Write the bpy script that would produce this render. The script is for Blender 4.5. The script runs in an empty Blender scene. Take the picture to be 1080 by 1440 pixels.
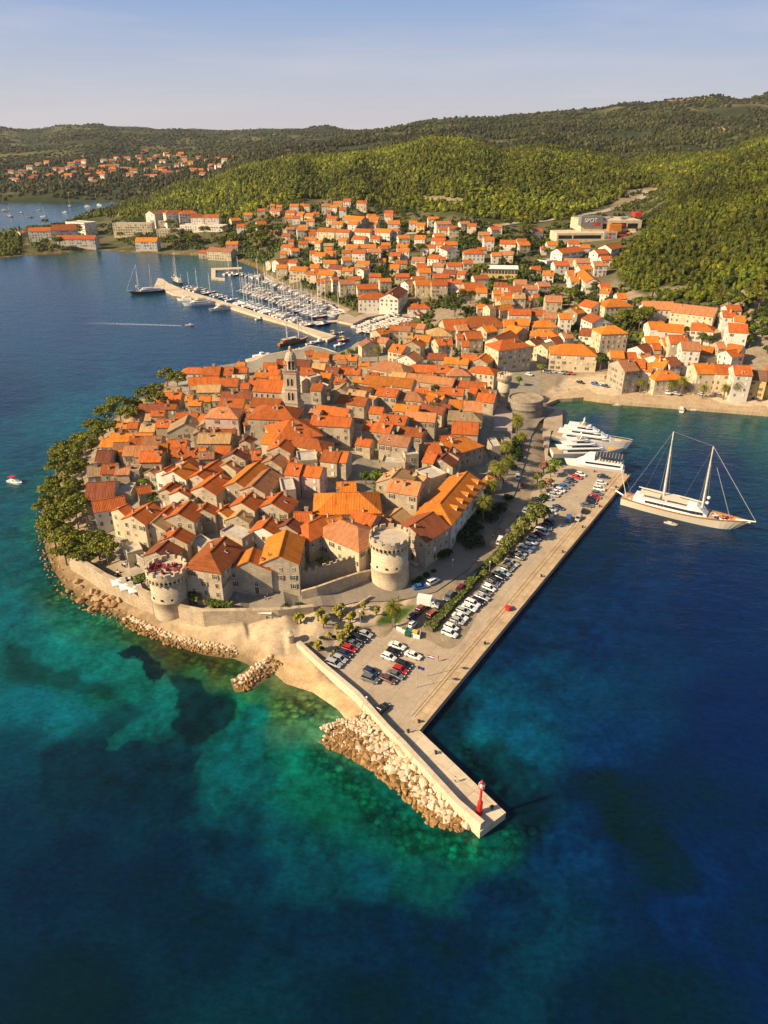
import bpy, bmesh, math, random
import numpy as np
from mathutils import Vector, Matrix
random.seed(7); RNG = np.random.default_rng(11)
SC = bpy.context.scene
COL = SC.collection
# ------------------------------------------------------------------ camera
CAM_H = 120.0; PITCH = math.radians(27.9); FPX = 1000.0
cam_d = bpy.data.cameras.new('camera'); cam = bpy.data.objects.new('camera', cam_d); COL.objects.link(cam)
cam.location = (0, 0, CAM_H); cam.rotation_euler = (math.pi / 2 - PITCH, 0, 0)
cam_d.sensor_fit = 'HORIZONTAL'; cam_d.sensor_width = 36.0; cam_d.lens = 36.0 * FPX / 1080.0
cam_d.clip_start = 1.0; cam_d.clip_end = 30000.0
SC.camera = cam
# ------------------------------------------------------------------ sky, sun, exposure
SUN_EL = math.radians(33); SUN_AZ = math.atan2(-0.94, -0.34)
W_ = bpy.data.worlds.new('World'); SC.world = W_; W_.use_nodes = True
nt = W_.node_tree; nt.nodes.clear()
sky = nt.nodes.new('ShaderNodeTexSky'); sky.sky_type = 'NISHITA'; sky.sun_disc = False
sky.sun_elevation = SUN_EL; sky.sun_rotation = SUN_AZ; sky.altitude = 100
sky.air_density = 1.0; sky.dust_density = 1.2; sky.ozone_density = 1.5
bg = nt.nodes.new('ShaderNodeBackground'); bg.inputs[1].default_value = 0.065
wo = nt.nodes.new('ShaderNodeOutputWorld')
def _n(t, **k):
    n = nt.nodes.new(t)
    for a, v in k.items(): setattr(n, a, v)
    return n
tc = _n('ShaderNodeTexCoord'); sx = _n('ShaderNodeSeparateXYZ'); nt.links.new(tc.outputs['Generated'], sx.inputs[0])
hz = _n('ShaderNodeValToRGB'); nt.links.new(sx.outputs[2], hz.inputs[0])            # pale lilac air low down, thinning upwards
hz.color_ramp.elements[0].position = 0.16; hz.color_ramp.elements[0].color = (.92,) * 3 + (1,); hz.color_ramp.elements[1].position = .36; hz.color_ramp.elements[1].color = (.0,) * 3 + (1,)
hc = _n('ShaderNodeValToRGB'); nt.links.new(sx.outputs[2], hc.inputs[0]); e_ = hc.color_ramp.elements
e_[0].position = 0.0; e_[0].color = (5.9, 5.55, 5.75, 1); e_[1].position = .16; e_[1].color = (2.0, 3.4, 6.2, 1); q_ = e_.new(.065); q_.color = (4.5, 4.9, 6.0, 1)
mx = _n('ShaderNodeMix', data_type='RGBA'); nt.links.new(hz.outputs[0], mx.inputs[0]); nt.links.new(sky.outputs[0], mx.inputs[6]); nt.links.new(hc.outputs[0], mx.inputs[7])
mp = _n('ShaderNodeMapping'); mp.inputs['Scale'].default_value = (1.6, 1.6, 15.0); nt.links.new(tc.outputs['Generated'], mp.inputs['Vector'])
cn = _n('ShaderNodeTexNoise'); cn.inputs['Scale'].default_value = 1.5; cn.inputs['Detail'].default_value = 7; cn.inputs['Roughness'].default_value = .55; nt.links.new(mp.outputs[0], cn.inputs['Vector'])
cr = _n('ShaderNodeValToRGB'); nt.links.new(cn.outputs[0], cr.inputs[0]); cr.color_ramp.elements[0].position = .48; cr.color_ramp.elements[0].color = (0, 0, 0, 1); cr.color_ramp.elements[1].position = .75; cr.color_ramp.elements[1].color = (.3,) * 3 + (1,)
m2 = _n('ShaderNodeMix', data_type='RGBA'); nt.links.new(cr.outputs[0], m2.inputs[0]); nt.links.new(mx.outputs[2], m2.inputs[6]); m2.inputs[7].default_value = (7.0, 6.3, 6.5, 1)
nt.links.new(m2.outputs[2], bg.inputs[0]); nt.links.new(bg.outputs[0], wo.inputs[0])
sl = bpy.data.lights.new('sun', 'SUN'); sl.energy = 5.0; sl.angle = math.radians(0.5); sl.color = (1.0, 0.79, 0.50)
so = bpy.data.objects.new('sun', sl); COL.objects.link(so)
S_ = Vector((math.sin(SUN_AZ) * math.cos(SUN_EL), math.cos(SUN_AZ) * math.cos(SUN_EL), math.sin(SUN_EL)))
so.rotation_euler = S_.to_track_quat('Z', 'Y').to_euler(); so.location = (-300, -100, 300)
SC.view_settings.view_transform = 'Standard'; SC.view_settings.look = 'None'
SC.view_settings.gamma = 1.0; SC.view_settings.exposure = 0.80
SC.cycles.use_denoising = True; SC.cycles.denoising_prefilter = 'NONE'; SC.cycles.sample_clamp_direct = 1.6; SC.cycles.sample_clamp_indirect = 2.0
SC.cycles.max_bounces = 5; SC.cycles.diffuse_bounces = 2; SC.cycles.glossy_bounces = 2
SC.cycles.transmission_bounces = 2; SC.cycles.volume_bounces = 0; SC.cycles.caustics_reflective = False
# ------------------------------------------------------------------ pixel <-> world
CP, SP = math.cos(PITCH), math.sin(PITCH)
def ray(px, py):
    u = (px - 540) / FPX; v = (720 - py) / FPX
    return (u, CP + v * SP, -SP + v * CP)
def G(px, py, z=0.0):
    d = ray(px, py); t = (z - CAM_H) / d[2]
    return Vector((d[0] * t, d[1] * t, z))
def GD(px, py, D):
    d = ray(px, py); t = D / d[1]
    return Vector((d[0] * t, D, CAM_H + d[2] * t))
def proj(x, y, z):
    zz = np.asarray(z) - CAM_H
    f = y * CP - zz * SP; up = y * SP + zz * CP
    return 540 + FPX * x / f, 720 - FPX * up / f
def lin(r, g, b):
    def f(c):
        c /= 255.0
        return c / 12.92 if c <= 0.04045 else ((c + 0.055) / 1.055) ** 2.4
    return (f(r), f(g), f(b))
# ------------------------------------------------------------------ numpy noise
_perm = RNG.permutation(512)
_rv = RNG.random(512)
def vnoise(x, y):
    xi = np.floor(x).astype(int); yi = np.floor(y).astype(int)
    xf = x - xi; yf = y - yi
    xf = xf * xf * (3 - 2 * xf); yf = yf * yf * (3 - 2 * yf)
    def h(a, b): return _rv[(_perm[(a & 255)] + b * 57) & 511]
    return (h(xi, yi) * (1 - xf) + h(xi + 1, yi) * xf) * (1 - yf) + (h(xi, yi + 1) * (1 - xf) + h(xi + 1, yi + 1) * xf) * yf
def fbm(x, y, o=4):
    s = 0; a = 0.5; t = 0
    for i in range(o):
        s = s + a * vnoise(x * 2 ** i + 17.3 * i, y * 2 ** i - 9.1 * i); t += a; a *= 0.5
    return s / t
# ------------------------------------------------------------------ materials
def new_mat(name):
    m = bpy.data.materials.new(name); m.use_nodes = True
    n = m.node_tree.nodes; n.clear()
    out = n.new('ShaderNodeOutputMaterial'); b = n.new('ShaderNodeBsdfPrincipled')
    m.node_tree.links.new(b.outputs[0], out.inputs[0])
    return m, m.node_tree, b
def ramp(nt, fac, stops, interp='LINEAR'):
    r = nt.nodes.new('ShaderNodeValToRGB'); r.color_ramp.interpolation = interp
    e = r.color_ramp.elements
    while len(e) < len(stops): e.new(0.5)
    for k, (p, c) in enumerate(stops):
        e[k].position = p; e[k].color = (c[0], c[1], c[2], 1)
    nt.links.new(fac, r.inputs[0]); return r.outputs[0]
def mix(nt, fac, a, b, mode='MIX'):
    m = nt.nodes.new('ShaderNodeMix'); m.data_type = 'RGBA'; m.blend_type = mode
    for sock, v in ((m.inputs[0], fac), (m.inputs[6], a), (m.inputs[7], b)):
        if hasattr(v, 'is_output'): nt.links.new(v, sock)
        elif isinstance(v, (int, float)): sock.default_value = v
        else: sock.default_value = (v[0], v[1], v[2], 1)
    return m.outputs[2]
def noise(nt, vec, scale, detail=3, rough=0.55):
    n = nt.nodes.new('ShaderNodeTexNoise'); n.inputs['Scale'].default_value = scale
    n.inputs['Detail'].default_value = detail; n.inputs['Roughness'].default_value = rough
    if vec is not None: nt.links.new(vec, n.inputs['Vector'])
    return n.outputs[0]
def coords(nt, kind='Object', scale=(1, 1, 1), rnd=False):
    t = nt.nodes.new('ShaderNodeTexCoord'); v = t.outputs[kind]
    mp = nt.nodes.new('ShaderNodeMapping'); mp.inputs['Scale'].default_value = scale
    nt.links.new(v, mp.inputs['Vector'])
    if rnd:
        oi = nt.nodes.new('ShaderNodeObjectInfo')
        mu = nt.nodes.new('ShaderNodeMath'); mu.operation = 'MULTIPLY'; mu.inputs[1].default_value = 91.0
        nt.links.new(oi.outputs['Random'], mu.inputs[0]); nt.links.new(mu.outputs[0], mp.inputs['Location'])
    return mp.outputs[0]
def bump(nt, b, h, strength=0.3, dist=0.1):
    bp = nt.nodes.new('ShaderNodeBump'); bp.inputs['Strength'].default_value = strength
    bp.inputs['Distance'].default_value = dist
    nt.links.new(h, bp.inputs['Height']); nt.links.new(bp.outputs[0], b.inputs['Normal'])
MATS = {}
def M(name, c, c2=None, scale=1.5, rough=0.75, metal=0.0, bm=0.0, spec=0.4, rnd=0.0, detail=4):
    """plain procedural material: two tones mixed by noise"""
    if name in MATS: return MATS[name]
    m, t, b = new_mat(name)
    if c2 is None: c2 = tuple(x * 0.72 for x in c)
    v = coords(t, rnd=True)
    n = noise(t, v, scale, detail)
    col = ramp(t, n, [(0.36, c2), (0.62, c)])
    if rnd:
        oi = t.nodes.new('ShaderNodeObjectInfo')
        k = ramp(t, oi.outputs['Random'], [(0, (1 - rnd,) * 3), (1, (1 + rnd * 0.6,) * 3)])
        col = mix(t, 1.0, col, k, 'MULTIPLY')
    t.links.new(col, b.inputs['Base Color'])
    b.inputs['Roughness'].default_value = rough; b.inputs['Metallic'].default_value = metal
    b.inputs['Specular IOR Level'].default_value = spec
    if bm: bump(t, b, n, bm, 0.15)
    MATS[name] = m; return m
def M_paint(name, c, rough=0.25):
    if name in MATS: return MATS[name]
    m, t, b = new_mat(name); v = coords(t, rnd=True); n = noise(t, v, 3.0)
    col = ramp(t, n, [(0.3, tuple(x * 0.88 for x in c)), (0.7, c)])
    t.links.new(col, b.inputs['Base Color']); b.inputs['Roughness'].default_value = rough
    b.inputs['Coat Weight'].default_value = 0.4; b.inputs['Coat Roughness'].default_value = 0.1
    MATS[name] = m; return m
def M_roof(name, c, c2, moss):
    if name in MATS: return MATS[name]
    m, t, b = new_mat(name)
    v = coords(t, scale=(1, 1, 1), rnd=True)
    big = noise(t, v, 0.5, 4, .65)
    vs = coords(t, scale=(2.2, 0.16, 0.16), rnd=True)
    streak = noise(t, vs, 1.0, 3, 0.7)
    fine = noise(t, v, 3.5, 2, 0.7)
    col = ramp(t, big, [(0.36, tuple(x * .75 for x in c2)), (0.45, c2), (0.55, c)])
    col = mix(t, 0.55, col, ramp(t, streak, [(0.35, tuple(x * 0.55 for x in c)), (0.5, c), (0.68, tuple(min(1, x * 1.35 + 0.02) for x in c))]))
    col = mix(t, ramp(t, fine, [(0.5, (0, 0, 0)), (0.74, (0.45,) * 3)]), col, moss)
    wv = t.nodes.new('ShaderNodeTexWave'); wv.bands_direction = 'X'; wv.inputs['Scale'].default_value = 0.62
    wv.inputs['Distortion'].default_value = 0.6; t.links.new(coords(t), wv.inputs['Vector'])
    col = mix(t, ramp(t, wv.outputs[1], [(0.0, (0.42,) * 3), (0.45, (0, 0, 0))]), col, tuple(x * 0.4 for x in c))
    oi = t.nodes.new('ShaderNodeObjectInfo')
    k = ramp(t, oi.outputs['Random'], [(0, (0.56, 0.66, 0.85)), (0.22, (.78, .82, .9)), (0.45, (.95, .96, .96)), (0.7, (1, 1, 1)), (1, (1.2, 1.18, 1.0))])
    col = mix(t, 1.0, col, k, 'MULTIPLY')
    t.links.new(col, b.inputs['Base Color']); b.inputs['Roughness'].default_value = 0.85
    b.inputs['Specular IOR Level'].default_value = 0.15
    bump(t, b, wv.outputs[1], 0.5, 0.12)
    MATS[name] = m; return m
def M_stone(name, c, c2, stain=(0.13, 0.115, 0.095), blocks=True, stain_amt=0.6):
    if name in MATS: return MATS[name]
    m, t, b = new_mat(name)
    v = coords(t, rnd=True); big = noise(t, v, 0.22, 4, 0.6); fine = noise(t, v, 2.6, 3, 0.7)
    col = ramp(t, fine, [(0.32, c2), (0.62, c)])
    if blocks:
        geo = t.nodes.new('ShaderNodeTexCoord'); sp = t.nodes.new('ShaderNodeSeparateXYZ'); t.links.new(geo.outputs['Object'], sp.inputs[0])
        ad = t.nodes.new('ShaderNodeMath'); ad.operation = 'ADD'; t.links.new(sp.outputs[0], ad.inputs[0]); t.links.new(sp.outputs[1], ad.inputs[1])
        cb = t.nodes.new('ShaderNodeCombineXYZ'); t.links.new(ad.outputs[0], cb.inputs[0]); t.links.new(sp.outputs[2], cb.inputs[1])
        br = t.nodes.new('ShaderNodeTexBrick'); t.links.new(cb.outputs[0], br.inputs['Vector'])
        br.inputs['Scale'].default_value = 1.0; br.inputs['Brick Width'].default_value = 1.1; br.inputs['Row Height'].default_value = 0.5
        br.inputs['Mortar Size'].default_value = 0.045; br.inputs['Color1'].default_value = (1, 1, 1, 1); br.inputs['Color2'].default_value = (0.74, 0.72, 0.7, 1)
        br.inputs['Mortar'].default_value = (0.5, 0.47, 0.43, 1)
        col = mix(t, 0.75, col, br.outputs[0], 'MULTIPLY')
        bump(t, b, fine, 0.5, 0.12)
    vs = coords(t, scale=(0.9, 0.9, 0.14), rnd=True); st = noise(t, vs, 1.0, 4, 0.65)
    col = mix(t, ramp(t, big, [(0.48, (0, 0, 0)), (0.68, (stain_amt,) * 3)]), col, stain)
    col = mix(t, ramp(t, st, [(0.52, (0, 0, 0)), (0.72, (stain_amt * 0.8,) * 3)]), col, stain)
    oi = t.nodes.new('ShaderNodeObjectInfo')
    k = ramp(t, oi.outputs['Random'], [(0, (0.8, 0.79, 0.78)), (0.6, (1, 1, 1)), (1, (1.12, 1.1, 1.06))])
    col = mix(t, 1.0, col, k, 'MULTIPLY')
    t.links.new(col, b.inputs['Base Color']); b.inputs['Roughness'].default_value = 0.9; b.inputs['Specular IOR Level'].default_value = 0.15
    MATS[name] = m; return m
def M_leaf(name, stops, rough=0.7, tr=0.0):
    """each leaf or clump (mesh island) takes its own tone, whole crowns differ a little"""
    if name in MATS: return MATS[name]
    m, t, b = new_mat(name)
    ge = t.nodes.new('ShaderNodeNewGeometry')
    col = ramp(t, ge.outputs['Random Per Island'], stops)
    oi = t.nodes.new('ShaderNodeObjectInfo')
    k = ramp(t, oi.outputs['Random'], [(0, (0.78, 0.82, 0.75)), (1, (1.2, 1.15, 1.05))])
    col = mix(t, 1.0, col, k, 'MULTIPLY')
    n = noise(t, coords(t), 0.9, 4, 0.75)
    col = mix(t, 1.0, col, ramp(t, n, [(0.3, (0.6, 0.6, 0.6)), (0.7, (1.25, 1.25, 1.2))]), 'MULTIPLY')
    t.links.new(col, b.inputs['Base Color']); b.inputs['Roughness'].default_value = rough
    b.inputs['Specular IOR Level'].default_value = 0.2
    MATS[name] = m; return m
# ------------------------------------------------------------------ mesh builder
class MB:
    def __init__(s): s.v = []; s.f = []; s.m = []
    def add(s, vs, fs, mi=0):
        o = len(s.v); s.v.extend([tuple(p) for p in vs]); s.f.extend([tuple(i + o for i in f) for f in fs]); s.m.extend([mi] * len(fs)); return s
    def box(s, c, d, rz=0.0, mi=0, taper=1.0):
        x, y, z = d[0] / 2, d[1] / 2, d[2] / 2; ca, sa = math.cos(rz), math.sin(rz); vs = []
        for k in (-1, 1):
            tp = 1.0 if k < 0 else taper
            for a, b in ((-1, -1), (1, -1), (1, 1), (-1, 1)):
                X, Y = a * x * tp, b * y * tp
                vs.append((c[0] + X * ca - Y * sa, c[1] + X * sa + Y * ca, c[2] + k * z))
        return s.add(vs, [(3, 2, 1, 0), (4, 5, 6, 7), (0, 1, 5, 4), (1, 2, 6, 5), (2, 3, 7, 6), (3, 0, 4, 7)], mi)
    def prism(s, pts, z0, z1, mi=0, mtop=None):
        n = len(pts); A = sum(pts[i][0] * pts[(i + 1) % n][1] - pts[(i + 1) % n][0] * pts[i][1] for i in range(n))
        if A < 0: pts = pts[::-1]
        f0 = (lambda p: p[2]) if False else None
        vs = [(p[0], p[1], z0) for p in pts] + [(p[0], p[1], z1) for p in pts]
        s.add(vs, [(i, (i + 1) % n, n + (i + 1) % n, n + i) for i in range(n)] + [tuple(range(n - 1, -1, -1))], mi)
        s.f.append(tuple(len(s.v) - n + i for i in range(n))); s.m.append(mi if mtop is None else mtop); return s
    def tube(s, pts, r, seg=6, mi=0, cap=True):
        pts = [Vector(p) for p in pts]; n = len(pts); rs = r if isinstance(r, (list, tuple)) else [r] * n; rings = []
        for i, p in enumerate(pts):
            d = (pts[min(i + 1, n - 1)] - pts[max(i - 1, 0)]).normalized()
            a = d.orthogonal().normalized() if abs(d.z) > 0.95 else d.cross(Vector((0, 0, 1))).normalized()
            b = d.cross(a)
            rings.append([p + (a * math.cos(2 * math.pi * k / seg) + b * math.sin(2 * math.pi * k / seg)) * rs[i] for k in range(seg)])
        vs = [q for R in rings for q in R]; fs = []
        for i in range(n - 1):
            for k in range(seg):
                k2 = (k + 1) % seg; fs.append((i * seg + k2, i * seg + k, (i + 1) * seg + k, (i + 1) * seg + k2))
        if cap: fs += [tuple(range(seg)), tuple((n - 1) * seg + k for k in range(seg - 1, -1, -1))]
        return s.add(vs, fs, mi)
    def lathe(s, c, prof, seg=24, mi=0, a0=0.0, a1=2 * math.pi):
        full = abs(a1 - a0 - 2 * math.pi) < 1e-6; m = seg if full else seg + 1; vs = []; fs = []
        for r, z in prof:
            for k in range(m):
                a = a0 + (a1 - a0) * k / seg; vs.append((c[0] + r * math.cos(a), c[1] + r * math.sin(a), c[2] + z))
        for i in range(len(prof) - 1):
            for k in range(seg):
                k2 = (k + 1) % m; fs.append((i * m + k, i * m + k2, (i + 1) * m + k2, (i + 1) * m + k))
        return s.add(vs, fs, mi)
    def loft(s, rings, mi=0, cap=True, closed=True):
        n = len(rings[0]); vs = [p for R in rings for p in R]; fs = []
        for i in range(len(rings) - 1):
            for k in range(n if closed else n - 1):
                k2 = (k + 1) % n; fs.append((i * n + k, i * n + k2, (i + 1) * n + k2, (i + 1) * n + k))
        if cap: fs += [tuple(range(n - 1, -1, -1)), tuple((len(rings) - 1) * n + k for k in range(n))]
        return s.add(vs, fs, mi)
    def mesh(s, name, mats, smooth=False):
        me = bpy.data.meshes.new(name); me.from_pydata(s.v, [], s.f)
        for m in (mats if isinstance(mats, (list, tuple)) else [mats]): me.materials.append(m)
        me.polygons.foreach_set('material_index', s.m)
        if smooth: me.polygons.foreach_set('use_smooth', [True] * len(s.f))
        me.update(); return me
    def build(s, name, mats, parent=None, smooth=False, loc=None, rz=None):
        return link(name, s.mesh(name, mats, smooth), parent, loc, rz)
KIDS = {}
def link(name, me, parent=None, loc=None, rz=None, scale=None):
    o = bpy.data.objects.new(name, me); COL.objects.link(o)
    if parent is not None: o.parent = parent; KIDS.setdefault(parent.name, []).append(o)
    if loc is not None: o.location = loc
    if rz is not None: o.rotation_euler = (0, 0, rz)
    if scale is not None: o.scale = scale
    return o
def np_mesh(name, V, F, mats, col=None, attrs=None, smooth=False, mi=None):
    """V (n,3) float, F (m,k) int -> mesh"""
    me = bpy.data.meshes.new(name); n, m, k = len(V), len(F), F.shape[1]
    me.vertices.add(n); me.vertices.foreach_set('co', np.ascontiguousarray(V, dtype=np.float32).ravel())
    me.loops.add(m * k); me.loops.foreach_set('vertex_index', np.ascontiguousarray(F, dtype=np.int32).ravel())
    me.polygons.add(m); me.polygons.foreach_set('loop_start', np.arange(0, m * k, k, dtype=np.int32))
    me.polygons.foreach_set('loop_total', np.full(m, k, dtype=np.int32))
    if mi is not None: me.polygons.foreach_set('material_index', np.asarray(mi, dtype=np.int32))
    me.polygons.foreach_set('use_smooth', np.full(m, smooth, dtype=bool))
    for mm in (mats if isinstance(mats, (list, tuple)) else [mats]): me.materials.append(mm)
    me.update(calc_edges=True); me.validate()
    for nm, c in (attrs or {}).items():
        a = me.attributes.new(nm, 'FLOAT_COLOR', 'POINT'); cc = np.ones((n, 4), dtype=np.float32); cc[:, :c.shape[1]] = c
        a.data.foreach_set('color', cc.ravel())
    return me
def tag(o, label=None, cat=None, group=None, kind=None):
    if label: o['label'] = label
    if cat: o['category'] = cat
    if group: o['group'] = group
    if kind: o['kind'] = kind
    return o
def thing(name, loc, rz=0.0, label=None, cat=None, group=None):
    o = bpy.data.objects.new(name, None); COL.objects.link(o); o.location = loc; o.rotation_euler = (0, 0, rz)
    o.empty_display_size = 0.5
    return tag(o, label, cat, group)
def copy_tree(o, parent=None):
    c = o.copy(); COL.objects.link(c)
    if parent is not None: c.parent = parent; KIDS.setdefault(parent.name, []).append(c)
    for ch in KIDS.get(o.name, []): copy_tree(ch, c)
    return c
# ================================================================== LAND, SEA
# control points of the ground: (px, py, z) seen on the ground, or (px, py, 0, D) at a known distance D
PEN = [(100,700,4),(78,750,3),(150,790,7),(190,815,8),(120,790,6),(260,850,7),(330,848,6.5),(400,848,6),(450,838,5),(500,835,4),(540,832,3.5),(600,820,3),(650,785,2.8),(690,730,2.6),
 (720,680,2.4),(735,620,2.4),(745,585,2.6),(560,880,1.3),(520,900,1.2),(600,930,1.2),(570,980,1.2),(700,840,1.2),(800,720,1.2),(850,670,1.2),(470,905,1.2),(480,870,2.2),(420,870,2.6),(350,890,1.7),(290,890,1.7),(400,910,1.5),
 (430,600,15),(400,570,15),(330,600,13),(300,680,11.5),(370,720,11),(470,700,11),(560,620,10.5),(600,560,9),(650,545,6),(690,545,4),(560,520,7.5),(450,515,7),(380,512,4),(300,530,8),(230,580,8),(170,640,7.5),(130,690,6.5),
 (160,730,8),(240,770,9),(300,800,8.5),(380,800,7.5),(440,790,7),(500,770,7.5),(520,720,9.5),(600,700,7.5),(640,700,5),(690,640,4),(660,590,7),(500,640,13),(440,680,12),(240,680,10),(200,700,9.5),(650,740,4),(580,780,4.5),(700,560,3.6),(740,550,3),(780,545,3),(720,520,4)]
MAIN = [(420,400,6),(500,400,8),(560,420,6),(620,430,8),(680,450,8),(560,380,12),(500,360,16),(440,340,18),(400,320,22),(450,310,28),(520,320,27),(600,330,28),(560,300,38),(440,425,2.5),(480,440,2.5),(540,445,3),(600,470,4.5),(640,500,4.5),(500,490,4),
 (700,390,18),(640,360,24),(720,350,28),(760,330,33),(850,335,35),(900,300,45),(700,310,42),(500,290,46),(400,290,40),(330,310,18),(260,315,15),(200,330,8),(100,340,8),(60,325,10),(150,310,6),(300,340,8),(340,352,6),(250,345,4),
 (780,450,9),(850,440,14),(950,450,16),(1000,480,11),(900,500,6),(1050,470,17),(1060,420,32),(950,415,24),(860,390,22),(820,390,20),(760,490,4),(820,520,3),(900,545,2),(1000,555,2.2),(1080,560,2.5),(740,470,6.5)]
DIST = [(950,370,560),(1000,340,600),(900,360,600),(950,310,680),(1000,280,720),(1080,300,620),(1080,250,760),(1080,218,880),(1000,240,900),(940,265,900),(1080,370,520),(1250,300,640),(1250,225,850),(1250,200,1100),(920,258,1050),
 (760,216,1150),(680,206,1180),(600,203,1200),(500,213,1200),(420,226,1220),(330,242,1250),(250,264,1300),(190,278,1350),(830,228,1150),(880,238,1150),(600,250,1050),(700,260,1000),(450,270,1080),(780,270,950),(850,268,960),
 (500,222,1500),(700,216,1500),(880,232,1450),(50,282,1545),(150,281,1560),(100,265,1650),(200,262,1700),(300,250,1750),(100,245,2000),(200,240,2000),(300,228,2100),(50,250,1900),(20,237,2200),(200,228,2300),(130,210,2500),(-120,255,2000),(-120,230,2400),
 (0,179,4200),(60,182,4200),(130,176,4200),(200,182,4200),(270,188,4200),(330,190,4100),(370,185,4000),(440,177,4200),(500,183,3400),(590,167,3000),(640,171,2900),(700,163,2800),(760,162,2800),(800,157,2800),(870,148,2800),(940,140,2900),(1010,132,3000),(1080,131,3000),(1300,126,3000),(-200,180,4200),
 (600,192,2100),(800,201,1800),(900,192,2000),(1000,202,1700),(1000,172,2200),(300,212,2700),(400,206,2500),(200,201,3200),(50,201,3200),(50,214,2600),(450,196,3000),(700,190,2100),(850,180,2200),(1080,160,2300),(920,225,1350),(1020,222,1350)]
COAST_PX = [(-150,368),(0,363),(30,360),(80,357),(135,352),(180,355),(225,357),(285,360),(330,366),(362,378),(372,390),(405,408),(428,417),(449,424),(484,438),(476,444),(473,451),(477,455),(495,455),(515,446),(545,442),(580,444),(588,448),(560,458),(540,466),(524,470),(515,478),(502,481),(490,490),
 (475,496),(458,490),(433,485),(420,491),(369,500),(352,508),(300,516),(255,528),(215,548),(170,580),(125,618),(95,650),(70,680),(60,710),(60,740),(64,775),(74,800),(92,828),(130,856),(165,868),(190,885),(235,906),(290,922),(330,927),(352,936),(324,958),(330,974),(352,972),(385,947),
 (402,962),(440,974),(475,998),(488,1014),(462,1030),(446,1044),(470,1053),(500,1066),(530,1084),(565,1116),(607,1156),(655,1166),(690,1160),(711,1143),(590,1027),(887,668),(800,655),(768,650),(763,603),(771,568),(785,563),(805,563),(821,561),(847,565),(880,568),(947,573),(1080,584),(1250,597)]
BAY_PX = [(-160,284),(0,285),(60,284),(130,283),(192,284),(202,289),(165,293),(125,300),(95,310),(55,322),(0,330),(-160,338)]
COAST = np.array([tuple(G(a, b, 0))[:2] for a, b in COAST_PX] + [(1500, 330), (9000, 2000), (9000, 9000), (-9000, 9000), (-9000, 1000), (-1500, 880)])
BAY = np.array([tuple(G(a, b, 0))[:2] for a, b in BAY_PX])
def sdist(P, poly, chunk=60000):
    out = np.empty(len(P)); A = poly; B = np.roll(poly, -1, 0); d = B - A; L2 = (d ** 2).sum(1)
    for s in range(0, len(P), chunk):
        p = P[s:s + chunk]; best = np.full(len(p), 1e18); ins = np.zeros(len(p), bool)
        for i in range(len(A)):
            w = p - A[i]; t = np.clip((w @ d[i]) / L2[i], 0, 1); q = w - t[:, None] * d[i]
            best = np.minimum(best, (q ** 2).sum(1))
            c = (A[i, 1] > p[:, 1]) != (B[i, 1] > p[:, 1])
            if d[i, 1] != 0:
                ins ^= c & (p[:, 0] < A[i, 0] + (p[:, 1] - A[i, 1]) * d[i, 0] / d[i, 1])
        out[s:s + chunk] = np.sqrt(best) * np.where(ins, 1, -1)
    return out
def land_sd(P): return np.minimum(sdist(P, COAST), -sdist(P, BAY))
_cp = []
for c in PEN + MAIN: _cp.append(tuple(G(*c)))
for c in DIST: _cp.append(tuple(GD(*c)))
for a, b in COAST_PX[:-1:2]: _cp.append(tuple(G(a, b, 0))[:2] + (0.9,))
for a, b in BAY_PX: _cp.append(tuple(G(a, b, 0))[:2] + (0.9,))
for x, y, z in ((-3000, 6500, 60), (0, 6500, 60), (3000, 6500, 100), (6000, 4000, 150), (-6000, 5000, 80), (-3000, 2500, 50), (3500, 1500, 180), (-1500, 1500, 20)): _cp.append((x, y, z))
_cp = np.array(_cp)
def _warp(P):
    r = np.hypot(P[:, 0], P[:, 1]); k = np.log(np.maximum(r, 20)) / np.maximum(r, 20) * 100.0
    return P * k[:, None]
_CW = _warp(_cp[:, :2])
_D = np.linalg.norm(_CW[:, None] - _CW[None], axis=2)
_A = np.zeros((len(_cp) + 3, len(_cp) + 3)); n_ = len(_cp)
_A[:n_, :n_] = _D - 2.0 * np.eye(n_); _A[:n_, n_] = 1; _A[:n_, n_ + 1:] = _CW / 100; _A[n_, :n_] = 1; _A[n_ + 1:, :n_] = _CW.T / 100
_w = np.linalg.solve(_A, np.concatenate([_cp[:, 2], [0, 0, 0]]))
def rbf(P, chunk=40000):
    out = np.empty(len(P))
    for s in range(0, len(P), chunk):
        q = _warp(P[s:s + chunk]); D = np.sqrt(((q[:, None] - _CW[None]) ** 2).sum(2))
        out[s:s + chunk] = D @ _w[:n_] + _w[n_] + q @ _w[n_ + 1:] / 100
    return out
def ground_z(P, sd=None):
    P = np.asarray(P, float)
    if sd is None: sd = land_sd(P)
    z = rbf(P); r = P[:, 1]
    far = np.clip((r - 900) / 2500, 0, 1)
    z = z + 9 * (fbm(P[:, 0] / 110, P[:, 1] / 110, 3) - .5) * np.clip((r - 560) / 300, 0, 1)
    z = z + far * (fbm(P[:, 0] / 260, P[:, 1] / 260, 4) - 0.5) * 55 * np.clip((r - 1900) / 600, 0, 1)
    z = np.maximum(z, 0.9)
    rock = (fbm(P[:, 0] / 5, P[:, 1] / 5, 3) - 0.5) * 2.2
    west = np.clip((-60 - P[:, 0]) / 25, 0, 1) * (r < 480) * np.clip(1 - sd / 14, 0, 1)
    z = z + rock * west * np.clip(sd / 2, 0, 1)
    return np.where(sd > 0, np.minimum(z, 0.32 * sd), np.maximum(-6, 0.45 * sd))
def gz(x, y): return float(ground_z(np.array([[x, y]]))[0])
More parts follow.
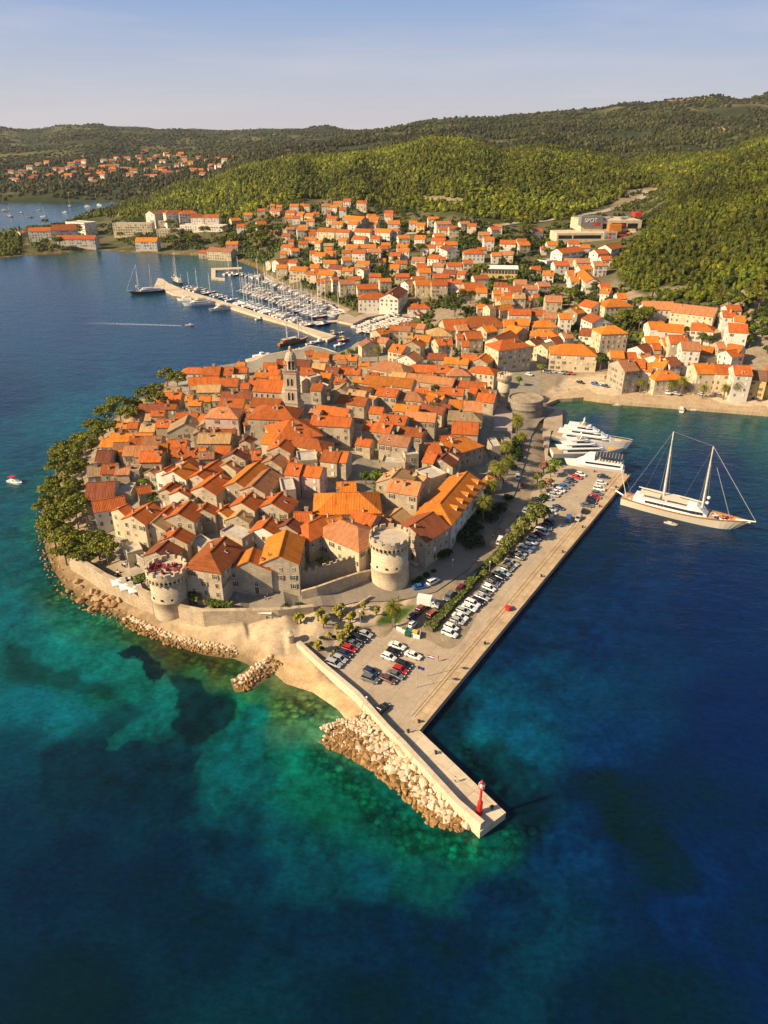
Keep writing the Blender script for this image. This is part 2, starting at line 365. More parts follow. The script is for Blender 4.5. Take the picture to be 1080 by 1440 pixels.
def hit(px, py):
    """where the sight line through a photo pixel meets the ground"""
    d = ray(px, py); t = np.concatenate([np.linspace(80, 1000, 700), np.linspace(1002, 6000, 1200)])
    P = np.stack([d[0] * t, d[1] * t], 1); z = CAM_H + d[2] * t
    zz = np.maximum(rbf(P), 0.5); k = np.argmax(z < zz)
    return Vector((P[k, 0], P[k, 1], gz(P[k, 0], P[k, 1])))
# ---- polar ground sheet
def polar(thmax, nth, r0, r1, nr):
    th = np.linspace(-thmax, thmax, nth); r = r0 * (r1 / r0) ** np.linspace(0, 1, nr)
    T, R = np.meshgrid(th, r); P = np.stack([(np.tan(T) * R).ravel(), R.ravel()], 1)
    i = np.arange(nr - 1)[:, None] * nth + np.arange(nth - 1)[None]
    F = np.stack([i, i + 1, i + nth + 1, i + nth], -1).reshape(-1, 4)
    return P, F
P_, F_ = polar(math.radians(44), 620, 88, 9000, 560)
sd_ = land_sd(P_); Z_ = ground_z(P_, sd_)
keep = (sd_[F_] > -16).any(1)
def inpoly(px, py, poly):
    return sdist(np.stack([px, py], 1), np.array(poly, float))
px_, py_ = proj(P_[:, 0], P_[:, 1], Z_)
wn = fbm(P_[:, 0] / 9, P_[:, 1] / 9, 3) - 0.5
r_ = P_[:, 1]
C_ = np.empty((len(P_), 3))
C_[:] = (0.30, 0.235, 0.16)                       # bare pale earth
def zone(poly, col, soft=4.0, jit=8.0):
    s = inpoly(px_, py_, poly) + wn * jit; a = np.clip(s / soft + 0.5, 0, 1)[:, None]; C_[:] = C_ * (1 - a) + np.array(col) * a
FOREST = (0.055, 0.06, 0.018)
a = np.clip((r_ - 520) / 60, 0, 1)[:, None]; C_[:] = C_ * (1 - a) + np.array((0.125, 0.11, 0.055)) * a
nn = fbm(P_[:, 0] / 22, P_[:, 1] / 22, 3)
a = (np.clip((nn - 0.44) * 9, 0, 1) * (r_ > 430))[:, None]; C_[:] = C_ * (1 - a) + np.array((0.07, 0.075, 0.025)) * a
TOWN = [(30,365),(30,318),(130,305),(210,305),(320,320),(360,300),(380,285),(480,278),(560,295),(640,300),(720,318),(800,308),(880,275),(915,262),(945,265),(935,290),(905,330),(860,370),(880,405),(960,425),(1090,440),(1090,600),(300,540)]
s = inpoly(px_, py_, TOWN) + wn * 10
a = (np.clip(-s / 5 + 0.5, 0, 1) * (r_ > 480))[:, None]; C_[:] = C_ * (1 - a) + np.array(FOREST) * a
# far hills: scrub, clearings, dry terraces
scr = fbm(P_[:, 0] / 90, P_[:, 1] / 90, 4); scr2 = fbm(P_[:, 0] / 35 + 9, P_[:, 1] / 35, 3)
far = (r_ > 1500)
colF = np.array((0.038, 0.046, 0.018))[None] * (0.6 + 0.9 * scr2)[:, None] + np.array((0.13, 0.10, 0.05))[None] * np.clip((scr - 0.52) * 3.2, 0, 1)[:, None]
C_[far] = colF[far]
for q in ([(812,146),(850,141),(862,146),(830,152)], [(930,133),(1000,131),(1000,140),(940,142)], [(895,172),(915,168),(925,174),(900,177)], [(985,180),(1025,178),(1020,186),(985,188)], [(880,158),(905,156),(900,162)]):
    zone(q, (0.36, 0.24, 0.12), 2, 5)
for q in ([(590,275),(660,278),(650,288),(600,286)], [(1040,425),(1090,415),(1090,450),(1060,455)], [(905,415),(930,405),(925,420)], [(860,268),(950,262),(945,275),(880,285),(860,290)], [(1025,350),(1040,348),(1035,362)], [(930,405),(975,400),(960,412)]):
    zone(q, (0.30, 0.22, 0.13), 3, 6)
near = r_ < 480
def zone_near(poly, col, soft=5.0, jit=6.0):
    s = inpoly(px_, py_, poly) + wn * jit; a = (np.clip(s / soft + 0.5, 0, 1) * near)[:, None]; C_[:] = C_ * (1 - a) + np.array(col) * a
zone_near([(110,700),(250,525),(500,480),(760,470),(760,560),(735,640),(620,800),(520,830),(420,835),(330,850),(250,850),(170,800)], (0.30, 0.26, 0.20))
zone_near([(235,870),(345,880),(450,855),(470,880),(420,905),(450,950),(540,1010),(520,1040),(470,1010),(400,970),(370,935),(330,930),(250,905),(200,885)], (0.55, 0.42, 0.275))
zone_near([(360,915),(430,930),(480,975),(560,1035),(510,1040),(470,1000),(400,960)], (0.56, 0.38, 0.20))
zone_near([(440,890),(475,850),(530,850),(600,800),(560,870),(500,880),(460,930)], (0.46, 0.36, 0.25))
zone_near([(528,872),(548,855),(585,852),(560,880),(530,880)], (0.05, 0.10, 0.015))
zone_near([(760,560),(800,530),(850,525),(900,540),(1090,560),(1090,590),(900,572),(820,565),(775,570)], (0.55, 0.42, 0.28))
zone_near([(446,1040),(512,1006),(664,1152),(655,1170),(560,1135),(500,1078)], (0.15, 0.09, 0.035), 3, 2)
# coast rock, wet and ochre near the water
rk = np.clip(1 - sd_ / 9, 0, 1) * (sd_ > -2) * (r_ < 900) * (1 - (inpoly(px_, py_, [(395,935),(480,960),(500,1020),(460,1000)]) > 0))
rk = rk * np.clip(1.2 - np.abs(np.minimum(px_ - 330, 0)) * 0 - np.clip((px_ - 330) / 100, 0, 1) * (r_ < 480), 0.12, 1)
tone = np.where((fbm(P_[:, 0] / 2.5, P_[:, 1] / 2.5, 3) > 0.5)[:, None], np.array((0.34, 0.22, 0.10)), np.array((0.22, 0.13, 0.05)))
tone = np.where((sd_ < 2.0)[:, None], np.array((0.13, 0.075, 0.022)), tone)
a = (rk * 0.85)[:, None]; C_[:] = C_ * (1 - a) + tone * a
m_ground, t, b = new_mat('ground')
at = t.nodes.new('ShaderNodeAttribute'); at.attribute_name = 'tone'
geo = t.nodes.new('ShaderNodeNewGeometry')
n1 = noise(t, geo.outputs['Position'], 0.35, 5, 0.65); n2 = noise(t, geo.outputs['Position'], 2.2, 4, 0.7)
col = mix(t, 1.0, at.outputs[0], ramp(t, n1, [(0.3, (0.72,) * 3), (0.7, (1.25,) * 3)]), 'MULTIPLY')
col = mix(t, 1.0, col, ramp(t, n2, [(0.3, (0.82,) * 3), (0.7, (1.12,) * 3)]), 'MULTIPLY')
t.links.new(col, b.inputs['Base Color']); b.inputs['Roughness'].default_value = 0.95; b.inputs['Specular IOR Level'].default_value = 0.1
bump(t, b, n2, 0.5, 0.3)
me = np_mesh('ground', np.column_stack([P_, Z_]), F_[keep], m_ground, attrs={'tone': C_}, smooth=True)
tag(link('ground', me), kind='structure')
# ---- the sea: one sheet; its tone is the sea bed and depth seen through it
P_, F_ = polar(math.radians(46), 640, 52, 2600, 620)
sd_ = land_sd(P_); px_, py_ = proj(P_[:, 0], P_[:, 1], 0 * P_[:, 0])
keep = (sd_[F_] < 14).any(1)
SEA = [(60,1100,3,52,74),(120,1090,3,50,70),(200,1070,2,46,66),(250,1130,2,44,66),(150,1150,2,44,70),(60,1250,2,38,66),(200,1250,1,36,62),(340,1190,2,48,70),(430,1300,2,42,68),(330,1150,4,58,74),(0,1150,3,48,74),(520,1300,2,44,70),(250,1200,1,36,62),(20,1060,4,58,78),(90,1060,3,56,74),(100,1200,2,40,66),(20,1150,3,46,72),(300,1300,0,30,58),(540,1400,1,28,58),(540,1300,1,34,66),(100,1400,0,28,54),(900,1400,1,26,60),(1050,1300,2,34,78),(1050,1000,1,36,88),(1000,850,2,42,92),(900,850,2,46,92),(850,900,2,46,90),(900,700,3,46,86),(1000,650,6,48,86),(850,600,14,66,92),(1000,590,30,74,84),(900,575,60,90,70),(830,570,70,95,60),(1060,595,50,90,80),(820,620,10,52,70),
 (760,950,2,58,92),(720,900,2,44,82),(655,1033,12,112,124),(690,1010,4,72,100),(740,1040,5,78,106),(800,1000,3,58,96),(850,1050,2,50,96),(880,1150,1,26,64),(850,1110,1,30,68),(905,1210,1,30,70),(955,1125,1,30,70),(800,1180,3,50,92),(760,1200,3,50,88),(960,1250,2,44,92),(700,1260,2,46,80),(640,1020,1,40,64),(620,1000,1,30,48),(700,1090,2,52,66),(740,1150,2,44,66),(690,1070,4,60,70),(750,800,1,36,72),(830,740,1,34,74),(620,1330,1,34,68),
 (50,900,26,104,98),(20,860,20,96,98),(90,915,30,112,104),(120,960,12,104,104),(40,985,8,100,110),(100,1010,9,100,106),(30,935,18,74,72),(80,950,22,80,74),(140,975,26,88,74),(150,1060,3,54,72),(30,1060,4,60,80),(200,1000,10,92,90),(215,985,14,110,100),(340,1050,14,98,96),(320,1085,10,90,92),(300,1120,7,76,86),(360,1010,20,112,100),(370,1085,6,70,74),(420,1080,16,106,84),(440,1110,10,96,74),(480,1120,10,94,74),(540,1170,9,88,76),(590,1190,12,100,78),(600,1220,6,76,76),(650,1190,26,110,86),(690,1185,10,84,78),(400,1180,4,72,84),(440,1230,3,66,82),(520,1230,3,68,84),(300,1180,2,44,66),(360,1220,2,50,76),(200,1120,2,42,62),(250,1060,4,52,66),(270,1000,6,60,62),(300,990,8,66,62),
 (420,985,116,112,62),(400,965,130,116,64),(440,985,128,120,70),(390,1000,84,112,60),(440,1020,86,126,84),(470,1015,110,130,84),(330,1000,30,110,78),(360,985,60,110,64),(250,920,78,72,28),(300,935,92,84,34),(220,905,80,66,22),(320,955,84,104,56),(270,950,60,96,58),(200,900,62,86,44),(200,950,30,104,88),(150,885,44,104,74),(150,930,26,108,96),(110,870,40,104,82),(85,835,60,90,60),(100,850,40,98,82),(60,800,24,88,84),(30,780,14,84,88),(50,740,34,92,82),(25,700,10,80,88),(60,670,30,84,80),(40,640,6,70,90),(10,720,10,78,88),(10,560,12,50,82),(60,610,14,84,98),(100,590,14,88,102),(140,560,16,84,106),(170,540,20,80,104),(120,520,16,62,94),(200,510,22,66,100),(100,450,22,58,96),(300,450,24,60,96),(50,400,22,60,94),(150,370,20,68,88),(300,372,26,86,78),(120,362,20,80,74),(340,385,22,72,84),(240,500,24,66,100),(420,430,24,60,84),(540,455,20,50,66),(60,300,60,90,110),(150,292,60,90,100),(60,284,40,56,50),(-100,450,22,58,96),(-100,700,8,60,90),(-100,1000,4,60,84),(1200,700,4,46,86),(1200,1000,1,36,88),(1200,1300,2,36,84),(-100,1350,1,34,62),(540,1600,1,26,56),(1200,1600,1,26,60),(-100,1600,0,26,52)]
wx = (fbm(P_[:, 0] / 16, P_[:, 1] / 16, 4) - 0.5) * 44; wy = (fbm(P_[:, 0] / 16 + 40, P_[:, 1] / 16 + 7, 4) - 0.5) * 34
wx = wx + (fbm(P_[:, 0] / 3.5, P_[:, 1] / 3.5, 3) - .5) * 12; wy = wy + (fbm(P_[:, 0] / 3.5 + 5, P_[:, 1] / 3.5 + 3, 3) - .5) * 9
ux, uy = px_ + wx, py_ + wy
num = np.zeros((len(P_), 3)); den = np.zeros(len(P_))
for (ax, ay, r, g, bb) in SEA:
    d2 = (ux - ax) ** 2 + ((uy - ay) * 1.25) ** 2 + 90; w = d2 ** -1.9
    num += w[:, None] * np.array(lin(r, g, bb)); den += w
C_ = num / den[:, None]
def blob(poly, col, soft, amt=1.0, jx=1.3):
    s = sdist(np.stack([px_ + wx * jx, py_ + wy * jx], 1), np.array(poly, float)); a = (np.clip(s / soft + 0.5, 0, 1) * amt)[:, None]
    C_[:] = C_ * (1 - a) + np.array(lin(*col)) * a
blob([(155,918),(185,912),(215,930),(235,940),(215,955),(190,940),(165,932)], (8, 40, 46), 1.5)
blob([(228,948),(262,955),(300,985),(330,995),(320,1020),(280,1045),(255,1040),(235,1000)], (3, 42, 54), 3, 0.85)
blob([(60,1040),(120,1010),(160,985),(190,1000),(170,1030),(230,1030),(290,1060),(280,1110),(200,1150),(60,1130)], (2, 40, 58), 14, 0.6)
blob([(270,1080),(300,1050),(330,1010),(355,1005),(352,1030),(390,1050),(380,1085),(340,1105),(290,1140),(280,1110),(292,1095)], (13, 88, 88), 4, 0.7)
blob([(0,905),(60,925),(150,965),(155,985),(80,965),(0,945)], (16, 64, 62), 6, 0.75)
blob([(155,1030),(205,1005),(250,1000),(245,1012),(190,1035),(160,1045)], (12, 98, 92), 2.5, 0.7)
blob([(810,1085),(860,1080),(900,1150),(960,1200),(985,1260),(920,1240),(850,1170)], (1, 24, 54), 14, 0.75)
blob([(600,1000),(640,1010),(700,1090),(760,1160),(740,1185),(700,1140),(590,1035)], (1, 40, 58), 20, 0.8, 0.5)
RK = np.zeros(len(P_))
for poly, soft in (([(430,1035),(500,1060),(560,1130),(620,1165),(720,1150),(770,1160),(720,1215),(600,1215),(520,1170),(470,1110),(430,1070)], 26), ([(200,900),(330,930),(345,965),(300,950),(230,925),(130,880)], 14), ([(385,975),(440,975),(480,1010),(440,1020),(380,1010)], 18), ([(640,1020),(660,1050),(720,1120),(700,1130),(640,1060)], 16), ([(60,700),(90,830),(190,890),(170,900),(70,850),(40,760)], 18)):
    RK = np.maximum(RK, np.clip(sdist(np.stack([px_, py_], 1), np.array(poly, float)) / soft + 0.5, 0, 1))
mot = fbm(P_[:, 0] / 3.2, P_[:, 1] / 3.2, 4); shal = np.clip(1 + sd_ / 60, 0, 1) * (P_[:, 1] < 420)
mot2 = fbm(P_[:, 0] / 1.3, P_[:, 1] / 1.3, 3)
C_ *= (1 + (mot - 0.5) * 1.0 * (0.22 + shal) + (mot2 - .5) * .9 * shal)[:, None]
C_ *= (1 + (fbm(P_[:, 0] / 45, P_[:, 1] / 45, 3) - 0.5) * 0.22)[:, None]
m_sea, t, b = new_mat('sea_water')
at = t.nodes.new('ShaderNodeAttribute'); at.attribute_name = 'tone'
rk = t.nodes.new('ShaderNodeAttribute'); rk.attribute_name = 'stones'
geo = t.nodes.new('ShaderNodeNewGeometry')
dst = t.nodes.new('ShaderNodeTexNoise'); dst.inputs['Scale'].default_value = 0.7; dst.inputs['Detail'].default_value = 3; t.links.new(geo.outputs['Position'], dst.inputs['Vector'])
pv = t.nodes.new('ShaderNodeMix'); pv.data_type = 'VECTOR'; pv.inputs[0].default_value = 0.0
ad = t.nodes.new('ShaderNodeVectorMath'); ad.operation = 'MULTIPLY_ADD'; t.links.new(dst.outputs[1], ad.inputs[0]); ad.inputs[1].default_value = (1.1, 1.1, 0); t.links.new(geo.outputs['Position'], ad.inputs[2])
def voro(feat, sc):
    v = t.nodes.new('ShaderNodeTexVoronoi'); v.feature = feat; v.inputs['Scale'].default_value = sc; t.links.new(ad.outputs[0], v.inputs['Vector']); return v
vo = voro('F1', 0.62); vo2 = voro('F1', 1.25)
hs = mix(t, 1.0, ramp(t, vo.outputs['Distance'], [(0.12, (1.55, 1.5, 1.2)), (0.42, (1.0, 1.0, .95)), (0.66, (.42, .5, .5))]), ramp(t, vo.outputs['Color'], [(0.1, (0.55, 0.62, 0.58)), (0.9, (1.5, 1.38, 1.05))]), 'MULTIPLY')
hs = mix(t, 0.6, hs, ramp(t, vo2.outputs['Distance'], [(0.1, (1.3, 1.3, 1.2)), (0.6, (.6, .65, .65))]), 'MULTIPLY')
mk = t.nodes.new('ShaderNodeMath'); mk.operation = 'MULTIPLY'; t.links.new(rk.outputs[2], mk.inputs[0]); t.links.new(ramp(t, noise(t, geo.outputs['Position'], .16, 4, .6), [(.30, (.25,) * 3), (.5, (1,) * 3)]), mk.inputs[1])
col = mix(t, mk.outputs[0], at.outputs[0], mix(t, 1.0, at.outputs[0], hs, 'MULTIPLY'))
sw = noise(t, geo.outputs['Position'], 0.09, 5, 0.7)
col = mix(t, 1.0, col, ramp(t, sw, [(0.3, (0.86,) * 3), (0.7, (1.16,) * 3)]), 'MULTIPLY')
rp = t.nodes.new('ShaderNodeMapping'); rp.inputs['Scale'].default_value = (0.5, 1.15, 1); rp.inputs['Rotation'].default_value = (0, 0, 0.55); t.links.new(geo.outputs['Position'], rp.inputs['Vector'])
bed = noise(t, geo.outputs['Position'], 0.8, 6, .72)
col = mix(t, 1.0, col, ramp(t, bed, [(0.3, (0.74,) * 3), (0.7, (1.28,) * 3)]), 'MULTIPLY')
ripple_light = noise(t, rp.outputs[0], 1.0, 5, .7)
col = mix(t, 1.0, col, ramp(t, ripple_light, [(0.34, (0.80, .82, .84)), (0.66, (1.22, 1.2, 1.16))]), 'MULTIPLY')  # light and dark of the ripples painted into the water colour
t.links.new(col, b.inputs['Base Color']); b.inputs['Roughness'].default_value = 0.15; b.inputs['IOR'].default_value = 1.33; b.inputs['Specular IOR Level'].default_value = 0.4
mp = t.nodes.new('ShaderNodeMapping'); mp.inputs['Scale'].default_value = (0.55, 1.0, 1.0); mp.inputs['Rotation'].default_value = (0, 0, 0.5); t.links.new(geo.outputs['Position'], mp.inputs['Vector'])
w1 = noise(t, mp.outputs[0], 0.42, 6, 0.6); w2 = noise(t, mp.outputs[0], 0.11, 4, 0.55)
bp = t.nodes.new('ShaderNodeBump'); bp.inputs['Strength'].default_value = 0.7; bp.inputs['Distance'].default_value = 0.4; t.links.new(w1, bp.inputs['Height'])
bp2 = t.nodes.new('ShaderNodeBump'); bp2.inputs['Strength'].default_value = 0.5; bp2.inputs['Distance'].default_value = 0.9; t.links.new(w2, bp2.inputs['Height']); t.links.new(bp2.outputs[0], bp.inputs['Normal'])
t.links.new(bp.outputs[0], b.inputs['Normal'])
me = np_mesh('sea', np.column_stack([P_, 0 * sd_]), F_[keep], m_sea, attrs={'tone': np.maximum(np.clip((C_ * np.column_stack([np.full(len(C_), .66), np.full(len(C_), 1.03), .93 + .33 * np.clip(C_[:, 1] / .12, 0, 1)]) - np.array((.008, .006, .009))) / 1.5, 0.0004, 1), np.array((.0003, .0105, .0130))), 'stones': np.repeat(RK[:, None], 3, 1)}, smooth=True)
tag(link('sea', me), kind='structure')
mo = m_sea.copy(); mo.name = 'open_sea_water'; bo = next(n for n in mo.node_tree.nodes if n.type == 'BSDF_PRINCIPLED')
for l in list(mo.node_tree.links):
    if l.to_socket == bo.inputs['Base Color']: mo.node_tree.links.remove(l)
bo.inputs['Base Color'].default_value = (.0004, .0115, .018, 1)
ob = MB(); ob.add([(-5000, -3000, -.06), (5000, -3000, -.06), (5000, 700, -.06), (-5000, 2600, -.06)], [(0, 1, 2, 3)]); tag(ob.build('open_sea', mo), kind='structure')
# ================================================================== HOUSES
CROP = {'A': (100, 490, 5.4), 'B': (280, 490, 5.4), 'C': (460, 440, 5.4), 'D': (560, 440, 5.4), 'E': (100, 660, 5.4), 'F': (260, 640, 5.4), 'G': (420, 600, 5.4), 'H': (560, 580, 5.4),
        'P': (620, 380, 4.5), 'Q': (840, 380, 4.5), 'R': (360, 260, 4.5), 'S': (560, 260, 4.5), 'T': (740, 240, 4.5), 'W': (360, 380, 4.5), 'V': (0, 200, 3.0), 'O': (0, 0, 1.0)}
ROOF = {'o': M_roof('roof_orange', (0.64, 0.19, 0.022), (0.52, 0.145, 0.022), (0.36, 0.15, 0.05)),
        'r': M_roof('roof_red', (0.51, 0.12, 0.022), (0.35, 0.09, 0.024), (0.28, 0.14, 0.07)),
        'd': M_roof('roof_dark_red', (0.27, 0.075, 0.032), (0.18, 0.058, 0.03), (0.20, 0.10, 0.06)),
        'b': M_roof('roof_brown', (0.40, 0.165, 0.07), (0.29, 0.125, 0.06), (0.22, 0.16, 0.10)),
        't': M_roof('roof_ochre', (0.50, 0.30, 0.13), (0.40, 0.235, 0.11), (0.30, 0.21, 0.12)),
        'p': M_roof('roof_faded_pink', (0.50, 0.20, 0.085), (0.40, 0.155, 0.07), (0.30, 0.20, 0.13)),
        'g': M('flat_roof_gravel', (0.50, 0.44, 0.36), (0.36, 0.32, 0.26), 0.5, 0.95)}
WALL = {'s': M_stone('wall_stone', (0.62, 0.515, 0.375), (0.50, 0.41, 0.295), (0.20, 0.17, 0.13), stain_amt=0.5),
        'c': M_stone('wall_cream', (0.64, 0.53, 0.36), (0.56, 0.455, 0.305), blocks=False, stain_amt=0.3),
        'w': M_stone('wall_white', (0.74, 0.68, 0.58), (0.66, 0.60, 0.51), (0.4, 0.36, 0.3), blocks=False, stain_amt=0.25),
        'g': M_stone('wall_grey_stone', (0.50, 0.43, 0.335), (0.38, 0.33, 0.26), (0.18, 0.155, 0.125)),
        'y': M_stone('wall_yellow', (0.70, 0.50, 0.20), (0.62, 0.43, 0.17), blocks=False, stain_amt=0.2),
        'k': M_stone('wall_pink', (0.60, 0.44, 0.36), (0.52, 0.38, 0.31), blocks=False, stain_amt=0.3)}
RNAME = {'o': 'bright orange', 'r': 'red', 'd': 'dark brown-red', 'b': 'weathered brown', 't': 'ochre', 'p': 'faded pink', 'g': 'pale'}
WNAME = {'s': 'stone', 'c': 'cream', 'w': 'white', 'g': 'grey stone', 'y': 'yellow', 'k': 'pinkish'}
m_pane = M('window_glass', (0.022, 0.024, 0.028), (0.012, 0.013, 0.016), 2.0, 0.15, spec=0.6)
m_frame = M('window_stone_frame', (0.62, 0.53, 0.40), None, 3.0)
m_green = M('shutter_green', (0.045, 0.10, 0.06), None, 3.0, 0.6)
m_brown = M('shutter_brown', (0.16, 0.075, 0.035), None, 3.0, 0.6)
m_white = M('white_paint', (0.80, 0.77, 0.72), (0.70, 0.67, 0.62), 2.0, 0.5)
m_chim = M_stone('chimney_stone', (0.56, 0.45, 0.32), (0.44, 0.35, 0.25), blocks=False)
m_dark = M('dark_metal', (0.035, 0.035, 0.038), None, 3.0, 0.4)
def window_mesh(kind, w, h):
    b = MB(); f = 0.13
    b.box((0, 0.0, 0), (w, 0.05, h), mi=0)
    for sx in (-1, 1): b.box((sx * (w / 2 + f / 2), 0.03, 0), (f, 0.12, h + 2 * f), mi=1)
    b.box((0, 0.03, h / 2 + f / 2), (w, 0.12, f), mi=1); b.box((0, 0.05, -h / 2 - f / 2), (w + 0.1, 0.18, f), mi=1)
    b.box((0, 0.04, 0), (0.06, 0.04, h), mi=2); b.box((0, 0.042, h * 0.15), (w, 0.04, 0.05), mi=2)
    mats = [m_pane, m_frame, m_white]
    if kind in 'gb':
        for sx in (-1, 1): b.box((sx * (w * 0.75 + f + 0.03), 0.07, 0), (w * 0.5, 0.05, h + 0.1), mi=3)
        mats.append(m_green if kind == 'g' else m_brown)
    elif kind in 'GBW':
        b.box((0, 0.075, 0), (w, 0.05, h), mi=3); mats.append({'G': m_green, 'B': m_brown, 'W': m_white}[kind])
    return b.mesh('window', mats)
WIN = {k: window_mesh(k, 0.85, 1.35) for k in 'pgbGBW'}
WINS = window_mesh('p', 0.6, 0.7)
def arch_window_mesh(w, h):
    b = MB(); n = 8; pts = [(-w / 2, -h / 2)] + [(w / 2 * math.cos(a), h / 2 - w / 2 + w * 0.8 * math.sin(a)) for a in [math.pi - math.pi * i / n for i in range(n + 1)]] + [(w / 2, -h / 2)]
    big = [(x * 1.35, z * 1.08 + 0.05) for x, z in pts]; k = len(pts)
    b.add([(x, 0.03, z) for x, z in pts], [tuple(range(k - 1, -1, -1))], 0)
    b.add([(x, 0.08, z) for x, z in pts] + [(x, 0.08, z) for x, z in big], [(i, i + 1, k + i + 1, k + i) for i in range(k - 1)], 1)
    b.add([(x, 0.08, z) for x, z in pts] + [(x, 0.0, z) for x, z in pts], [(i, i + 1, k + i + 1, k + i) for i in range(k - 1)], 1)
    b.add([(x, 0.08, z) for x, z in big] + [(x, -0.05, z) for x, z in big], [(i + 1, i, k + i, k + i + 1) for i in range(k - 1)], 1)
    return b.mesh('arched_window', [m_pane, m_frame])
WINA = arch_window_mesh(1.0, 2.2)
def door_mesh():
    b = MB(); b.box((0, 0.02, 1.1), (1.1, 0.06, 2.2), mi=0)
    for sx in (-1, 1): b.box((sx * 0.65, 0.05, 1.15), (0.2, 0.14, 2.3), mi=1)
    b.box((0, 0.05, 2.32), (1.5, 0.14, 0.2), mi=1); return b.mesh('door', [m_brown, m_frame])
DOOR = door_mesh()
def chimney_mesh(w, h):
    b = MB(); b.box((0, 0, 0), (w, w * 0.8, 2 * h)); b.box((0, 0, h + 0.06), (w * 1.3, w * 1.1, 0.12)); b.box((0, 0, h + 0.25), (w * 0.7, w * 0.5, 0.26), mi=1); return b.mesh('chimney', [m_chim, ROOF['r']])
CHIM = [chimney_mesh(0.8, 1.1), chimney_mesh(0.6, 0.8), chimney_mesh(1.0, 1.5)]
def skylight_mesh():
    b = MB(); b.box((0, 0, 0.05), (0.9, 1.2, 0.12), mi=1); b.box((0, 0, 0.13), (0.7, 1.0, 0.04), mi=0); return b.mesh('skylight', [m_pane, m_white])
SKYL = skylight_mesh()
HOUSES = []
def dormer_mesh(rk, wk):
    b = MB(); w, h, l = 1.5, 1.2, 2.6          # front at y=0 facing -y, body runs back into the roof (+y)
    b.add([(-w/2,0,-1),(w/2,0,-1),(w/2,0,h),(0,0,h+.55),(-w/2,0,h),(-w/2,l,-1),(w/2,l,-1),(w/2,l,h),(0,l,h+.55),(-w/2,l,h)], [(0,1,2,3,4),(1,6,7,2),(5,0,4,9),(6,5,9,8,7)], 0)
    b.add([(-w/2-.2,-.2,h-.1),(0,-.2,h+.65),(w/2+.2,-.2,h-.1),(-w/2-.2,l,h-.1),(0,l,h+.65),(w/2+.2,l,h-.1)], [(0,1,4,3),(1,2,5,4)], 1)
    b.box((0,-.02,.45), (.8,.06,.95), mi=2); return b.mesh('dormer', [WALL[wk], ROOF[rk], m_pane])
DORM = {}
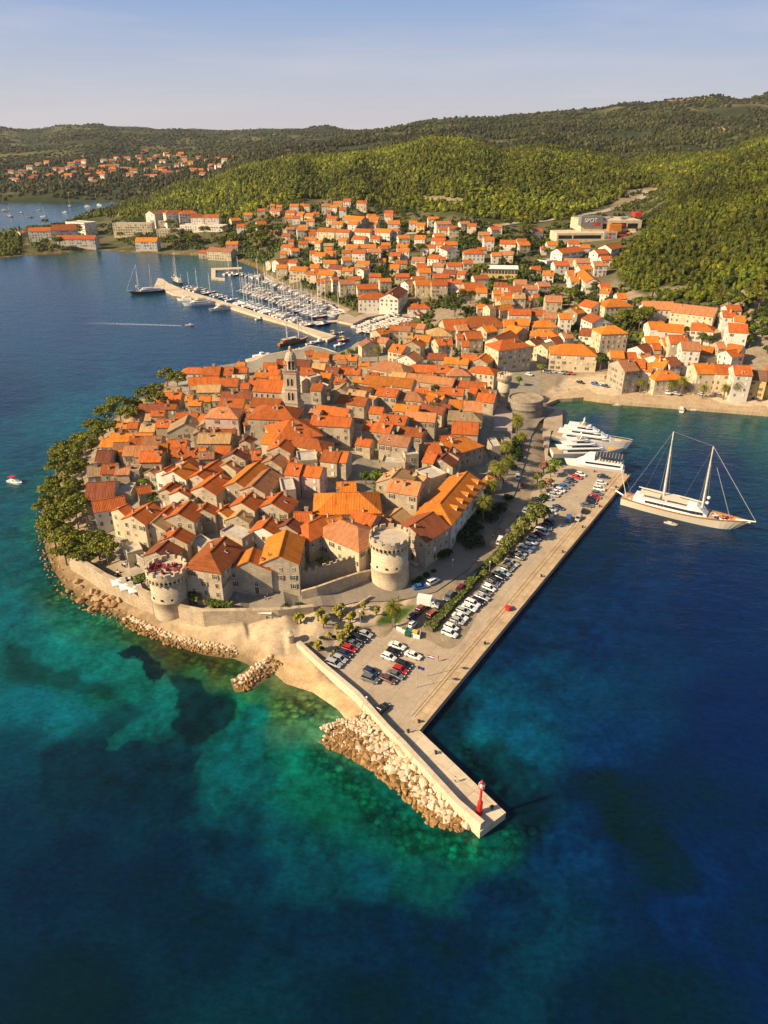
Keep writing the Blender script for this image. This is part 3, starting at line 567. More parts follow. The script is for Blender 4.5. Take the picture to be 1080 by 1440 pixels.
def house(spec, name='house', cat='house', grp='old town houses', lod=0, label=None, look=None):
    (c, u1, v1, u2, v2, W, wh, rk) = spec[:8]; fl = spec[8] if len(spec) > 8 else ''
    wk = next((ch[1] for ch in fl.split() if ch[0] == '/'), 's')
    if lod and '/' not in fl: wk = random.choice('wccs')
    flags = [ch for ch in fl.split() if ch[0] != '/']
    ox, oy, sc = CROP[c]; W = W * (0.98 if lod == 0 else 1.0); pitch = 0.5; flat = 'flat' in flags
    wh = wh * (0.8 if lod == 0 else 0.74); W = W * (1.0 if lod == 0 else 0.9)
    rise = 0.0 if flat else pitch * W / 2; zg = 8.0
    if lod: zg = hit(ox + (u1 + u2) / 2 / sc, oy + (v1 + v2) / 2 / sc + 6).z
    for _ in range(5):
        zr = zg + wh + rise
        p1 = G(ox + u1 / sc, oy + v1 / sc, zr); p2 = G(ox + u2 / sc, oy + v2 / sc, zr); mid = (p1 + p2) / 2; zg = 0.5 * zg + 0.5 * max(gz(mid.x, mid.y), 0.8)
    d = p2 - p1; rz = math.atan2(d.y, d.x); L = max(d.length, 2.0); hl = hr = 0.0
    if 'hip' in flags or 'hl' in flags: hl = W * 0.46
    if 'hip' in flags or 'hr' in flags: hr = W * 0.46
    x0, x1 = -L / 2 - hl, L / 2 + hr
    root = thing(name, (mid.x, mid.y, zg), rz, label, cat, grp)
    # walls
    b = MB(); y = W / 2; zb = -3.0
    if flat:
        b.box(((x0 + x1) / 2, 0, (zb + wh) / 2), (x1 - x0, W, wh - zb))
    else:
        vs = [(x0, -y, zb), (x1, -y, zb), (x1, y, zb), (x0, y, zb), (x0, -y, wh), (x1, -y, wh), (x1, y, wh), (x0, y, wh)]
        fs = [(0, 1, 5, 4), (2, 3, 7, 6)]
        if hl == 0: vs.append((x0, 0, wh + rise)); fs.append((3, 0, 4, len(vs) - 1, 7))
        else: fs.append((3, 0, 4, 7))
        if hr == 0: vs.append((x1, 0, wh + rise)); fs.append((1, 2, 6, len(vs) - 1, 5))
        else: fs.append((1, 2, 6, 5))
        b.add(vs, fs)
        if hl or hr or lod: b.box(((x0 + x1) / 2, 0, wh - 0.1), (x1 - x0 + 0.3, W + 0.3, 0.18))
    b.build('wall', WALL[wk], root)
    # roof
    b = MB(); e = 0.35; th = 0.16
    if flat:
        b.box(((x0 + x1) / 2, 0, wh + 0.04), (x1 - x0 - 0.5, W - 0.5, 0.08))
        for (cx, cy, dx, dy) in ((x0 + 0.15, 0, 0.3, W), (x1 - 0.15, 0, 0.3, W), ((x0 + x1) / 2, y - 0.15, x1 - x0 - 0.6, 0.3), ((x0 + x1) / 2, -y + 0.15, x1 - x0 - 0.6, 0.3)): b.box((cx, cy, wh + 0.35), (dx, dy, 0.7), mi=1)
    else:
        ez = wh - e * pitch; g = 0.25
        a0, a1 = (x0 - e if hl else x0 - g), (x1 + e if hr else x1 + g); r0, r1 = (-L / 2 if hl else x0 - g), (L / 2 if hr else x1 + g)
        sag = [random.uniform(-0.12, 0.05) for _ in range(2)]
        for k, t in ((0, th + 0.05), (1, 0.02)):
            pass
        top = [(a0, -y - e, ez + th), (a1, -y - e, ez + th), (a1, y + e, ez + th), (a0, y + e, ez + th), (r0, 0, wh + rise + th + sag[0] * 0.3), (r1, 0, wh + rise + th + sag[1] * 0.3)]
        bot = [(p[0], p[1], p[2] - th) for p in top]
        fs = [(0, 1, 5, 4), (2, 3, 4, 5)] + ([(3, 0, 4)] if hl else []) + ([(1, 2, 5)] if hr else [])
        o = 6; fb = [tuple(i + o for i in f[::-1]) for f in fs]
        rim = [(0, 6, 7, 1), (2, 8, 9, 3)]
        rim += [(3, 9, 6, 0)] if hl else [(4, 10, 6, 0), (3, 9, 10, 4)]
        rim += [(1, 7, 8, 2)] if hr else [(5, 1, 7, 11), (2, 5, 11, 8)]
        b.add(top + bot, fs + fb + rim, 0)
        n = max(2, int((r1 - r0) / 0.9))
        b.box(((r0 + r1) / 2, 0, wh + rise + th + 0.03), (r1 - r0, 0.34, 0.14), mi=0)       # ridge tiles
    ro = b.build('roof', [ROOF[rk], WALL[wk]], root)
    if not flat and 'nc' not in flags:
        for _ in range(random.choice((0, 1, 1, 2)) if lod == 0 else random.choice((0, 1))):
            cx = random.uniform(x0 + hl + 0.6, x1 - hr - 0.6) if x1 - x0 > 4 else 0; cy = random.choice((-1, 1)) * random.uniform(0.1, 0.6) * y
            link('chimney', random.choice(CHIM), ro, (cx, cy, wh + rise - abs(cy) * pitch + 0.2), random.choice((0, 1.57)))
        if lod == 0 and random.random() < 0.3:
            sy = random.choice((-1, 1)); o = link('skylight', SKYL, ro, (random.uniform(-L / 4, L / 4), sy * y * 0.55, wh + rise - y * 0.55 * pitch + th)); o.rotation_euler = (-sy * math.atan(pitch), 0, 0)
        if 'dm' in flags:
            k = (rk, wk)
            if k not in DORM: DORM[k] = dormer_mesh(rk, wk)
            ca = Vector((-mid.x, -mid.y, 0)); side = -1 if (Matrix.Rotation(rz, 3, 'Z') @ Vector((0, -1, 0))).dot(ca) > 0 else 1
            for q in range(max(1, int(L / 4.5))):
                xx = -L / 2 + (q + 0.5) * L / max(1, int(L / 4.5))
                link('dormer', DORM[k], ro, (xx, side * (y * 0.8), wh + rise - y * 0.8 * pitch - 0.25), 0 if side < 0 else math.pi)
    # windows on the walls the town shows
    kinds = random.choice(('pgG', 'pbB', 'pgb', 'pWb', 'ppW', 'pBW'))
    if 'nw' not in flags:
        R3 = Matrix.Rotation(rz, 3, 'Z'); faces = [((0, -1), (x0, x1), W / 2, 0.0), ((0, 1), (x0, x1), W / 2, math.pi), ((-1, 0), (-W / 2, W / 2), -x0, -math.pi / 2), ((1, 0), (-W / 2, W / 2), x1, math.pi / 2)]
        for (nx, ny), (s0, s1), off, a in faces:
            nw = R3 @ Vector((nx, ny, 0)); cosv = nw.dot(Vector((-mid.x, -mid.y, 0)).normalized())
            if cosv < -0.25: continue
            floors = max(1, int(round(wh / (3.1 if lod else 2.9)))); span = s1 - s0
            cols = max(1, int(span / (2.7 if lod == 0 else 3.0)))
            if lod == 2: floors = min(floors, 3); cols = min(cols, 5)
            jit = random.uniform(-0.25, 0.25)
            for fl_ in range(floors):
                if lod == 0 and fl_ < floors - 3: continue
                for q in range(cols):
                    if random.random() < (0.3 if lod == 0 else 0.15): continue
                    s = s0 + span * (q + 0.5) / cols + jit; z = wh - 1.55 - (floors - 1 - fl_) * 2.85
                    if z < 0.9 and random.random() < 0.5: 
                        me, z = DOOR, 0.0
                    else: me = WIN[random.choice(kinds)] if random.random() < 0.85 else WINS
                    if nx == 0: loc = (s, ny * (off + 0.02), z)
                    else: loc = (nx * (off + 0.02), s, z)
                    o = link('door' if me is DOOR else 'window', me, root, loc, a + math.pi)
            if not flat and nx != 0 and ((nx < 0 and hl == 0) or (nx > 0 and hr == 0)) and W > 5 and random.random() < 0.6:
                link('window', WINS, root, (nx * (off + 0.02), 0, wh + rise * 0.3), a + math.pi)
    shape = 'flat roof' if flat else ('hipped roof' if hl and hr else ('half-hipped roof' if hl or hr else 'gable roof'))
    size = 'small ' if (x1 - x0) * W < 45 else ('long ' if (x1 - x0) > 2.3 * W else '')
    lk = look or f"{size}{WNAME[wk]} house with {RNAME[rk]} {shape}"
    c_px, c_py = proj(mid.x, mid.y, zr - 1.5)
    HOUSES.append(dict(o=root, px=float(c_px), py=float(c_py), look=lk, fixed=label is not None, W=W, L=x1 - x0, rz=rz, zg=zg, wh=wh, mid=mid, rise=rise, x0=x0, x1=x1))
    return HOUSES[-1]
OLD = [
('A',890,143,985,143,8,5,'r','/w hip'),('B',35,140,165,140,11,6,'r'),('B',172,142,262,142,11,6,'r'),('B',265,142,365,142,7,7,'r','/y'),('A',890,224,1115,210,11,6,'r'),('A',965,278,1135,276,9,6,'t'),('A',705,293,825,293,6,6,'t'),
('A',655,335,840,335,12,5,'r'),('A',870,358,925,358,6,6,'o'),('A',985,362,1075,362,5,6,'o'),('A',520,422,725,422,9,6,'d','nc'),('A',410,508,525,510,7,6,'t'),('A',570,497,615,497,7,6,'t'),('A',350,568,425,568,8,6,'o'),('A',440,562,510,562,6,7,'r'),
('A',535,572,645,572,8,5,'t'),('A',655,540,785,540,8,6,'r'),('A',862,572,888,508,15,6,'t'),('A',1010,570,1020,540,7,6,'t'),('A',300,645,620,645,6,7,'o'),('A',235,683,440,683,8,6,'o','/w'),('A',445,672,545,668,9,6,'r'),
('A',560,668,690,665,10,6,'b'),('A',325,715,440,712,8,6,'b'),('A',735,698,880,698,8,6,'r'),('A',970,648,1215,648,9,7,'t'),('A',360,768,410,762,5,6,'o'),('A',405,740,485,738,9,7,'b'),('A',495,738,660,735,10,7,'b'),('A',665,725,735,722,8,6,'o'),
('A',530,785,690,782,9,8,'r'),('A',770,760,1025,758,8,6,'r','dm'),('A',200,775,310,772,11,7,'d'),('A',125,895,225,885,9,7,'t'),('A',240,880,335,878,8,7,'r'),('E',122,105,332,92,14,7,'d'),('A',700,925,770,888,8,8,'r','/w'),
('A',770,935,880,862,10,8,'o','/w'),('A',850,850,905,822,8,8,'d'),('A',810,785,860,785,5,6,'r'),('A',1000,500,1070,500,9,6,'o'),('A',800,490,960,490,6,5,'r'),
('E',160,247,400,205,8,9,'r','/w'),('E',355,300,430,265,8,10,'r','/c'),('E',460,350,612,252,9,11,'r','/c'),('E',612,405,705,325,8.5,7.5,'t'),('E',700,330,790,257,8,8,'r'),('E',810,335,905,240,10,9,'r'),('F',130,410,165,362,8,8,'r'),
('E',640,625,760,518,9,8,'d'),('E',765,505,825,440,9,8,'r'),('E',810,165,850,130,7,8,'r','/w'),('E',400,600,520,570,9,4.5,'g','flat nw /c'),('E',345,155,475,150,8,4,'g','flat nw'),('E',500,665,560,640,8,3.5,'g','flat nw /g'),
('F',130,238,268,135,10,8,'r'),('F',310,68,350,42,8,7,'b','/c'),('B',255,800,287,765,9,8,'d'),('F',90,150,255,38,8,7,'r'),('F',383,205,560,50,9,8,'o'),('F',508,235,640,105,9,8,'b'),('F',425,360,510,282,9,9,'r'),('F',655,365,735,280,11,8,'r'),
('B',540,850,605,800,9,7,'b'),('B',680,872,785,882,9,10,'r','/k'),('B',800,890,940,905,8,10,'r','/k'),('F',730,235,830,225,10,9,'g','flat /k'),('F',190,740,305,620,11,11,'r','hl'),('F',80,700,190,650,9,4,'g','flat nw'),
('F',350,620,450,560,9,8,'g','flat'),('F',260,425,335,375,8,6.5,'o'),('F',390,462,430,420,8,7,'t'),('F',480,805,518,705,12.5,9.5,'o'),('F',710,765,765,570,11,10.5,'o'),('F',585,550,655,470,9,8,'r','/w'),('F',765,530,815,480,8,9,'d'),('F',725,492,790,492,6,8,'r'),
('G',75,735,165,692,10,8,'r','hip'),('G',275,505,455,500,15,7,'o','hip /w'),('G',290,425,430,420,7,8,'o'),('G',425,638,590,680,7,8,'r'),('G',320,712,450,765,13,9,'p','hip /c'),('G',215,700,320,678,8,8.5,'o'),('G',205,180,380,195,9,9,'r'),
('B',675,650,905,695,9,7,'r','hr /c'),('B',505,648,660,665,9,7,'o','/c'),('B',600,745,650,692,9,7,'r'),('B',745,830,890,820,9,8,'g','flat'),('G',700,392,930,425,10,11,'p'),('G',700,390,770,318,11,10,'t'),('G',690,680,780,615,10,5,'t'),
('H',315,690,525,448,13,10,'o','hl /w dm'),('H',85,865,265,755,13,10,'d'),('H',680,475,735,500,9,4,'r'),('H',322,352,368,310,10,8,'d'),('H',330,225,485,182,13,7,'o','hr'),('H',385,300,410,260,8,7,'d'),('H',415,70,610,80,12,7,'r'),
('C',560,862,740,885,8,8,'r'),('C',420,918,635,945,9,11,'p'),('C',300,822,500,850,9,9,'r'),('C',420,768,610,790,9,8,'r','dm'),('C',600,748,830,765,9,9,'p'),('C',515,692,700,708,7,8,'o'),('C',335,712,430,722,7,9,'r'),
('B',900,432,1142,465,8,8,'r'),('B',862,512,1160,530,9,11,'r'),('C',100,622,310,650,9,10,'r'),('C',170,582,300,598,7,8,'t'),('C',95,575,145,530,10,7,'t'),('C',390,568,545,585,9,9,'r'),('C',600,598,680,605,10,7,'b','hip'),('C',295,472,660,505,11,7,'o'),
('C',615,458,970,500,9,6,'b'),('C',495,448,600,455,8,6,'t'),('C',430,360,560,385,14,6,'b','hip'),('C',655,392,910,400,10,6,'r','hip'),('C',600,320,660,290,12,9,'b','/w'),('C',895,335,1075,345,9,7,'o'),('D',440,415,470,415,11,7,'p','hip'),
('D',485,312,600,318,8,7,'r'),('D',615,345,665,305,10,8,'o'),('D',605,402,690,412,9,9,'r','hip /c'),('D',235,305,375,318,7,6,'d'),('D',450,512,670,528,8,7,'r'),('D',365,570,500,580,8,7,'r'),('D',545,565,605,572,7,7,'r'),('D',610,605,740,618,10,7,'r'),
('D',625,570,700,560,7,8,'o'),('D',195,602,345,600,8,6,'o'),('D',135,562,260,575,8,6,'r'),('D',235,682,400,700,9,7,'d'),('D',390,658,490,665,10,7,'o'),('D',500,668,640,675,12,7,'p'),('D',385,742,560,752,10,7,'t','hr'),('D',420,832,615,842,7,7,'t'),
('C',0,310,100,315,8,6,'b'),('C',105,318,230,322,8,6,'o'),('C',110,418,255,425,8,8,'r'),('C',65,488,140,492,6,8,'r'),('C',0,412,90,418,9,8,'d'),('C',300,190,330,215,11,8,'b'),('B',770,145,850,150,12,8,'r','hip'),('B',865,268,945,275,8,9,'r','/g'),
('B',435,170,530,175,8,7,'o'),('B',540,158,620,165,9,7,'r'),('B',490,108,590,108,9,6,'r'),('B',590,82,700,80,8,6,'d'),('B',740,84,850,90,10,6,'d'),('B',290,103,350,103,7,6,'o'),('B',165,228,300,228,10,6,'r'),('B',385,228,430,228,9,6,'r'),('B',320,265,380,265,7,6,'r'),
('B',875,32,990,38,8,6,'o'),('B',805,18,870,15,6,6,'r'),('B',1000,42,1080,45,8,6,'b'),('B',865,112,960,115,9,7,'t'),('B',1005,145,1075,150,9,7,'r'),('B',915,185,1005,192,8,7,'o'),('B',1035,218,1080,220,8,7,'r'),('B',175,330,400,335,8,7,'d'),
('B',170,380,345,385,10,7,'r'),('B',160,448,225,450,11,11,'p','hip /k'),('B',20,503,130,530,9,6,'r'),('B',95,617,275,618,6,6,'r'),('B',10,365,90,365,6,6,'o'),('B',105,353,170,352,7,6,'t'),('B',135,742,240,745,7,6,'r'),('B',385,490,400,530,7,8,'r','hip'),
('B',515,432,640,438,14,10,'r','hip'),('B',690,545,730,540,18,8,'r','hip'),('B',690,860,735,830,6,6,'r'),('B',395,780,460,775,8,7,'r'),('B',0,760,50,758,7,6,'o'),('B',950,775,1075,790,9,9,'r'),('H',20,425,90,450,8,7,'d'),('C',740,600,890,640,7,6,'o'),('C',720,690,900,720,8,7,'d'),
('G',1000,560,1050,610,8,7,'o'),('G',970,200,1050,215,8,8,'r'),('G',940,130,1060,120,10,8,'r'),('D',310,940,420,925,7,6,'r'),('D',0,960,60,970,7,10,'p'),('G',600,690,700,705,5,7,'p'),('H',30,300,130,290,9,9,'g','flat /s'),('H',205,335,255,330,7,7,'r'),
('H',190,480,310,440,9,7,'g','flat /s'),('G',640,240,820,250,10,5,'g','flat /s nw'),('E',880,215,960,230,8,6,'g','flat nw'),('B',850,210,890,225,7,9,'g','flat'),
]
for s in OLD: house(s)
# small outbuildings that close the gaps between the houses
TOWNPOLY = np.array([tuple(G(a, b, 8))[:2] for a, b in ((150,690),(170,640),(235,560),(320,520),(450,505),(560,500),(660,520),(690,560),(660,640),(600,700),(560,740),(500,790),(400,800),(300,800),(200,760))])
_rng = random.Random(3); _n = 0; _t = 0
while _n < 46 and _t < 6000:
    _t += 1; q = G(_rng.uniform(150, 690), _rng.uniform(505, 790), 8); h = min(HOUSES, key=lambda h: (h['mid'].xy - q.xy).length)
    if sdist(np.array([[q.x, q.y]]), TOWNPOLY)[0] < 2: continue
    if any(abs((Matrix.Rotation(-k['rz'], 2) @ (q.xy - k['mid'].xy)).x) < k['L'] / 2 + 1.6 and abs((Matrix.Rotation(-k['rz'], 2) @ (q.xy - k['mid'].xy)).y) < k['W'] / 2 + 1.6 for k in HOUSES if (k['mid'].xy - q.xy).length < 26): continue
    wh = _rng.uniform(4.5, 8); zr = gz(q.x, q.y) + wh * .8 + 1.4; d = Vector((math.cos(h['rz']), math.sin(h['rz']), 0)) * _rng.uniform(2, 3.4); x1, y1 = proj(q.x - d.x, q.y - d.y, zr); x2, y2 = proj(q.x + d.x, q.y + d.y, zr)
    house(('O', float(x1), float(y1), float(x2), float(y2), _rng.uniform(4.6, 6.5), wh, _rng.choice('orrdbtpg'), 'flat' if _rng.random() < .15 else '')); _n += 1
NECK = [('C',365,125,430,110,10,8,'o'),('C',475,92,550,92,9,9,'r'),('C',555,95,640,100,9,10,'p'),('C',560,72,680,75,9,5,'r'),('C',690,80,750,85,9,8,'p'),('C',600,150,650,150,9,9,'t'),('C',640,215,680,185,11,10,'o'),('C',500,235,600,250,11,12,'o','/c dm'),
('C',670,165,790,175,10,9,'o'),('C',820,195,880,190,11,11,'r','/c'),('C',890,200,950,200,9,11,'r','/c'),('C',985,160,1030,160,8,10,'r'),('C',1020,210,1075,210,9,10,'r'),('C',770,305,910,310,9,7,'d'),('C',400,180,470,190,9,7,'p'),('C',335,190,390,180,9,7,'d'),('C',835,112,865,112,14,9,'t','hip /c'),
('P',10,312,200,305,20,6,'r'),('P',200,290,330,290,20,7,'r','hip'),('P',150,390,250,385,12,10,'r'),('P',395,315,460,315,12,8,'o'),('P',470,305,560,308,12,8,'o'),('P',440,345,520,365,13,8,'o'),('P',90,345,160,340,11,7,'p'),('P',260,355,330,345,11,9,'o')]
for s in NECK: house(s, grp='houses by the neck of the peninsula')
ML = [('R',90,120,120,120,9,7,'o'),('R',130,125,165,125,10,8,'o'),('R',10,150,60,150,10,6,'r'),('R',100,150,165,155,10,7,'r'),('R',215,120,270,120,12,8,'o','/w'),('R',280,118,310,118,9,7,'o'),('R',305,120,340,120,9,8,'r','/w'),('R',185,190,240,190,12,7,'o'),('R',270,170,310,172,12,8,'o'),('R',315,178,370,180,12,8,'o'),('R',360,170,400,170,10,7,'r'),('R',320,215,370,215,10,7,'o'),
('R',450,160,475,160,8,9,'r'),('R',455,197,520,200,11,8,'r'),('R',485,230,555,232,10,7,'o'),('R',570,185,690,195,14,8,'o'),('R',715,200,780,202,12,8,'o'),('R',590,228,650,230,12,9,'o','/w'),('R',700,232,770,235,12,9,'o','/w'),('R',835,225,910,225,14,9,'o','/w'),('R',970,225,1020,225,11,9,'o','/w'),('R',1025,238,1075,240,11,8,'o','/y'),('R',170,255,220,255,10,6,'r'),('R',275,255,335,258,9,7,'o'),('R',335,282,380,283,9,6,'r'),('R',0,230,60,228,16,12,'r','/c'),
('R',80,285,140,287,8,5,'r'),('R',400,270,510,275,14,10,'o','/c'),('R',515,280,600,285,10,8,'r'),('R',630,275,735,280,13,10,'o','/w'),('R',750,275,860,280,14,11,'o','/w'),('R',870,280,910,283,9,9,'r'),('R',165,308,215,308,10,8,'r','/w'),('R',205,345,240,345,8,5,'r'),('R',310,330,350,330,8,6,'o'),('R',340,335,385,337,9,7,'o'),('R',270,355,330,355,10,7,'r'),('R',385,352,420,355,9,9,'o','/c'),('R',530,335,580,337,10,8,'o'),('R',620,320,700,325,13,9,'r','/w'),
('R',735,320,790,322,12,7,'r','/w'),('R',1010,318,1075,320,14,9,'o','/w'),('R',575,375,650,378,12,9,'o','/c'),('R',660,375,760,375,13,6,'o','/w'),('R',895,370,970,372,12,7,'o','/w'),('R',170,375,240,380,10,10,'r'),('R',430,370,490,370,8,8,'t'),('R',440,395,480,395,8,6,'o','/w'),('R',340,415,385,415,10,11,'r'),('R',380,425,445,428,12,10,'o','/w'),('R',155,420,190,420,10,8,'o','/c'),('R',545,412,600,412,10,9,'r'),('R',615,408,695,410,12,11,'r','/w'),
('R',850,425,920,428,12,8,'r'),('R',780,465,820,465,10,6,'o'),('R',890,478,955,478,10,8,'r'),('R',640,480,720,482,12,7,'o','/w'),('R',470,505,550,510,12,8,'d','/c'),('R',550,520,620,522,11,8,'o'),('R',625,500,680,500,10,8,'t','/w'),('R',715,560,790,560,10,9,'r'),('R',880,560,970,560,10,9,'r'),('R',660,530,700,520,8,9,'p','/w'),('R',210,475,265,478,9,9,'r','/w'),('R',75,480,110,475,9,8,'t','/c'),('R',120,475,190,462,10,9,'r'),
('R',130,505,200,505,11,11,'o','/c'),('R',225,515,330,520,12,11,'o','/c'),('R',330,545,390,548,10,10,'r','/c'),('R',400,540,500,545,12,12,'o','/c'),('R',385,595,440,595,10,12,'r','/c'),('R',430,590,475,588,8,13,'b','/c'),('R',475,585,520,582,8,14,'r','/w'),('R',525,600,620,597,12,14,'b','/c'),('R',580,580,660,580,10,9,'r'),('R',635,630,760,625,13,9,'r','/c'),('W',700,143,790,143,15,13,'r','hip /w'),('W',840,148,905,98,16,13,'d','/w'),('R',1010,600,1075,595,12,12,'o'),('R',1025,525,1080,525,12,9,'o'),('R',945,605,985,598,10,11,'p','/w'),('R',1000,750,1060,750,12,5,'r','hip /w'),
('S',235,230,330,228,11,10,'p'),('S',215,332,300,335,11,7,'r','/w'),('S',160,378,235,380,10,7,'r','/w'),('S',300,375,350,395,13,11,'d','/w'),('S',455,405,500,405,14,10,'r','hip /w'),('S',540,328,605,328,12,11,'o','/w'),('S',645,348,745,350,12,10,'r','/w'),('S',590,428,650,428,10,8,'o'),('S',650,420,730,422,10,9,'p'),('S',500,395,560,395,8,4,'r'),('S',200,440,270,445,12,8,'r','/w'),('S',270,455,300,455,9,7,'r'),('S',310,490,400,490,11,8,'r','/w'),('S',410,475,470,475,10,9,'r'),('S',290,535,370,540,12,7,'d'),('S',380,545,430,548,9,7,'r'),
('S',130,525,205,525,13,10,'o','/c'),('S',220,562,320,562,11,9,'r'),('S',110,600,205,600,14,13,'o'),('S',210,600,310,600,14,13,'r'),('S',0,560,75,560,12,8,'r'),('S',40,610,100,600,10,11,'p','/w'),('S',410,620,530,615,14,6,'r'),('S',490,650,560,650,12,6,'o'),('S',600,665,650,665,10,8,'o'),('S',670,680,740,680,11,7,'r'),('S',730,685,800,685,12,9,'t'),('S',620,705,720,705,11,8,'o'),('S',790,705,840,705,9,7,'o'),('S',850,690,890,690,9,8,'r'),('S',930,700,1035,702,14,9,'p','/c'),('S',500,755,550,755,10,6,'o'),('S',560,760,600,755,9,10,'b'),('S',940,358,1005,358,12,9,'o'),('S',900,390,940,390,9,6,'r'),('S',840,515,900,515,11,5,'r'),
('T',360,625,425,685,12,9,'o','/w'),('T',255,630,300,630,11,9,'o','/w'),('T',275,670,330,670,12,9,'o','/w'),('T',485,740,540,745,13,9,'o','/w'),('T',570,775,630,775,11,8,'o','/w'),('T',465,712,525,712,10,8,'r','/k'),('T',195,495,330,478,14,10,'r','/w'),('T',500,470,580,455,14,9,'o','/w'),('T',430,500,500,495,13,9,'r','/w'),('T',470,540,540,540,11,7,'r','/w'),('T',100,572,190,560,12,5,'g','flat /w'),
('P',430,245,570,248,12,9,'r','/w'),('P',570,250,660,255,11,8,'r'),('P',650,268,730,270,11,13,'p','/g'),('P',745,272,820,272,11,13,'o','/w'),('P',820,240,870,228,13,11,'o','/g'),('P',915,185,1000,205,14,12,'r','/w'),('P',1050,190,1080,190,12,12,'o','/w'),('P',950,270,1020,300,14,11,'r','/w'),('P',625,318,680,318,13,8,'o','hip'),('P',630,372,690,375,14,10,'o','hip'),('P',390,440,470,430,16,17,'r','hip /c'),('P',340,425,440,380,13,13,'d','/c'),('P',370,190,450,185,11,8,'t'),('P',350,225,440,215,11,7,'o'),('P',110,120,240,115,0.1+11,6,'r'),
('P',780,465,900,470,18,12,'o','hip /c'),('P',635,470,700,450,11,10,'t','/c'),('P',690,430,740,420,12,9,'d','/w'),('P',760,395,820,390,11,8,'p','/w'),('P',890,365,990,375,14,6,'d','/w'),('P',560,440,620,420,10,9,'d'),
('Q',60,352,110,350,14,16,'o','hip /c'),('Q',285,195,480,200,16,10,'p','/w'),('Q',490,210,760,240,17,10,'p','/c'),('Q',320,325,420,325,13,9,'o','/w'),('Q',390,335,550,348,14,9,'o','/w'),('Q',600,332,685,340,13,9,'r','hr /w'),('Q',790,255,870,258,12,8,'r','/w'),('Q',810,222,900,222,10,9,'r','/w'),('Q',870,285,940,290,11,8,'o','/w'),('Q',830,335,950,342,15,12,'r','/w'),('Q',85,182,140,180,16,11,'o','hip /c'),('Q',120,145,180,145,12,9,'o','/w'),
('Q',300,418,385,420,12,8,'o'),('Q',410,430,470,430,12,9,'o','/c'),('Q',450,410,565,412,14,13,'r','/c'),('Q',530,450,645,455,14,17,'b'),('Q',345,465,395,465,10,8,'r'),('Q',250,480,310,462,12,9,'d','/w'),('Q',80,508,165,510,12,8,'o'),('Q',175,520,240,520,10,7,'r'),('Q',265,530,330,525,10,8,'p'),('Q',130,570,220,562,17,15,'b','/g'),('Q',235,562,300,565,13,15,'r','/c'),('Q',295,585,350,590,13,13,'o','/w'),('Q',355,540,400,530,12,9,'o'),('Q',370,560,450,575,12,8,'o'),('Q',430,555,500,550,12,9,'d'),('Q',400,638,465,635,13,10,'o','hip /c'),
('Q',660,480,740,490,13,8,'o'),('Q',750,455,800,455,11,11,'p'),('Q',840,465,925,480,12,9,'o','/w'),('Q',815,510,890,500,11,9,'r','/w'),('Q',610,590,740,590,15,14,'o','/c'),('Q',745,595,840,600,14,13,'r','/c'),('Q',860,600,970,605,14,17,'r','/w dm'),('Q',965,630,1075,640,14,12,'b','/y'),('Q',1075,600,1150,610,14,14,'r','/y'),('Q',650,530,740,560,11,8,'g','flat'),
('V',970,320,1010,318,12,8,'o'),('V',1030,297,1065,297,12,8,'o'),('V',1000,345,1040,345,12,8,'r'),('V',75,375,105,372,10,7,'o','/w'),('V',885,442,985,448,14,11,'p','/c'),('V',840,455,880,455,10,7,'r','/c'),('V',955,418,1005,418,12,10,'o')]
house(('H', 690, 235, 760, 232, 9, 6, 'g', 'flat /g'), grp='houses by the neck of the peninsula'); house(('H', 785, 222, 850, 220, 7, 4, 'g', 'flat /g nw'), grp='houses by the neck of the peninsula')
for s in ML: house(s, lod=1, grp='houses of the mainland town')
HOTEL = [('V',120,360,215,358,16,11,'r','/w'),('V',218,348,320,345,24,15,'r','/w'),('V',240,392,405,392,16,9,'r','/w'),('V',300,334,380,340,22,14,'g','flat /w'),('V',480,342,645,342,14,14,'g','flat /c'),('V',630,290,700,282,18,16,'b','/w'),('V',710,287,750,285,14,17,'r','hip /w'),('V',775,288,810,287,16,15,'r','hip /w'),('V',808,304,860,304,14,13,'r','/w'),('V',865,304,925,304,14,13,'r','/w'),('V',665,367,765,367,14,8,'g','flat /c'),('V',770,348,950,352,18,6,'g','flat /w'),('V',575,402,665,402,16,10,'o','/w'),('V',640,330,740,330,14,8,'g','flat /c')]
for s in HOTEL: house(s[:6] + (s[6] / .74,) + s[7:], 'hotel_building', 'hotel', 'hotel buildings on the headland', lod=1, look=f"{WNAME[s[8].split('/')[1][0]]} hotel block with {RNAME[s[7]]} {'flat' if 'flat' in s[8] else 'pitched'} roof")
# more of the small houses on the slopes
_n = 0; _t = 0; _rng = random.Random(8)
while _n < 60 and _t < 4000:
    _t += 1; px, py = _rng.uniform(385, 860), _rng.uniform(286, 425)
    if inpoly(np.array([px]), np.array([py]), [(385,300),(480,284),(560,305),(640,322),(740,330),(860,345),(850,390),(800,420),(620,440),(560,410),(430,395),(395,340)])[0] < 0: continue
    if (655 < px < 750 and 358 < py < 402) or (768 < px < 925 and py < 350): continue
    p = hit(px, py)
    if any((h['mid'].xy - p.xy).length < max(h['L'], h['W']) * .5 + 7.5 for h in HOUSES): continue
    zr = p.z + 8; x1, y1 = proj(p.x - 5, p.y, zr); x2, y2 = proj(p.x + _rng.uniform(3, 7), p.y + _rng.uniform(-2.5, 2.5), zr); house(('O', float(x1), float(y1), float(x2), float(y2), _rng.uniform(9, 12), _rng.uniform(7.5, 11), _rng.choice('oorrp'), _rng.choice(['/w', '/c', '/w', '/w'])), lod=1, grp='houses of the mainland town'); _n += 1
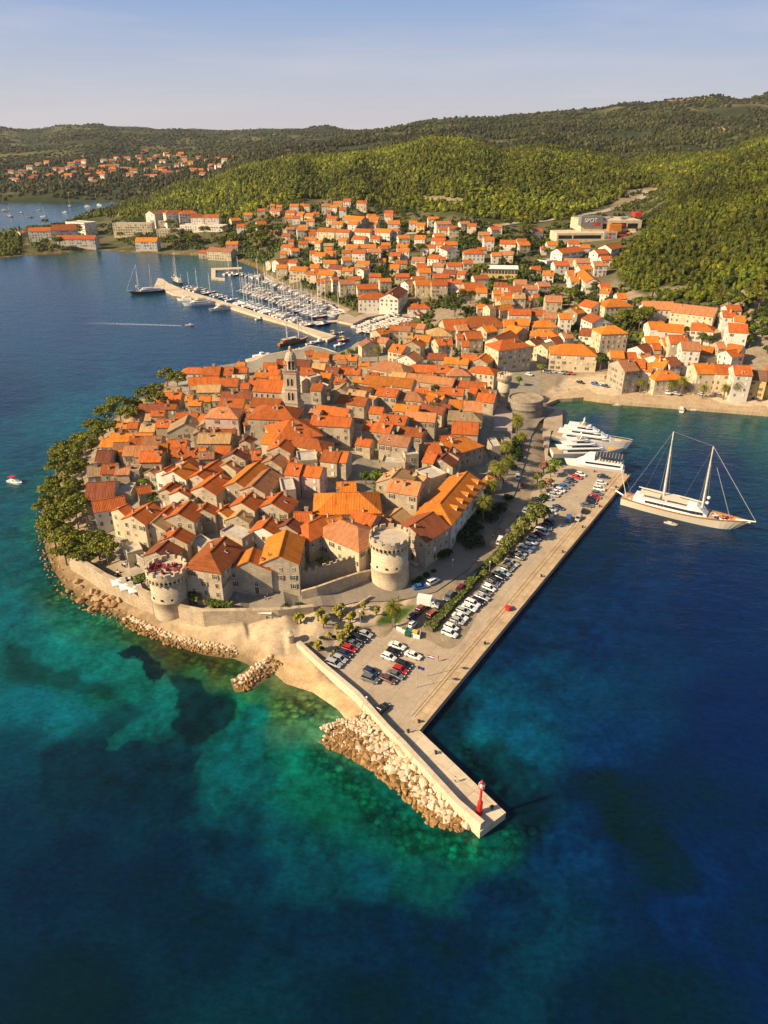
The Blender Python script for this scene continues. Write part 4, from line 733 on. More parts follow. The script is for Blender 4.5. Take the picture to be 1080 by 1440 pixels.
# ================================================================== CATHEDRAL, TOWERS, TOWN WALLS
m_lime = M_stone('pale_limestone', (0.68, 0.555, 0.40), (0.55, 0.44, 0.31), (0.24, 0.2, 0.15), stain_amt=0.4)
m_wallst = M_stone('rampart_stone', (0.60, 0.48, 0.335), (0.47, 0.375, 0.26), (0.25, 0.2, 0.145), stain_amt=0.5)
m_slot = M('dark_opening', (0.02, 0.018, 0.016), None, 2.0)
m_pave = M('stone_paving', (0.50, 0.42, 0.32), (0.40, 0.335, 0.255), 0.8, 0.9)
h = house(('B', 440, 238, 660, 250, 13, 15, 'r', 'nw nc'), 'cathedral', 'cathedral', None, look='x', label='large stone cathedral with tall white bell tower and dome rising above the old town')
CR = h['o']
if 'group' in CR: del CR['group']
HOUSES.pop()
x0, x1, wh_, W_ = h['x0'], h['x1'], h['wh'], h['W']
b = MB(); b.box(((x0 + x1) / 2, -W_ / 2 - 2.6, (wh_ - 5) / 2 - 1.5), (x1 - x0, 5.0, wh_ - 2)); b.build('aisle_wall', m_lime, CR)
b = MB(); ya, yb, za, zb = -W_ / 2 - 0.03, -W_ / 2 - 5.5, wh_ - 2.6, wh_ - 5.0
b.add([(x0 - .2, ya, za), (x1, ya, za), (x1, yb, zb), (x0 - .2, yb, zb), (x0 - .2, ya, za - .25), (x1, ya, za - .25), (x1, yb, zb - .25), (x0 - .2, yb, zb - .25)], [(3, 2, 1, 0), (4, 5, 6, 7), (2, 3, 7, 6), (0, 4, 7, 3), (1, 2, 6, 5)]); b.build('aisle_roof', ROOF['r'], CR)
for q in range(4): link('arched_window', WINA, CR, (x0 + (q + 0.6) * (x1 - x0) / 5.2, -W_ / 2 - 0.02, wh_ - 1.7), math.pi).scale = (0.7, 1, 0.6)
b = MB(); y = W_ / 2 + 0.8; rr = h['rise']
b.loft([[(x1 + dx, -y, -3), (x1 + dx, y, -3), (x1 + dx, y, wh_ + 0.4), (x1 + dx, 1.6, wh_ + rr + 1.2), (x1 + dx, 0, wh_ + rr + 2.2), (x1 + dx, -1.6, wh_ + rr + 1.2), (x1 + dx, -y, wh_ + 0.4)] for dx in (0.02, 1.3)])
b.box((x1 + .65, 0, wh_ + rr + 2.9), (.3, .3, 1.6)); b.box((x1 + .65, 0, wh_ + rr + 3.1), (.3, 1.0, .25)); fa = b.build('facade', m_lime, CR)
b = MB(); b.lathe((0, 0, 0), [(1.9, 0), (1.9, .15), (1.45, .16), (1.4, .06)], 24); rw = b.build('rose_window', m_lime, fa, loc=(x1 + 1.3, 0, wh_ - 1)); rw.rotation_euler = (0, math.pi / 2, 0)
b = MB(); b.lathe((0, 0, 0), [(1.42, .05), (0.01, .05)], 24); gl = b.build('rose_glass', m_pane, fa, loc=(x1 + 1.3, 0, wh_ - 1)); gl.rotation_euler = (0, math.pi / 2, 0)
tw = G(412.5, 588, 15) + Vector((0, 2.8, 0)); inv = Matrix.Translation(h['mid'].xy.to_3d() + Vector((0, 0, h['zg']))) @ Matrix.Rotation(h['rz'], 4, 'Z')
lp = inv.inverted() @ Vector((tw.x, tw.y, 12)); zt0 = lp.z
b = MB(); s = 5.4; hs = 22.5
b.box((0, 0, hs / 2 - 1), (s, s, hs + 2))
for zz in (9.5, 15.5, hs - .2): b.box((0, 0, zz), (s + .5, s + .5, .35))
for k in range(10):
    for a in range(4):
        t = (k + .5) / 10 * s - s / 2; cx, cy = [(t, -s / 2 - .18), (t, s / 2 + .18), (-s / 2 - .18, t), (s / 2 + .18, t)][a]; b.box((cx, cy, hs + .55), (.22, .22, 1.0))
for a in range(4):
    cx, cy = [(0, -s / 2 - .18), (0, s / 2 + .18), (-s / 2 - .18, 0), (s / 2 + .18, 0)][a]; b.box((cx, cy, hs + 1.12), ((s + .6, .32, .2) if a < 2 else (.32, s - .1, .2)))
TW = b.build('bell_tower', m_lime, CR, loc=lp)
for a, (nx, ny) in enumerate(((0, -1), (1, 0), (-1, 0))):
    for dz, sc in ((12.3, 1.35), (18.4, 1.25)):
        for q in (-.8, .8):
            o = link('belfry_opening', WINA, TW, ((q if nx == 0 else nx * (s / 2 + .02)), (ny * (s / 2 + .02) if nx == 0 else q), dz), [math.pi, -math.pi / 2 + math.pi, math.pi / 2 + math.pi][a] if True else 0)
            o.rotation_euler = (0, 0, {(0, -1): math.pi, (1, 0): -math.pi / 2, (-1, 0): math.pi / 2}[(nx, ny)]); o.scale = (.95, 1, sc)
b = MB()
for k in range(8):
    a = (k + .5) * math.pi / 4; b.box((2.0 * math.cos(a), 2.0 * math.sin(a), hs + 2.3), (.55, .55, 4.4), a)
b.lathe((0, 0, hs + .1), [(1.35, 0), (1.35, 4.4)], 8, mi=1); b.lathe((0, 0, hs + 4.4), [(2.1, 0), (2.6, .2), (2.6, .55), (2.1, .6)], 8); b.build('lantern', [m_lime, m_slot], TW)
b = MB(); b.lathe((0, 0, hs + 5), [(2.35, 0), (2.3, .9), (1.95, 1.9), (1.3, 2.7), (.62, 3.1), (.6, 4.3), (.8, 4.4), (.45, 5.1), (.02, 5.4)], 12); b.build('dome', m_lime, TW)
b = MB(); b.tube([(0, 0, hs + 10.2), (0, 0, hs + 12.2)], .09); b.box((0, 0, hs + 11.6), (.8, .1, .1)); b.build('finial', m_dark, TW)

def round_tower(name, px, py, z0, z1, r, label, batter=0.5, corbel=True, cren=True, floor_mat=None, holes=True, mat=None):
    m_lime = mat or globals()['m_lime']
    p = G(px, py, z0) + Vector((0, r, 0)); h = z1 - z0; R = thing(name, (p.x, p.y, z0), 0, label, 'tower')
    b = MB(); b.lathe((0, 0, 0), [(r + batter, -3), (r + batter * .6, h * .15), (r + .05, h * .36), (r + .22, h * .37), (r + .22, h * .39), (r, h * .4), (r, h - 2.3)] + ([(r, h - 2.3), (r + .5, h - 1.7)] if corbel else []) + [(r + (.5 if corbel else 0), h - 1.1), (r - .4, h - 1.1)], 40); b.build('shaft', m_lime, R, smooth=True)
    b = MB(); rt = r + (.5 if corbel else 0); n = 14
    b.lathe((0, 0, 0), [(rt + .02, h - 1.4), (rt + .02, h - .5), (rt - .55, h - .5), (rt - .55, h - 1.4)], 40)
    if cren:
        for k in range(n):
            a = 2 * math.pi * k / n; b.lathe((0, 0, 0), [(rt + .015, h - .52), (rt + .015, h + .55), (rt - .54, h + .55), (rt - .54, h - .52)], 3, 0, a, a + .62 * 2 * math.pi / n)
            for aa in (a, a + .62 * 2 * math.pi / n):
                c, s_ = math.cos(aa), math.sin(aa); b.add([((rt + .015) * c, (rt + .015) * s_, h - .52), ((rt - .54) * c, (rt - .54) * s_, h - .52), ((rt - .54) * c, (rt - .54) * s_, h + .55), ((rt + .015) * c, (rt + .015) * s_, h + .55)], [(0, 1, 2, 3)])
    b.build('parapet', m_lime, R)
    if corbel:
        b = MB(); n = 30
        for k in range(n):
            a = 2 * math.pi * k / n; b.box(((r + .3) * math.cos(a), (r + .3) * math.sin(a), h - 2.25), (.75, .42, 1.2), a)
        b.build('corbels', m_lime, R)
        b = MB(); b.lathe((0, 0, 0), [(r + .06, h - 2.7), (r + .06, h - 1.75)], 40); b.build('corbel_shade', m_slot, R)  # near-black band, painted shade between the corbels
    b = MB(); b.lathe((0, 0, 0), [(rt - .5, h - 1.05), (.01, h - 1.0)], 32); b.build('roof_terrace', floor_mat or m_pave, R)
    if holes:
        for k, a in enumerate((-2.3, -1.75, -1.2)):
            b = MB(); b.box((0, 0, 0), (.5, .6, .55)); b.build('gun_port', m_slot, R, loc=((r - .1) * math.cos(a), (r - .1) * math.sin(a), h * .46), rz=a)
    return R, p
TC, pc = round_tower('round_tower', 548, 830, 3.5, 18.9, 5.4, 'crenellated round tower of pale stone between the walls and the long orange-roofed building')
TL, pl = round_tower('round_tower', 237, 873, 2.0, 16.4, 5.0, 'round stone tower on the shore with red seats crowding its roof terrace', batter=0.1)
TR, pr = round_tower('round_tower', 708, 566, 3.2, 16.5, 3.0, 'slim round tower at the town edge beside the wide drum fort', batter=0.3, holes=False)
FO, pf = round_tower('round_fort', 742, 586, 3.0, 10.2, 8.3, 'wide low drum fort of grey stone with an empty flat top', batter=0.7, corbel=False, cren=False, holes=False, mat=M_stone('fort_stone', (.36, .31, .245), (.27, .235, .185), (.14, .12, .095)), floor_mat=M('fort_floor', (.40, .30, .20), (.24, .18, .12), .4, .95))
for k in range(30):
    a = random.uniform(0, 6.28); r = 4.4 * math.sqrt(random.random()); b = MB(); w = random.uniform(.5, 1.0)
    b.box((0, 0, .35), (w, w * .8, .18)); b.box((0, w * .42, .7), (w, .14, .7), mi=0); b.box((0, 0, .13), (w * .8, w * .6, .26), mi=1)
    o = b.build('seat', [M('red_cushion', (0.34, 0.035, 0.03), (0.16, 0.02, 0.02), 3.0), m_dark], loc=(pl.x + r * math.cos(a), pl.y + r * math.sin(a), 2.0 + 14.4 - 1.0), rz=random.uniform(0, 6.28))
    tag(o, 'red cushioned terrace seat on top of the round shore tower', 'seat', 'red seats on the round shore tower')
# ---- walls as ribbons
def ribbon(name, pts, th, label, mat, cat='wall', zb=-3.0, cren=False, arch=None):
    """pts: (px, py, z_top) of the top outer edge"""
    P = [G(*p) for p in pts]; n = len(P); b = MB(); top = []
    nr = []
    for i in range(n):
        d = (P[min(i + 1, n - 1)] - P[max(i - 1, 0)]); d.z = 0; d.normalize(); nr.append(Vector((-d.y, d.x, 0)))
    rings = []
    for i in range(n):
        o, q = P[i], P[i] + nr[i] * th; base = P[i] - nr[i] * .35
        rings.append([(base.x, base.y, zb), (q.x, q.y, zb), (q.x, q.y, q.z), (o.x, o.y, o.z)])
    b.loft(rings)
    if cren:
        for i in range(n - 1):
            L = (P[i + 1] - P[i]).length; k = max(1, int(L / 1.7))
            for q in range(k):
                c = P[i].lerp(P[i + 1], (q + .5) / k) + nr[i] * .3; d = P[i + 1] - P[i]; b.box((c.x, c.y, c.z + .45), (.95, .5, 1.1), math.atan2(d.y, d.x))
    o = b.build(name, mat); tag(o, label, cat); return o, P
ribbon('sea_wall', [(96,784,5.5),(118,793,7.2),(146,810,7.6),(177,823,7.8),(213,838,8)], 1.4, 'long honey coloured sea wall below the terrace west of the shore tower', m_wallst, zb=0)
ribbon('sea_wall', [(250,853,7.5),(285,860,7.4),(330,859,7.2),(391,858,6.6),(441,853,5.6)], 1.3, 'curved stone sea wall above the beach right of the shore tower', m_wallst, zb=0)
ribbon('town_wall', [(413,809,10.5),(440,802,10.8),(462,796,11),(480,790,11.2),(520,780,11.4)], 1.0, 'crenellated stone town wall running up to the central round tower', m_wallst, cren=True)
ribbon('ramp_wall', [(424,832,7.2),(446,826,8),(480,814,8.6),(505,806,8.2),(524,802,7.4)], .8, 'long sloping ramp wall below the crenellated town wall', m_wallst)
ribbon('garden_wall', [(440,868,3.6),(470,862,3.6),(500,852,4.2),(522,838,4.6)], .5, 'low grey stone wall behind the young acacia trees', m_wallst)
# ================================================================== QUAY, PIER, ROADS
def M_ground2(name, c, c2, stain, s=0.3, joints=None):
    m, t, b = new_mat(name); g = t.nodes.new('ShaderNodeNewGeometry'); n1 = noise(t, g.outputs['Position'], s, 5, .65); n2 = noise(t, g.outputs['Position'], s * 7, 4, .7); n3 = noise(t, g.outputs['Position'], s * .28, 4, .6)
    col = ramp(t, n1, [(.33, c2), (.62, c)]); col = mix(t, ramp(t, n3, [(.5, (0,) * 3), (.68, (.65,) * 3)]), col, stain); col = mix(t, 1.0, col, ramp(t, n2, [(.3, (.82,) * 3), (.7, (1.1,) * 3)]), 'MULTIPLY')
    if joints:
        mp = t.nodes.new('ShaderNodeMapping'); mp.inputs['Rotation'].default_value = (0, 0, -joints[2]); t.links.new(g.outputs['Position'], mp.inputs['Vector'])
        br = t.nodes.new('ShaderNodeTexBrick'); t.links.new(mp.outputs[0], br.inputs['Vector']); br.inputs['Scale'].default_value = 1; br.inputs['Brick Width'].default_value = joints[0]; br.inputs['Row Height'].default_value = joints[1]; br.inputs['Mortar Size'].default_value = .055
        br.inputs['Color1'].default_value = (1, 1, 1, 1); br.inputs['Color2'].default_value = (.86, .84, .82, 1); br.inputs['Mortar'].default_value = (.55, .5, .45, 1); col = mix(t, .8, col, br.outputs[0], 'MULTIPLY')
    t.links.new(col, b.inputs['Base Color']); b.inputs['Roughness'].default_value = .92; b.inputs['Specular IOR Level'].default_value = .15; return m
m_quay = M_ground2('quay_concrete', (0.47, 0.375, 0.27), (0.40, 0.32, 0.235), (0.30, 0.225, 0.155), joints=(9, 6, 1.02))
m_apron = M_ground2('quay_apron_stone', (0.56, 0.42, 0.265), (0.47, 0.34, 0.21), (0.36, 0.25, 0.15), .5, (2.4, 1.6, 1.02))
m_pier = M_ground2('pier_concrete', (0.66, 0.545, 0.40), (0.58, 0.47, 0.335), (0.46, 0.34, 0.22), .4, (5, 3.5, -.8))
m_asph = M_ground2('road_asphalt', (0.27, 0.225, 0.175), (0.22, 0.185, 0.145), (0.19, 0.155, 0.12))
def poly(pts, z): return [tuple(G(a, c, z))[:2] for a, c in pts]
def slab(name, pts, z0, z1, mats, kind='structure'):
    b = MB(); b.prism(poly(pts, z1), z0, z1, 1, 0); o = b.build(name, mats); tag(o, kind=kind); return o
slab('quay', [(590,1027),(887,667),(800,654),(757,672),(735,722),(690,775),(640,838),(603,880),(590,888),(548,872),(520,868),(496,878),(470,905),(452,938),(500,980),(556,1031)], -5, 1.6, [m_quay, m_wallst])
slab('quay_apron', [(590.5,1026.5),(886.5,667.5),(864,664),(838,690),(760,788),(690,868),(620,950),(576,1012)], 1.5, 1.604, [m_apron, m_apron])
slab('pier', [(557,1031),(590.5,1027.5),(711.5,1142.5),(675,1170),(640,1135)], -5, 1.9, [m_pier, m_pier])
slab('slipway_quay', [(763,603),(768,652),(790,656),(770,640),(775,606),(791,603),(791,575),(768,570)], -5, 1.5, [m_quay, m_wallst])
slab('sports_court', [(693,606),(720,606),(721,574),(696,574)], 0, 4.3, [M('court_surface', (.40, .31, .26), (.34, .27, .23), .3, .9), m_wallst])
slab('promenade', [(768,568),(785,561),(805,560),(821,558.5),(847,562),(880,565.5),(947,570.5),(1080,581),(1250,596),(1250,570),(1080,560),(947,552),(880,548),(835,545),(800,552),(775,560)], -4, 1.7, [m_apron, m_apron])
m_rail = M('quay_rail_line', (.16, .11, .07), (.10, .07, .05), 2.0, .7)
for k, (a, c) in enumerate((((583, 1009), (874, 665.5)), ((579.5, 1007), (868.5, 665)))):
    A, B_ = G(*a, 1.61), G(*c, 1.61); d = B_ - A; nn = Vector((-d.y, d.x, 0)).normalized() * .09; b = MB(); b.add([A - nn, B_ - nn, B_ + nn, A + nn], [(0, 1, 2, 3)]); tag(b.build('quay_rail', m_rail), kind='structure')
o, P = ribbon('pier_wall', [(417,903,3.3),(447,931,3.3),(500,975.5,3.3),(540,1029-8,3.4),(563,1044,3.5),(641,1129,3.6),(676,1159,3.6)], 1.15, 'long pale parapet wall along the pier and the parking', m_pier, zb=-2)
b = MB(); b.lathe((0, 0, 0), [(1.1, -1), (1.1, 2.4), (1.35, 2.5), (1.35, 2.9), (.9, 3.0), (.02, 3.4)], 12); p = G(408, 903, 2); tag(b.build('stone_pillar', m_lime, loc=p), 'squat round stone pillar at the beach end of the parapet', 'pillar')
def strip(name, pts, w, mat, dz=0.16, step=2.0):
    P = [p if isinstance(p, Vector) else Vector(G(*p)) for p in pts]; D = [P[0]]
    for a, c in zip(P, P[1:]):
        k = max(1, int((c - a).length / step)); D += [a.lerp(c, (i + 1) / k) for i in range(k)]
    n = len(D); m = 6; V = []
    for i in range(n):
        d = D[min(i + 2, n - 1)] - D[max(i - 2, 0)]; d.z = 0; d.normalize(); nn = Vector((-d.y, d.x, 0)); ww = w[0] + (w[1] - w[0]) * i / (n - 1) if isinstance(w, tuple) else w
        for k in range(m + 1): q = D[i] + nn * ww * (k / m - .5); V.append((q.x, q.y))
    V = np.array(V); Z = ground_z(V); Z = np.maximum(Z, 1.6) + dz
    for i in range(n): Z[i * (m + 1):(i + 1) * (m + 1)] = Z[i * (m + 1):(i + 1) * (m + 1)].max() * .12 + Z[i * (m + 1):(i + 1) * (m + 1)] * .88
    F = [(i * (m + 1) + k + 1, i * (m + 1) + k, (i + 1) * (m + 1) + k, (i + 1) * (m + 1) + k + 1) for i in range(n - 1) for k in range(m)]
    o = link(name, np_mesh(name, np.column_stack([V, Z]), np.array(F), mat)); tag(o, kind='structure'); return o
strip('road', [(300,851,6.5),(350,846,6.3),(400,843,5.8),(450,838,5),(500,834,4),(550,832,3.5),(600,822,3.1),(640,795,2.8),(668,760,2.7),(690,722,2.6),(706,690,2.5),(720,650,2.4),(730,610,2.4),(742,588,2.8),(765,570,2.8)], (7.5, 11.5), m_asph)
strip('pavement', [(580,795,4.0),(620,775,3.6),(648,745,3.4),(668,712,3.2),(684,680,3.0),(697,650,3.0)], 3.4, m_pave, .34)
# ---- beacon
R = thing('pier_beacon', G(674, 1143, 1.9), 0, 'red iron light beacon standing near the end of the pier', 'beacon')
m_red = M_paint('beacon_red', (0.62, 0.02, 0.015), .35)
b = MB(); b.lathe((0, 0, 0), [(.75, 0), (.75, .3), (.6, .35), (.55, 3.0), (.32, 3.5), (.02, 3.5)], 12); b.build('base', m_red, R)
b = MB(); b.lathe((0, 0, 0), [(.27, 3.4), (.24, 6.6), (.62, 7.0), (.62, 7.15), (.02, 7.15)], 12); b.build('column', m_red, R)
b = MB()
for k in range(8): a = k * math.pi / 4; b.tube([(.6 * math.cos(a), .6 * math.sin(a), 7.1), (.6 * math.cos(a), .6 * math.sin(a), 8.0)], .035, 5)
b.lathe((0, 0, 0), [(.63, 7.95), (.63, 8.05), (.56, 8.05), (.56, 7.95)], 16); b.build('railing', m_white, R)
b = MB(); b.lathe((0, 0, 0), [(.3, 7.15), (.3, 8.3)], 10, 1); b.lathe((0, 0, 0), [(.36, 8.3), (.3, 8.7), (.05, 9.0), (.02, 9.4)], 10, 0); b.build('lamp_housing', [m_red, m_white], R)
# ---- bollards, buoy, flag poles, lamps
def boll():
    b = MB(); b.lathe((0, 0, 0), [(.28, 0), (.22, .25), (.22, .5), (.36, .6), (.36, .72), (.02, .78)], 10); b.box((.3, 0, .62), (.5, .2, .16)); return b.mesh('bollard', m_dark)
BO = boll()
for k, (x, y, z) in enumerate([(589,1016,1.6),(574,1030,1.9),(613,1060,1.9),(692,1137,1.9),(682,906,1.6),(761,811,1.6),(791,777,1.6),(819,742,1.6),(843,713,1.6),(866,686,1.6),(836,664,1.6),(882,668,1.6)]):
    tag(link('bollard', BO, None, G(x, y, z), k), None, 'bollard', 'mooring bollards on the quay'); bpy.data.objects[('bollard' if k == 0 else 'bollard.%03d' % k)]['look'] = 'dark iron mooring bollard'
p = G(714, 858, 1.6); R = thing('mooring_buoy', p, 0, 'red and white mooring buoy lying on the quay edge', 'buoy')
b = MB(); b.lathe((0, 0, 0), [(.02, 0), (.8, .25), (1.0, .8), (.8, 1.3), (.02, 1.5)], 14); b.build('float', m_red, R)
b = MB(); b.lathe((.7, 1.1, 0), [(.02, 0), (.55, .2), (.6, .6), (.3, 1.0), (.02, 1.1)], 12); b.build('white_float', m_white, R)
def pole(name, px, py, z, hgt, label, cat, flag=None):
    R = thing(name, G(px, py, z), 0, label, cat); b = MB(); b.tube([(0, 0, 0), (0, 0, hgt)], [.09, .05], 6); b.build('pole', M('galvanised', (.45, .44, .42)), R)
    if flag:
        b = MB(); n = 6; V = [(.1 + 1.7 * i / n, .12 * math.sin(i), hgt - .1 - .9 * k + .05 * i * 0) for k in (0, 1) for i in range(n + 1)]
        b.add(V, [(i, i + 1, n + 2 + i, n + 1 + i) for i in range(n)], 0); b.add([(x, y + .02, zz) for x, y, zz in V], [(n + 1 + i, n + 2 + i, i + 1, i) for i in range(n)], 0)
        b.build('flag', flag, R, rz=-.3)
    return R
m_flagb = M('flag_blue', (.02, .03, .16), None, 3.0); 
mf, t, bb = new_mat('flag_tricolour'); sp = t.nodes.new('ShaderNodeSeparateXYZ'); t.links.new(coords(t, 'Generated'), sp.inputs[0]); t.links.new(ramp(t, sp.outputs[2], [(0, (.02, .04, .3)), (.34, (.8, .8, .8)), (.67, (.6, .02, .02))], 'CONSTANT'), bb.inputs['Base Color'])
pole('flag_pole', 586, 967, 1.6, 6.8, 'flag pole with plain dark blue flag on the parking', 'flag pole', m_flagb)
pole('flag_pole', 600, 951, 1.6, 6.8, 'flag pole with red white and blue flag on the parking', 'flag pole', mf)
for x, y, z, hh, l in ((516,997,1.6,3.6,'thin grey lamp post beside the parapet of the parking'),(554,882,1.8,6,'lamp post on the grass beside the palm'),(688,806,2.8,4,'lamp post by the bushes below the dark roofed building'),(507,885,1.8,6,'tall thin post at the top of the parking'),(775,705,1.6,7,'lamp post among the cars at the far end of the quay'),(636,803,2.8,4,'lamp post on the pavement near the garden bushes')):
    R = pole('lamp_post', x, y, z, hh, l, 'lamp post'); b = MB(); b.lathe((0, 0, hh), [(.02, .3), (.26, .12), (.22, -.1), (.02, -.12)], 8); b.build('lamp_head', m_white, R)
# ---- rocks
def rock_mesh(seed, s=1.0):
    rnd = random.Random(seed); bm = bmesh.new(); sx, sy, sz = rnd.uniform(.9, 1.3), rnd.uniform(.7, 1), rnd.uniform(.55, .8)
    for _ in range(17):
        v = Vector((rnd.gauss(0, 1), rnd.gauss(0, 1), rnd.gauss(0, 1))).normalized() * rnd.uniform(.85, 1.1); bm.verts.new((v.x * sx * s, v.y * sy * s, v.z * sz * s))
    r = bmesh.ops.convex_hull(bm, input=bm.verts); bmesh.ops.delete(bm, geom=[g for g in r['geom_interior'] if isinstance(g, bmesh.types.BMVert)], context='VERTS')
    bmesh.ops.bevel(bm, geom=list(bm.edges), offset=.06 * s, segments=1, affect='EDGES'); bmesh.ops.triangulate(bm, faces=bm.faces[:]); bmesh.ops.recalc_face_normals(bm, faces=bm.faces[:])
    me = bpy.data.meshes.new('boulder'); bm.to_mesh(me); bm.free(); return me
m_rockp = M('pale_boulder', (0.68, 0.53, 0.37), (0.52, 0.38, 0.25), 1.2, .9, bm=.5, rnd=.18); m_rocko = M('ochre_wet_boulder', (0.36, 0.20, 0.065), (0.18, 0.10, 0.035), 1.2, .6, bm=.5, rnd=.2); m_rockg = M('sunken_boulder', (0.16, 0.17, 0.08), (0.09, 0.11, 0.06), 1.2, .8, rnd=.25)
RP = [rock_mesh(i) for i in range(6)]; RO = [rock_mesh(i + 20) for i in range(6)]
for m in RP: m.materials.append(m_rockp)
for m in RO: m.materials.append(m_rocko)
A_L = [(512,1006),(540,1024),(563,1047),(612,1100),(641,1132),(662,1152)]; B_L = [(458,1048),(488,1062),(520,1080),(560,1113),(605,1156),(650,1165)]
def plerp(L, t):
    u = t * (len(L) - 1); i = min(int(u), len(L) - 2); f = u - i
    return L[i][0] + (L[i + 1][0] - L[i][0]) * f, L[i][1] + (L[i + 1][1] - L[i][1]) * f
nb = 0; tries = 0; placed = []
while nb < 292 and tries < 14000:
    tries += 1; t_ = random.random(); f = random.random(); a_, b_ = plerp(A_L, t_), plerp(B_L, t_)
    px, py = a_[0] + (b_[0] - a_[0]) * f, a_[1] + (b_[1] - a_[1]) * f
    z = 2.0 * (1 - f) ** 1.1 - .15; p = G(px, py, z); s = random.uniform(.55, 1.0) * (1.42 if t_ > .15 else 1.0) * (.75 if t_ < .15 else 1)
    if any((p.xy - q).length < .56 * (s + r) for q, r in placed): continue
    p.z = max(z, gz(p.x, p.y) + .15); placed.append((p.xy.copy(), s)); pale = f < .72 + random.uniform(-.12, .12) - (.25 if t_ < .2 else 0)
    o = link('boulder', random.choice(RP if pale else RO), None, p, random.uniform(0, 6.28), (s, s, s * .8)); nb += 1; o.rotation_euler = (random.uniform(-.4, .4), random.uniform(-.4, .4), random.uniform(0, 6.28))
    tag(o, 'pale limestone boulder heaped against the pier wall' if pale else 'ochre stained boulder at the waterline of the breakwater', 'boulder', 'pale breakwater boulders' if pale else 'ochre breakwater boulders')
def stones(name, areas, mats):
    V = []; Fs = []; MI = []; base = [np.array([v.co[:] for v in m.vertices]) for m in RP]; fac = [np.array([p.vertices[:] for p in m.polygons]) for m in RP]; o = 0; Q = []
    for (pts, w, n, s0, s1, z0, z1) in areas:
        P = [G(a, c, 0) for a, c in pts]
        for _ in range(n):
            i = random.randrange(len(P) - 1); q = P[i].lerp(P[i + 1], random.random()); d = (P[i + 1] - P[i]).normalized(); k = random.uniform(-1, 1); q = q + Vector((-d.y, d.x, 0)) * k * w
            Q.append((q.x, q.y, z0 + (z1 - z0) * (k + 1) / 2, k, random.uniform(s0, s1)))
    gzv = ground_z(np.array([q[:2] for q in Q]))
    for (x, y, z, k, s), g in zip(Q, gzv):
        j = random.randrange(6); a = random.uniform(0, 6.28); ca, sa = math.cos(a), math.sin(a); v = base[j] * s; z = max(z, g + s * .15)
        V.append(np.column_stack([v[:, 0] * ca - v[:, 1] * sa + x, v[:, 0] * sa + v[:, 1] * ca + y, v[:, 2] + z])); Fs.append(fac[j] + o); o += len(v); MI += [0 if k > .15 + random.uniform(-.4, .4) else 1] * len(fac[j])
    return tag(link(name, np_mesh(name, np.concatenate(V), np.concatenate(Fs), mats, mi=MI)), kind='stuff')
stones('shore_stones', [([(176,872),(205,888),(240,902),(280,912),(335,921)], 1.7, 420, .25, .6, .1, 1.0), ([(333,968),(352,955),(372,943),(388,932)], 2.6, 170, .3, .65, .3, .9), ([(455,1040),(480,1036),(505,1045),(530,1062)], 3.6, 330, .25, .7, .2, .9), ([(470,1026),(495,1030),(525,1040)], 2.5, 170, .25, .5, .8, 1.2), ([(488,1020),(510,1030)], 1.5, 60, .2, .4, .8, 1)], [m_rockp, m_rocko])
fill = []
for i in range(5):
    f = (i + .5) / 5; fill.append(([(A_L[q][0] + (B_L[q][0] - A_L[q][0]) * f, A_L[q][1] + (B_L[q][1] - A_L[q][1]) * f) for q in range(6)], 1.3, 420, .28, .62, 1.55 * (1 - f) - .1, 1.75 * (1 - f) + .05))
stones('breakwater_rubble', fill, [m_rockp, m_rocko])
stones('coast_rocks', [([(60,705),(60,740),(64,775),(74,800),(92,828),(130,856),(165,868),(190,885)], 2.2, 260, .2, .55, -.1, .6), ([(100,826),(130,848),(160,858)], 3.0, 24, .8, 1.6, .3, 1.0), ([(62,690),(80,668),(120,622),(170,580),(215,548),(260,527)], 1.4, 240, .2, .6, 0, .6)], [M('tan_coast_rock', (0.42, 0.27, 0.13), (0.28, 0.17, 0.08), .9, .9, bm=.6), m_rocko])
# ================================================================== CARS
CARC = {'white': (.78, .77, .75), 'silver': (.42, .42, .42), 'grey': (.14, .145, .15), 'black': (.015, .015, .018), 'dark blue': (.02, .035, .09), 'blue': (.03, .12, .36), 'red': (.50, .015, .012), 'dark red': (.17, .012, .015), 'light blue': (.35, .48, .58), 'brown': (.11, .06, .04), 'olive': (.20, .18, .10), 'rust': (.36, .09, .03)}
m_tyre = M('tyre_rubber', (.02, .02, .02), None, 4.0, .9); m_rim = M('alloy_rim', (.5, .5, .5), None, 4.0, .3, .8)
m_cglass = M('car_glass', (.012, .014, .017), None, 2.0, .08, spec=.7); m_lampw = M('headlight_glass', (.7, .7, .68), None, 2.0, .15); m_lampr = M('tail_light', (.35, .01, .01), None, 2.0, .2)
def wheel_mesh():
    b = MB(); b.tube([(0, -.1, 0), (0, .1, 0)], .32, 14, 0); b.tube([(0, -.115, 0), (0, .115, 0)], .19, 10, 1); return b.mesh('wheel', [m_tyre, m_rim])
WHEEL = wheel_mesh()
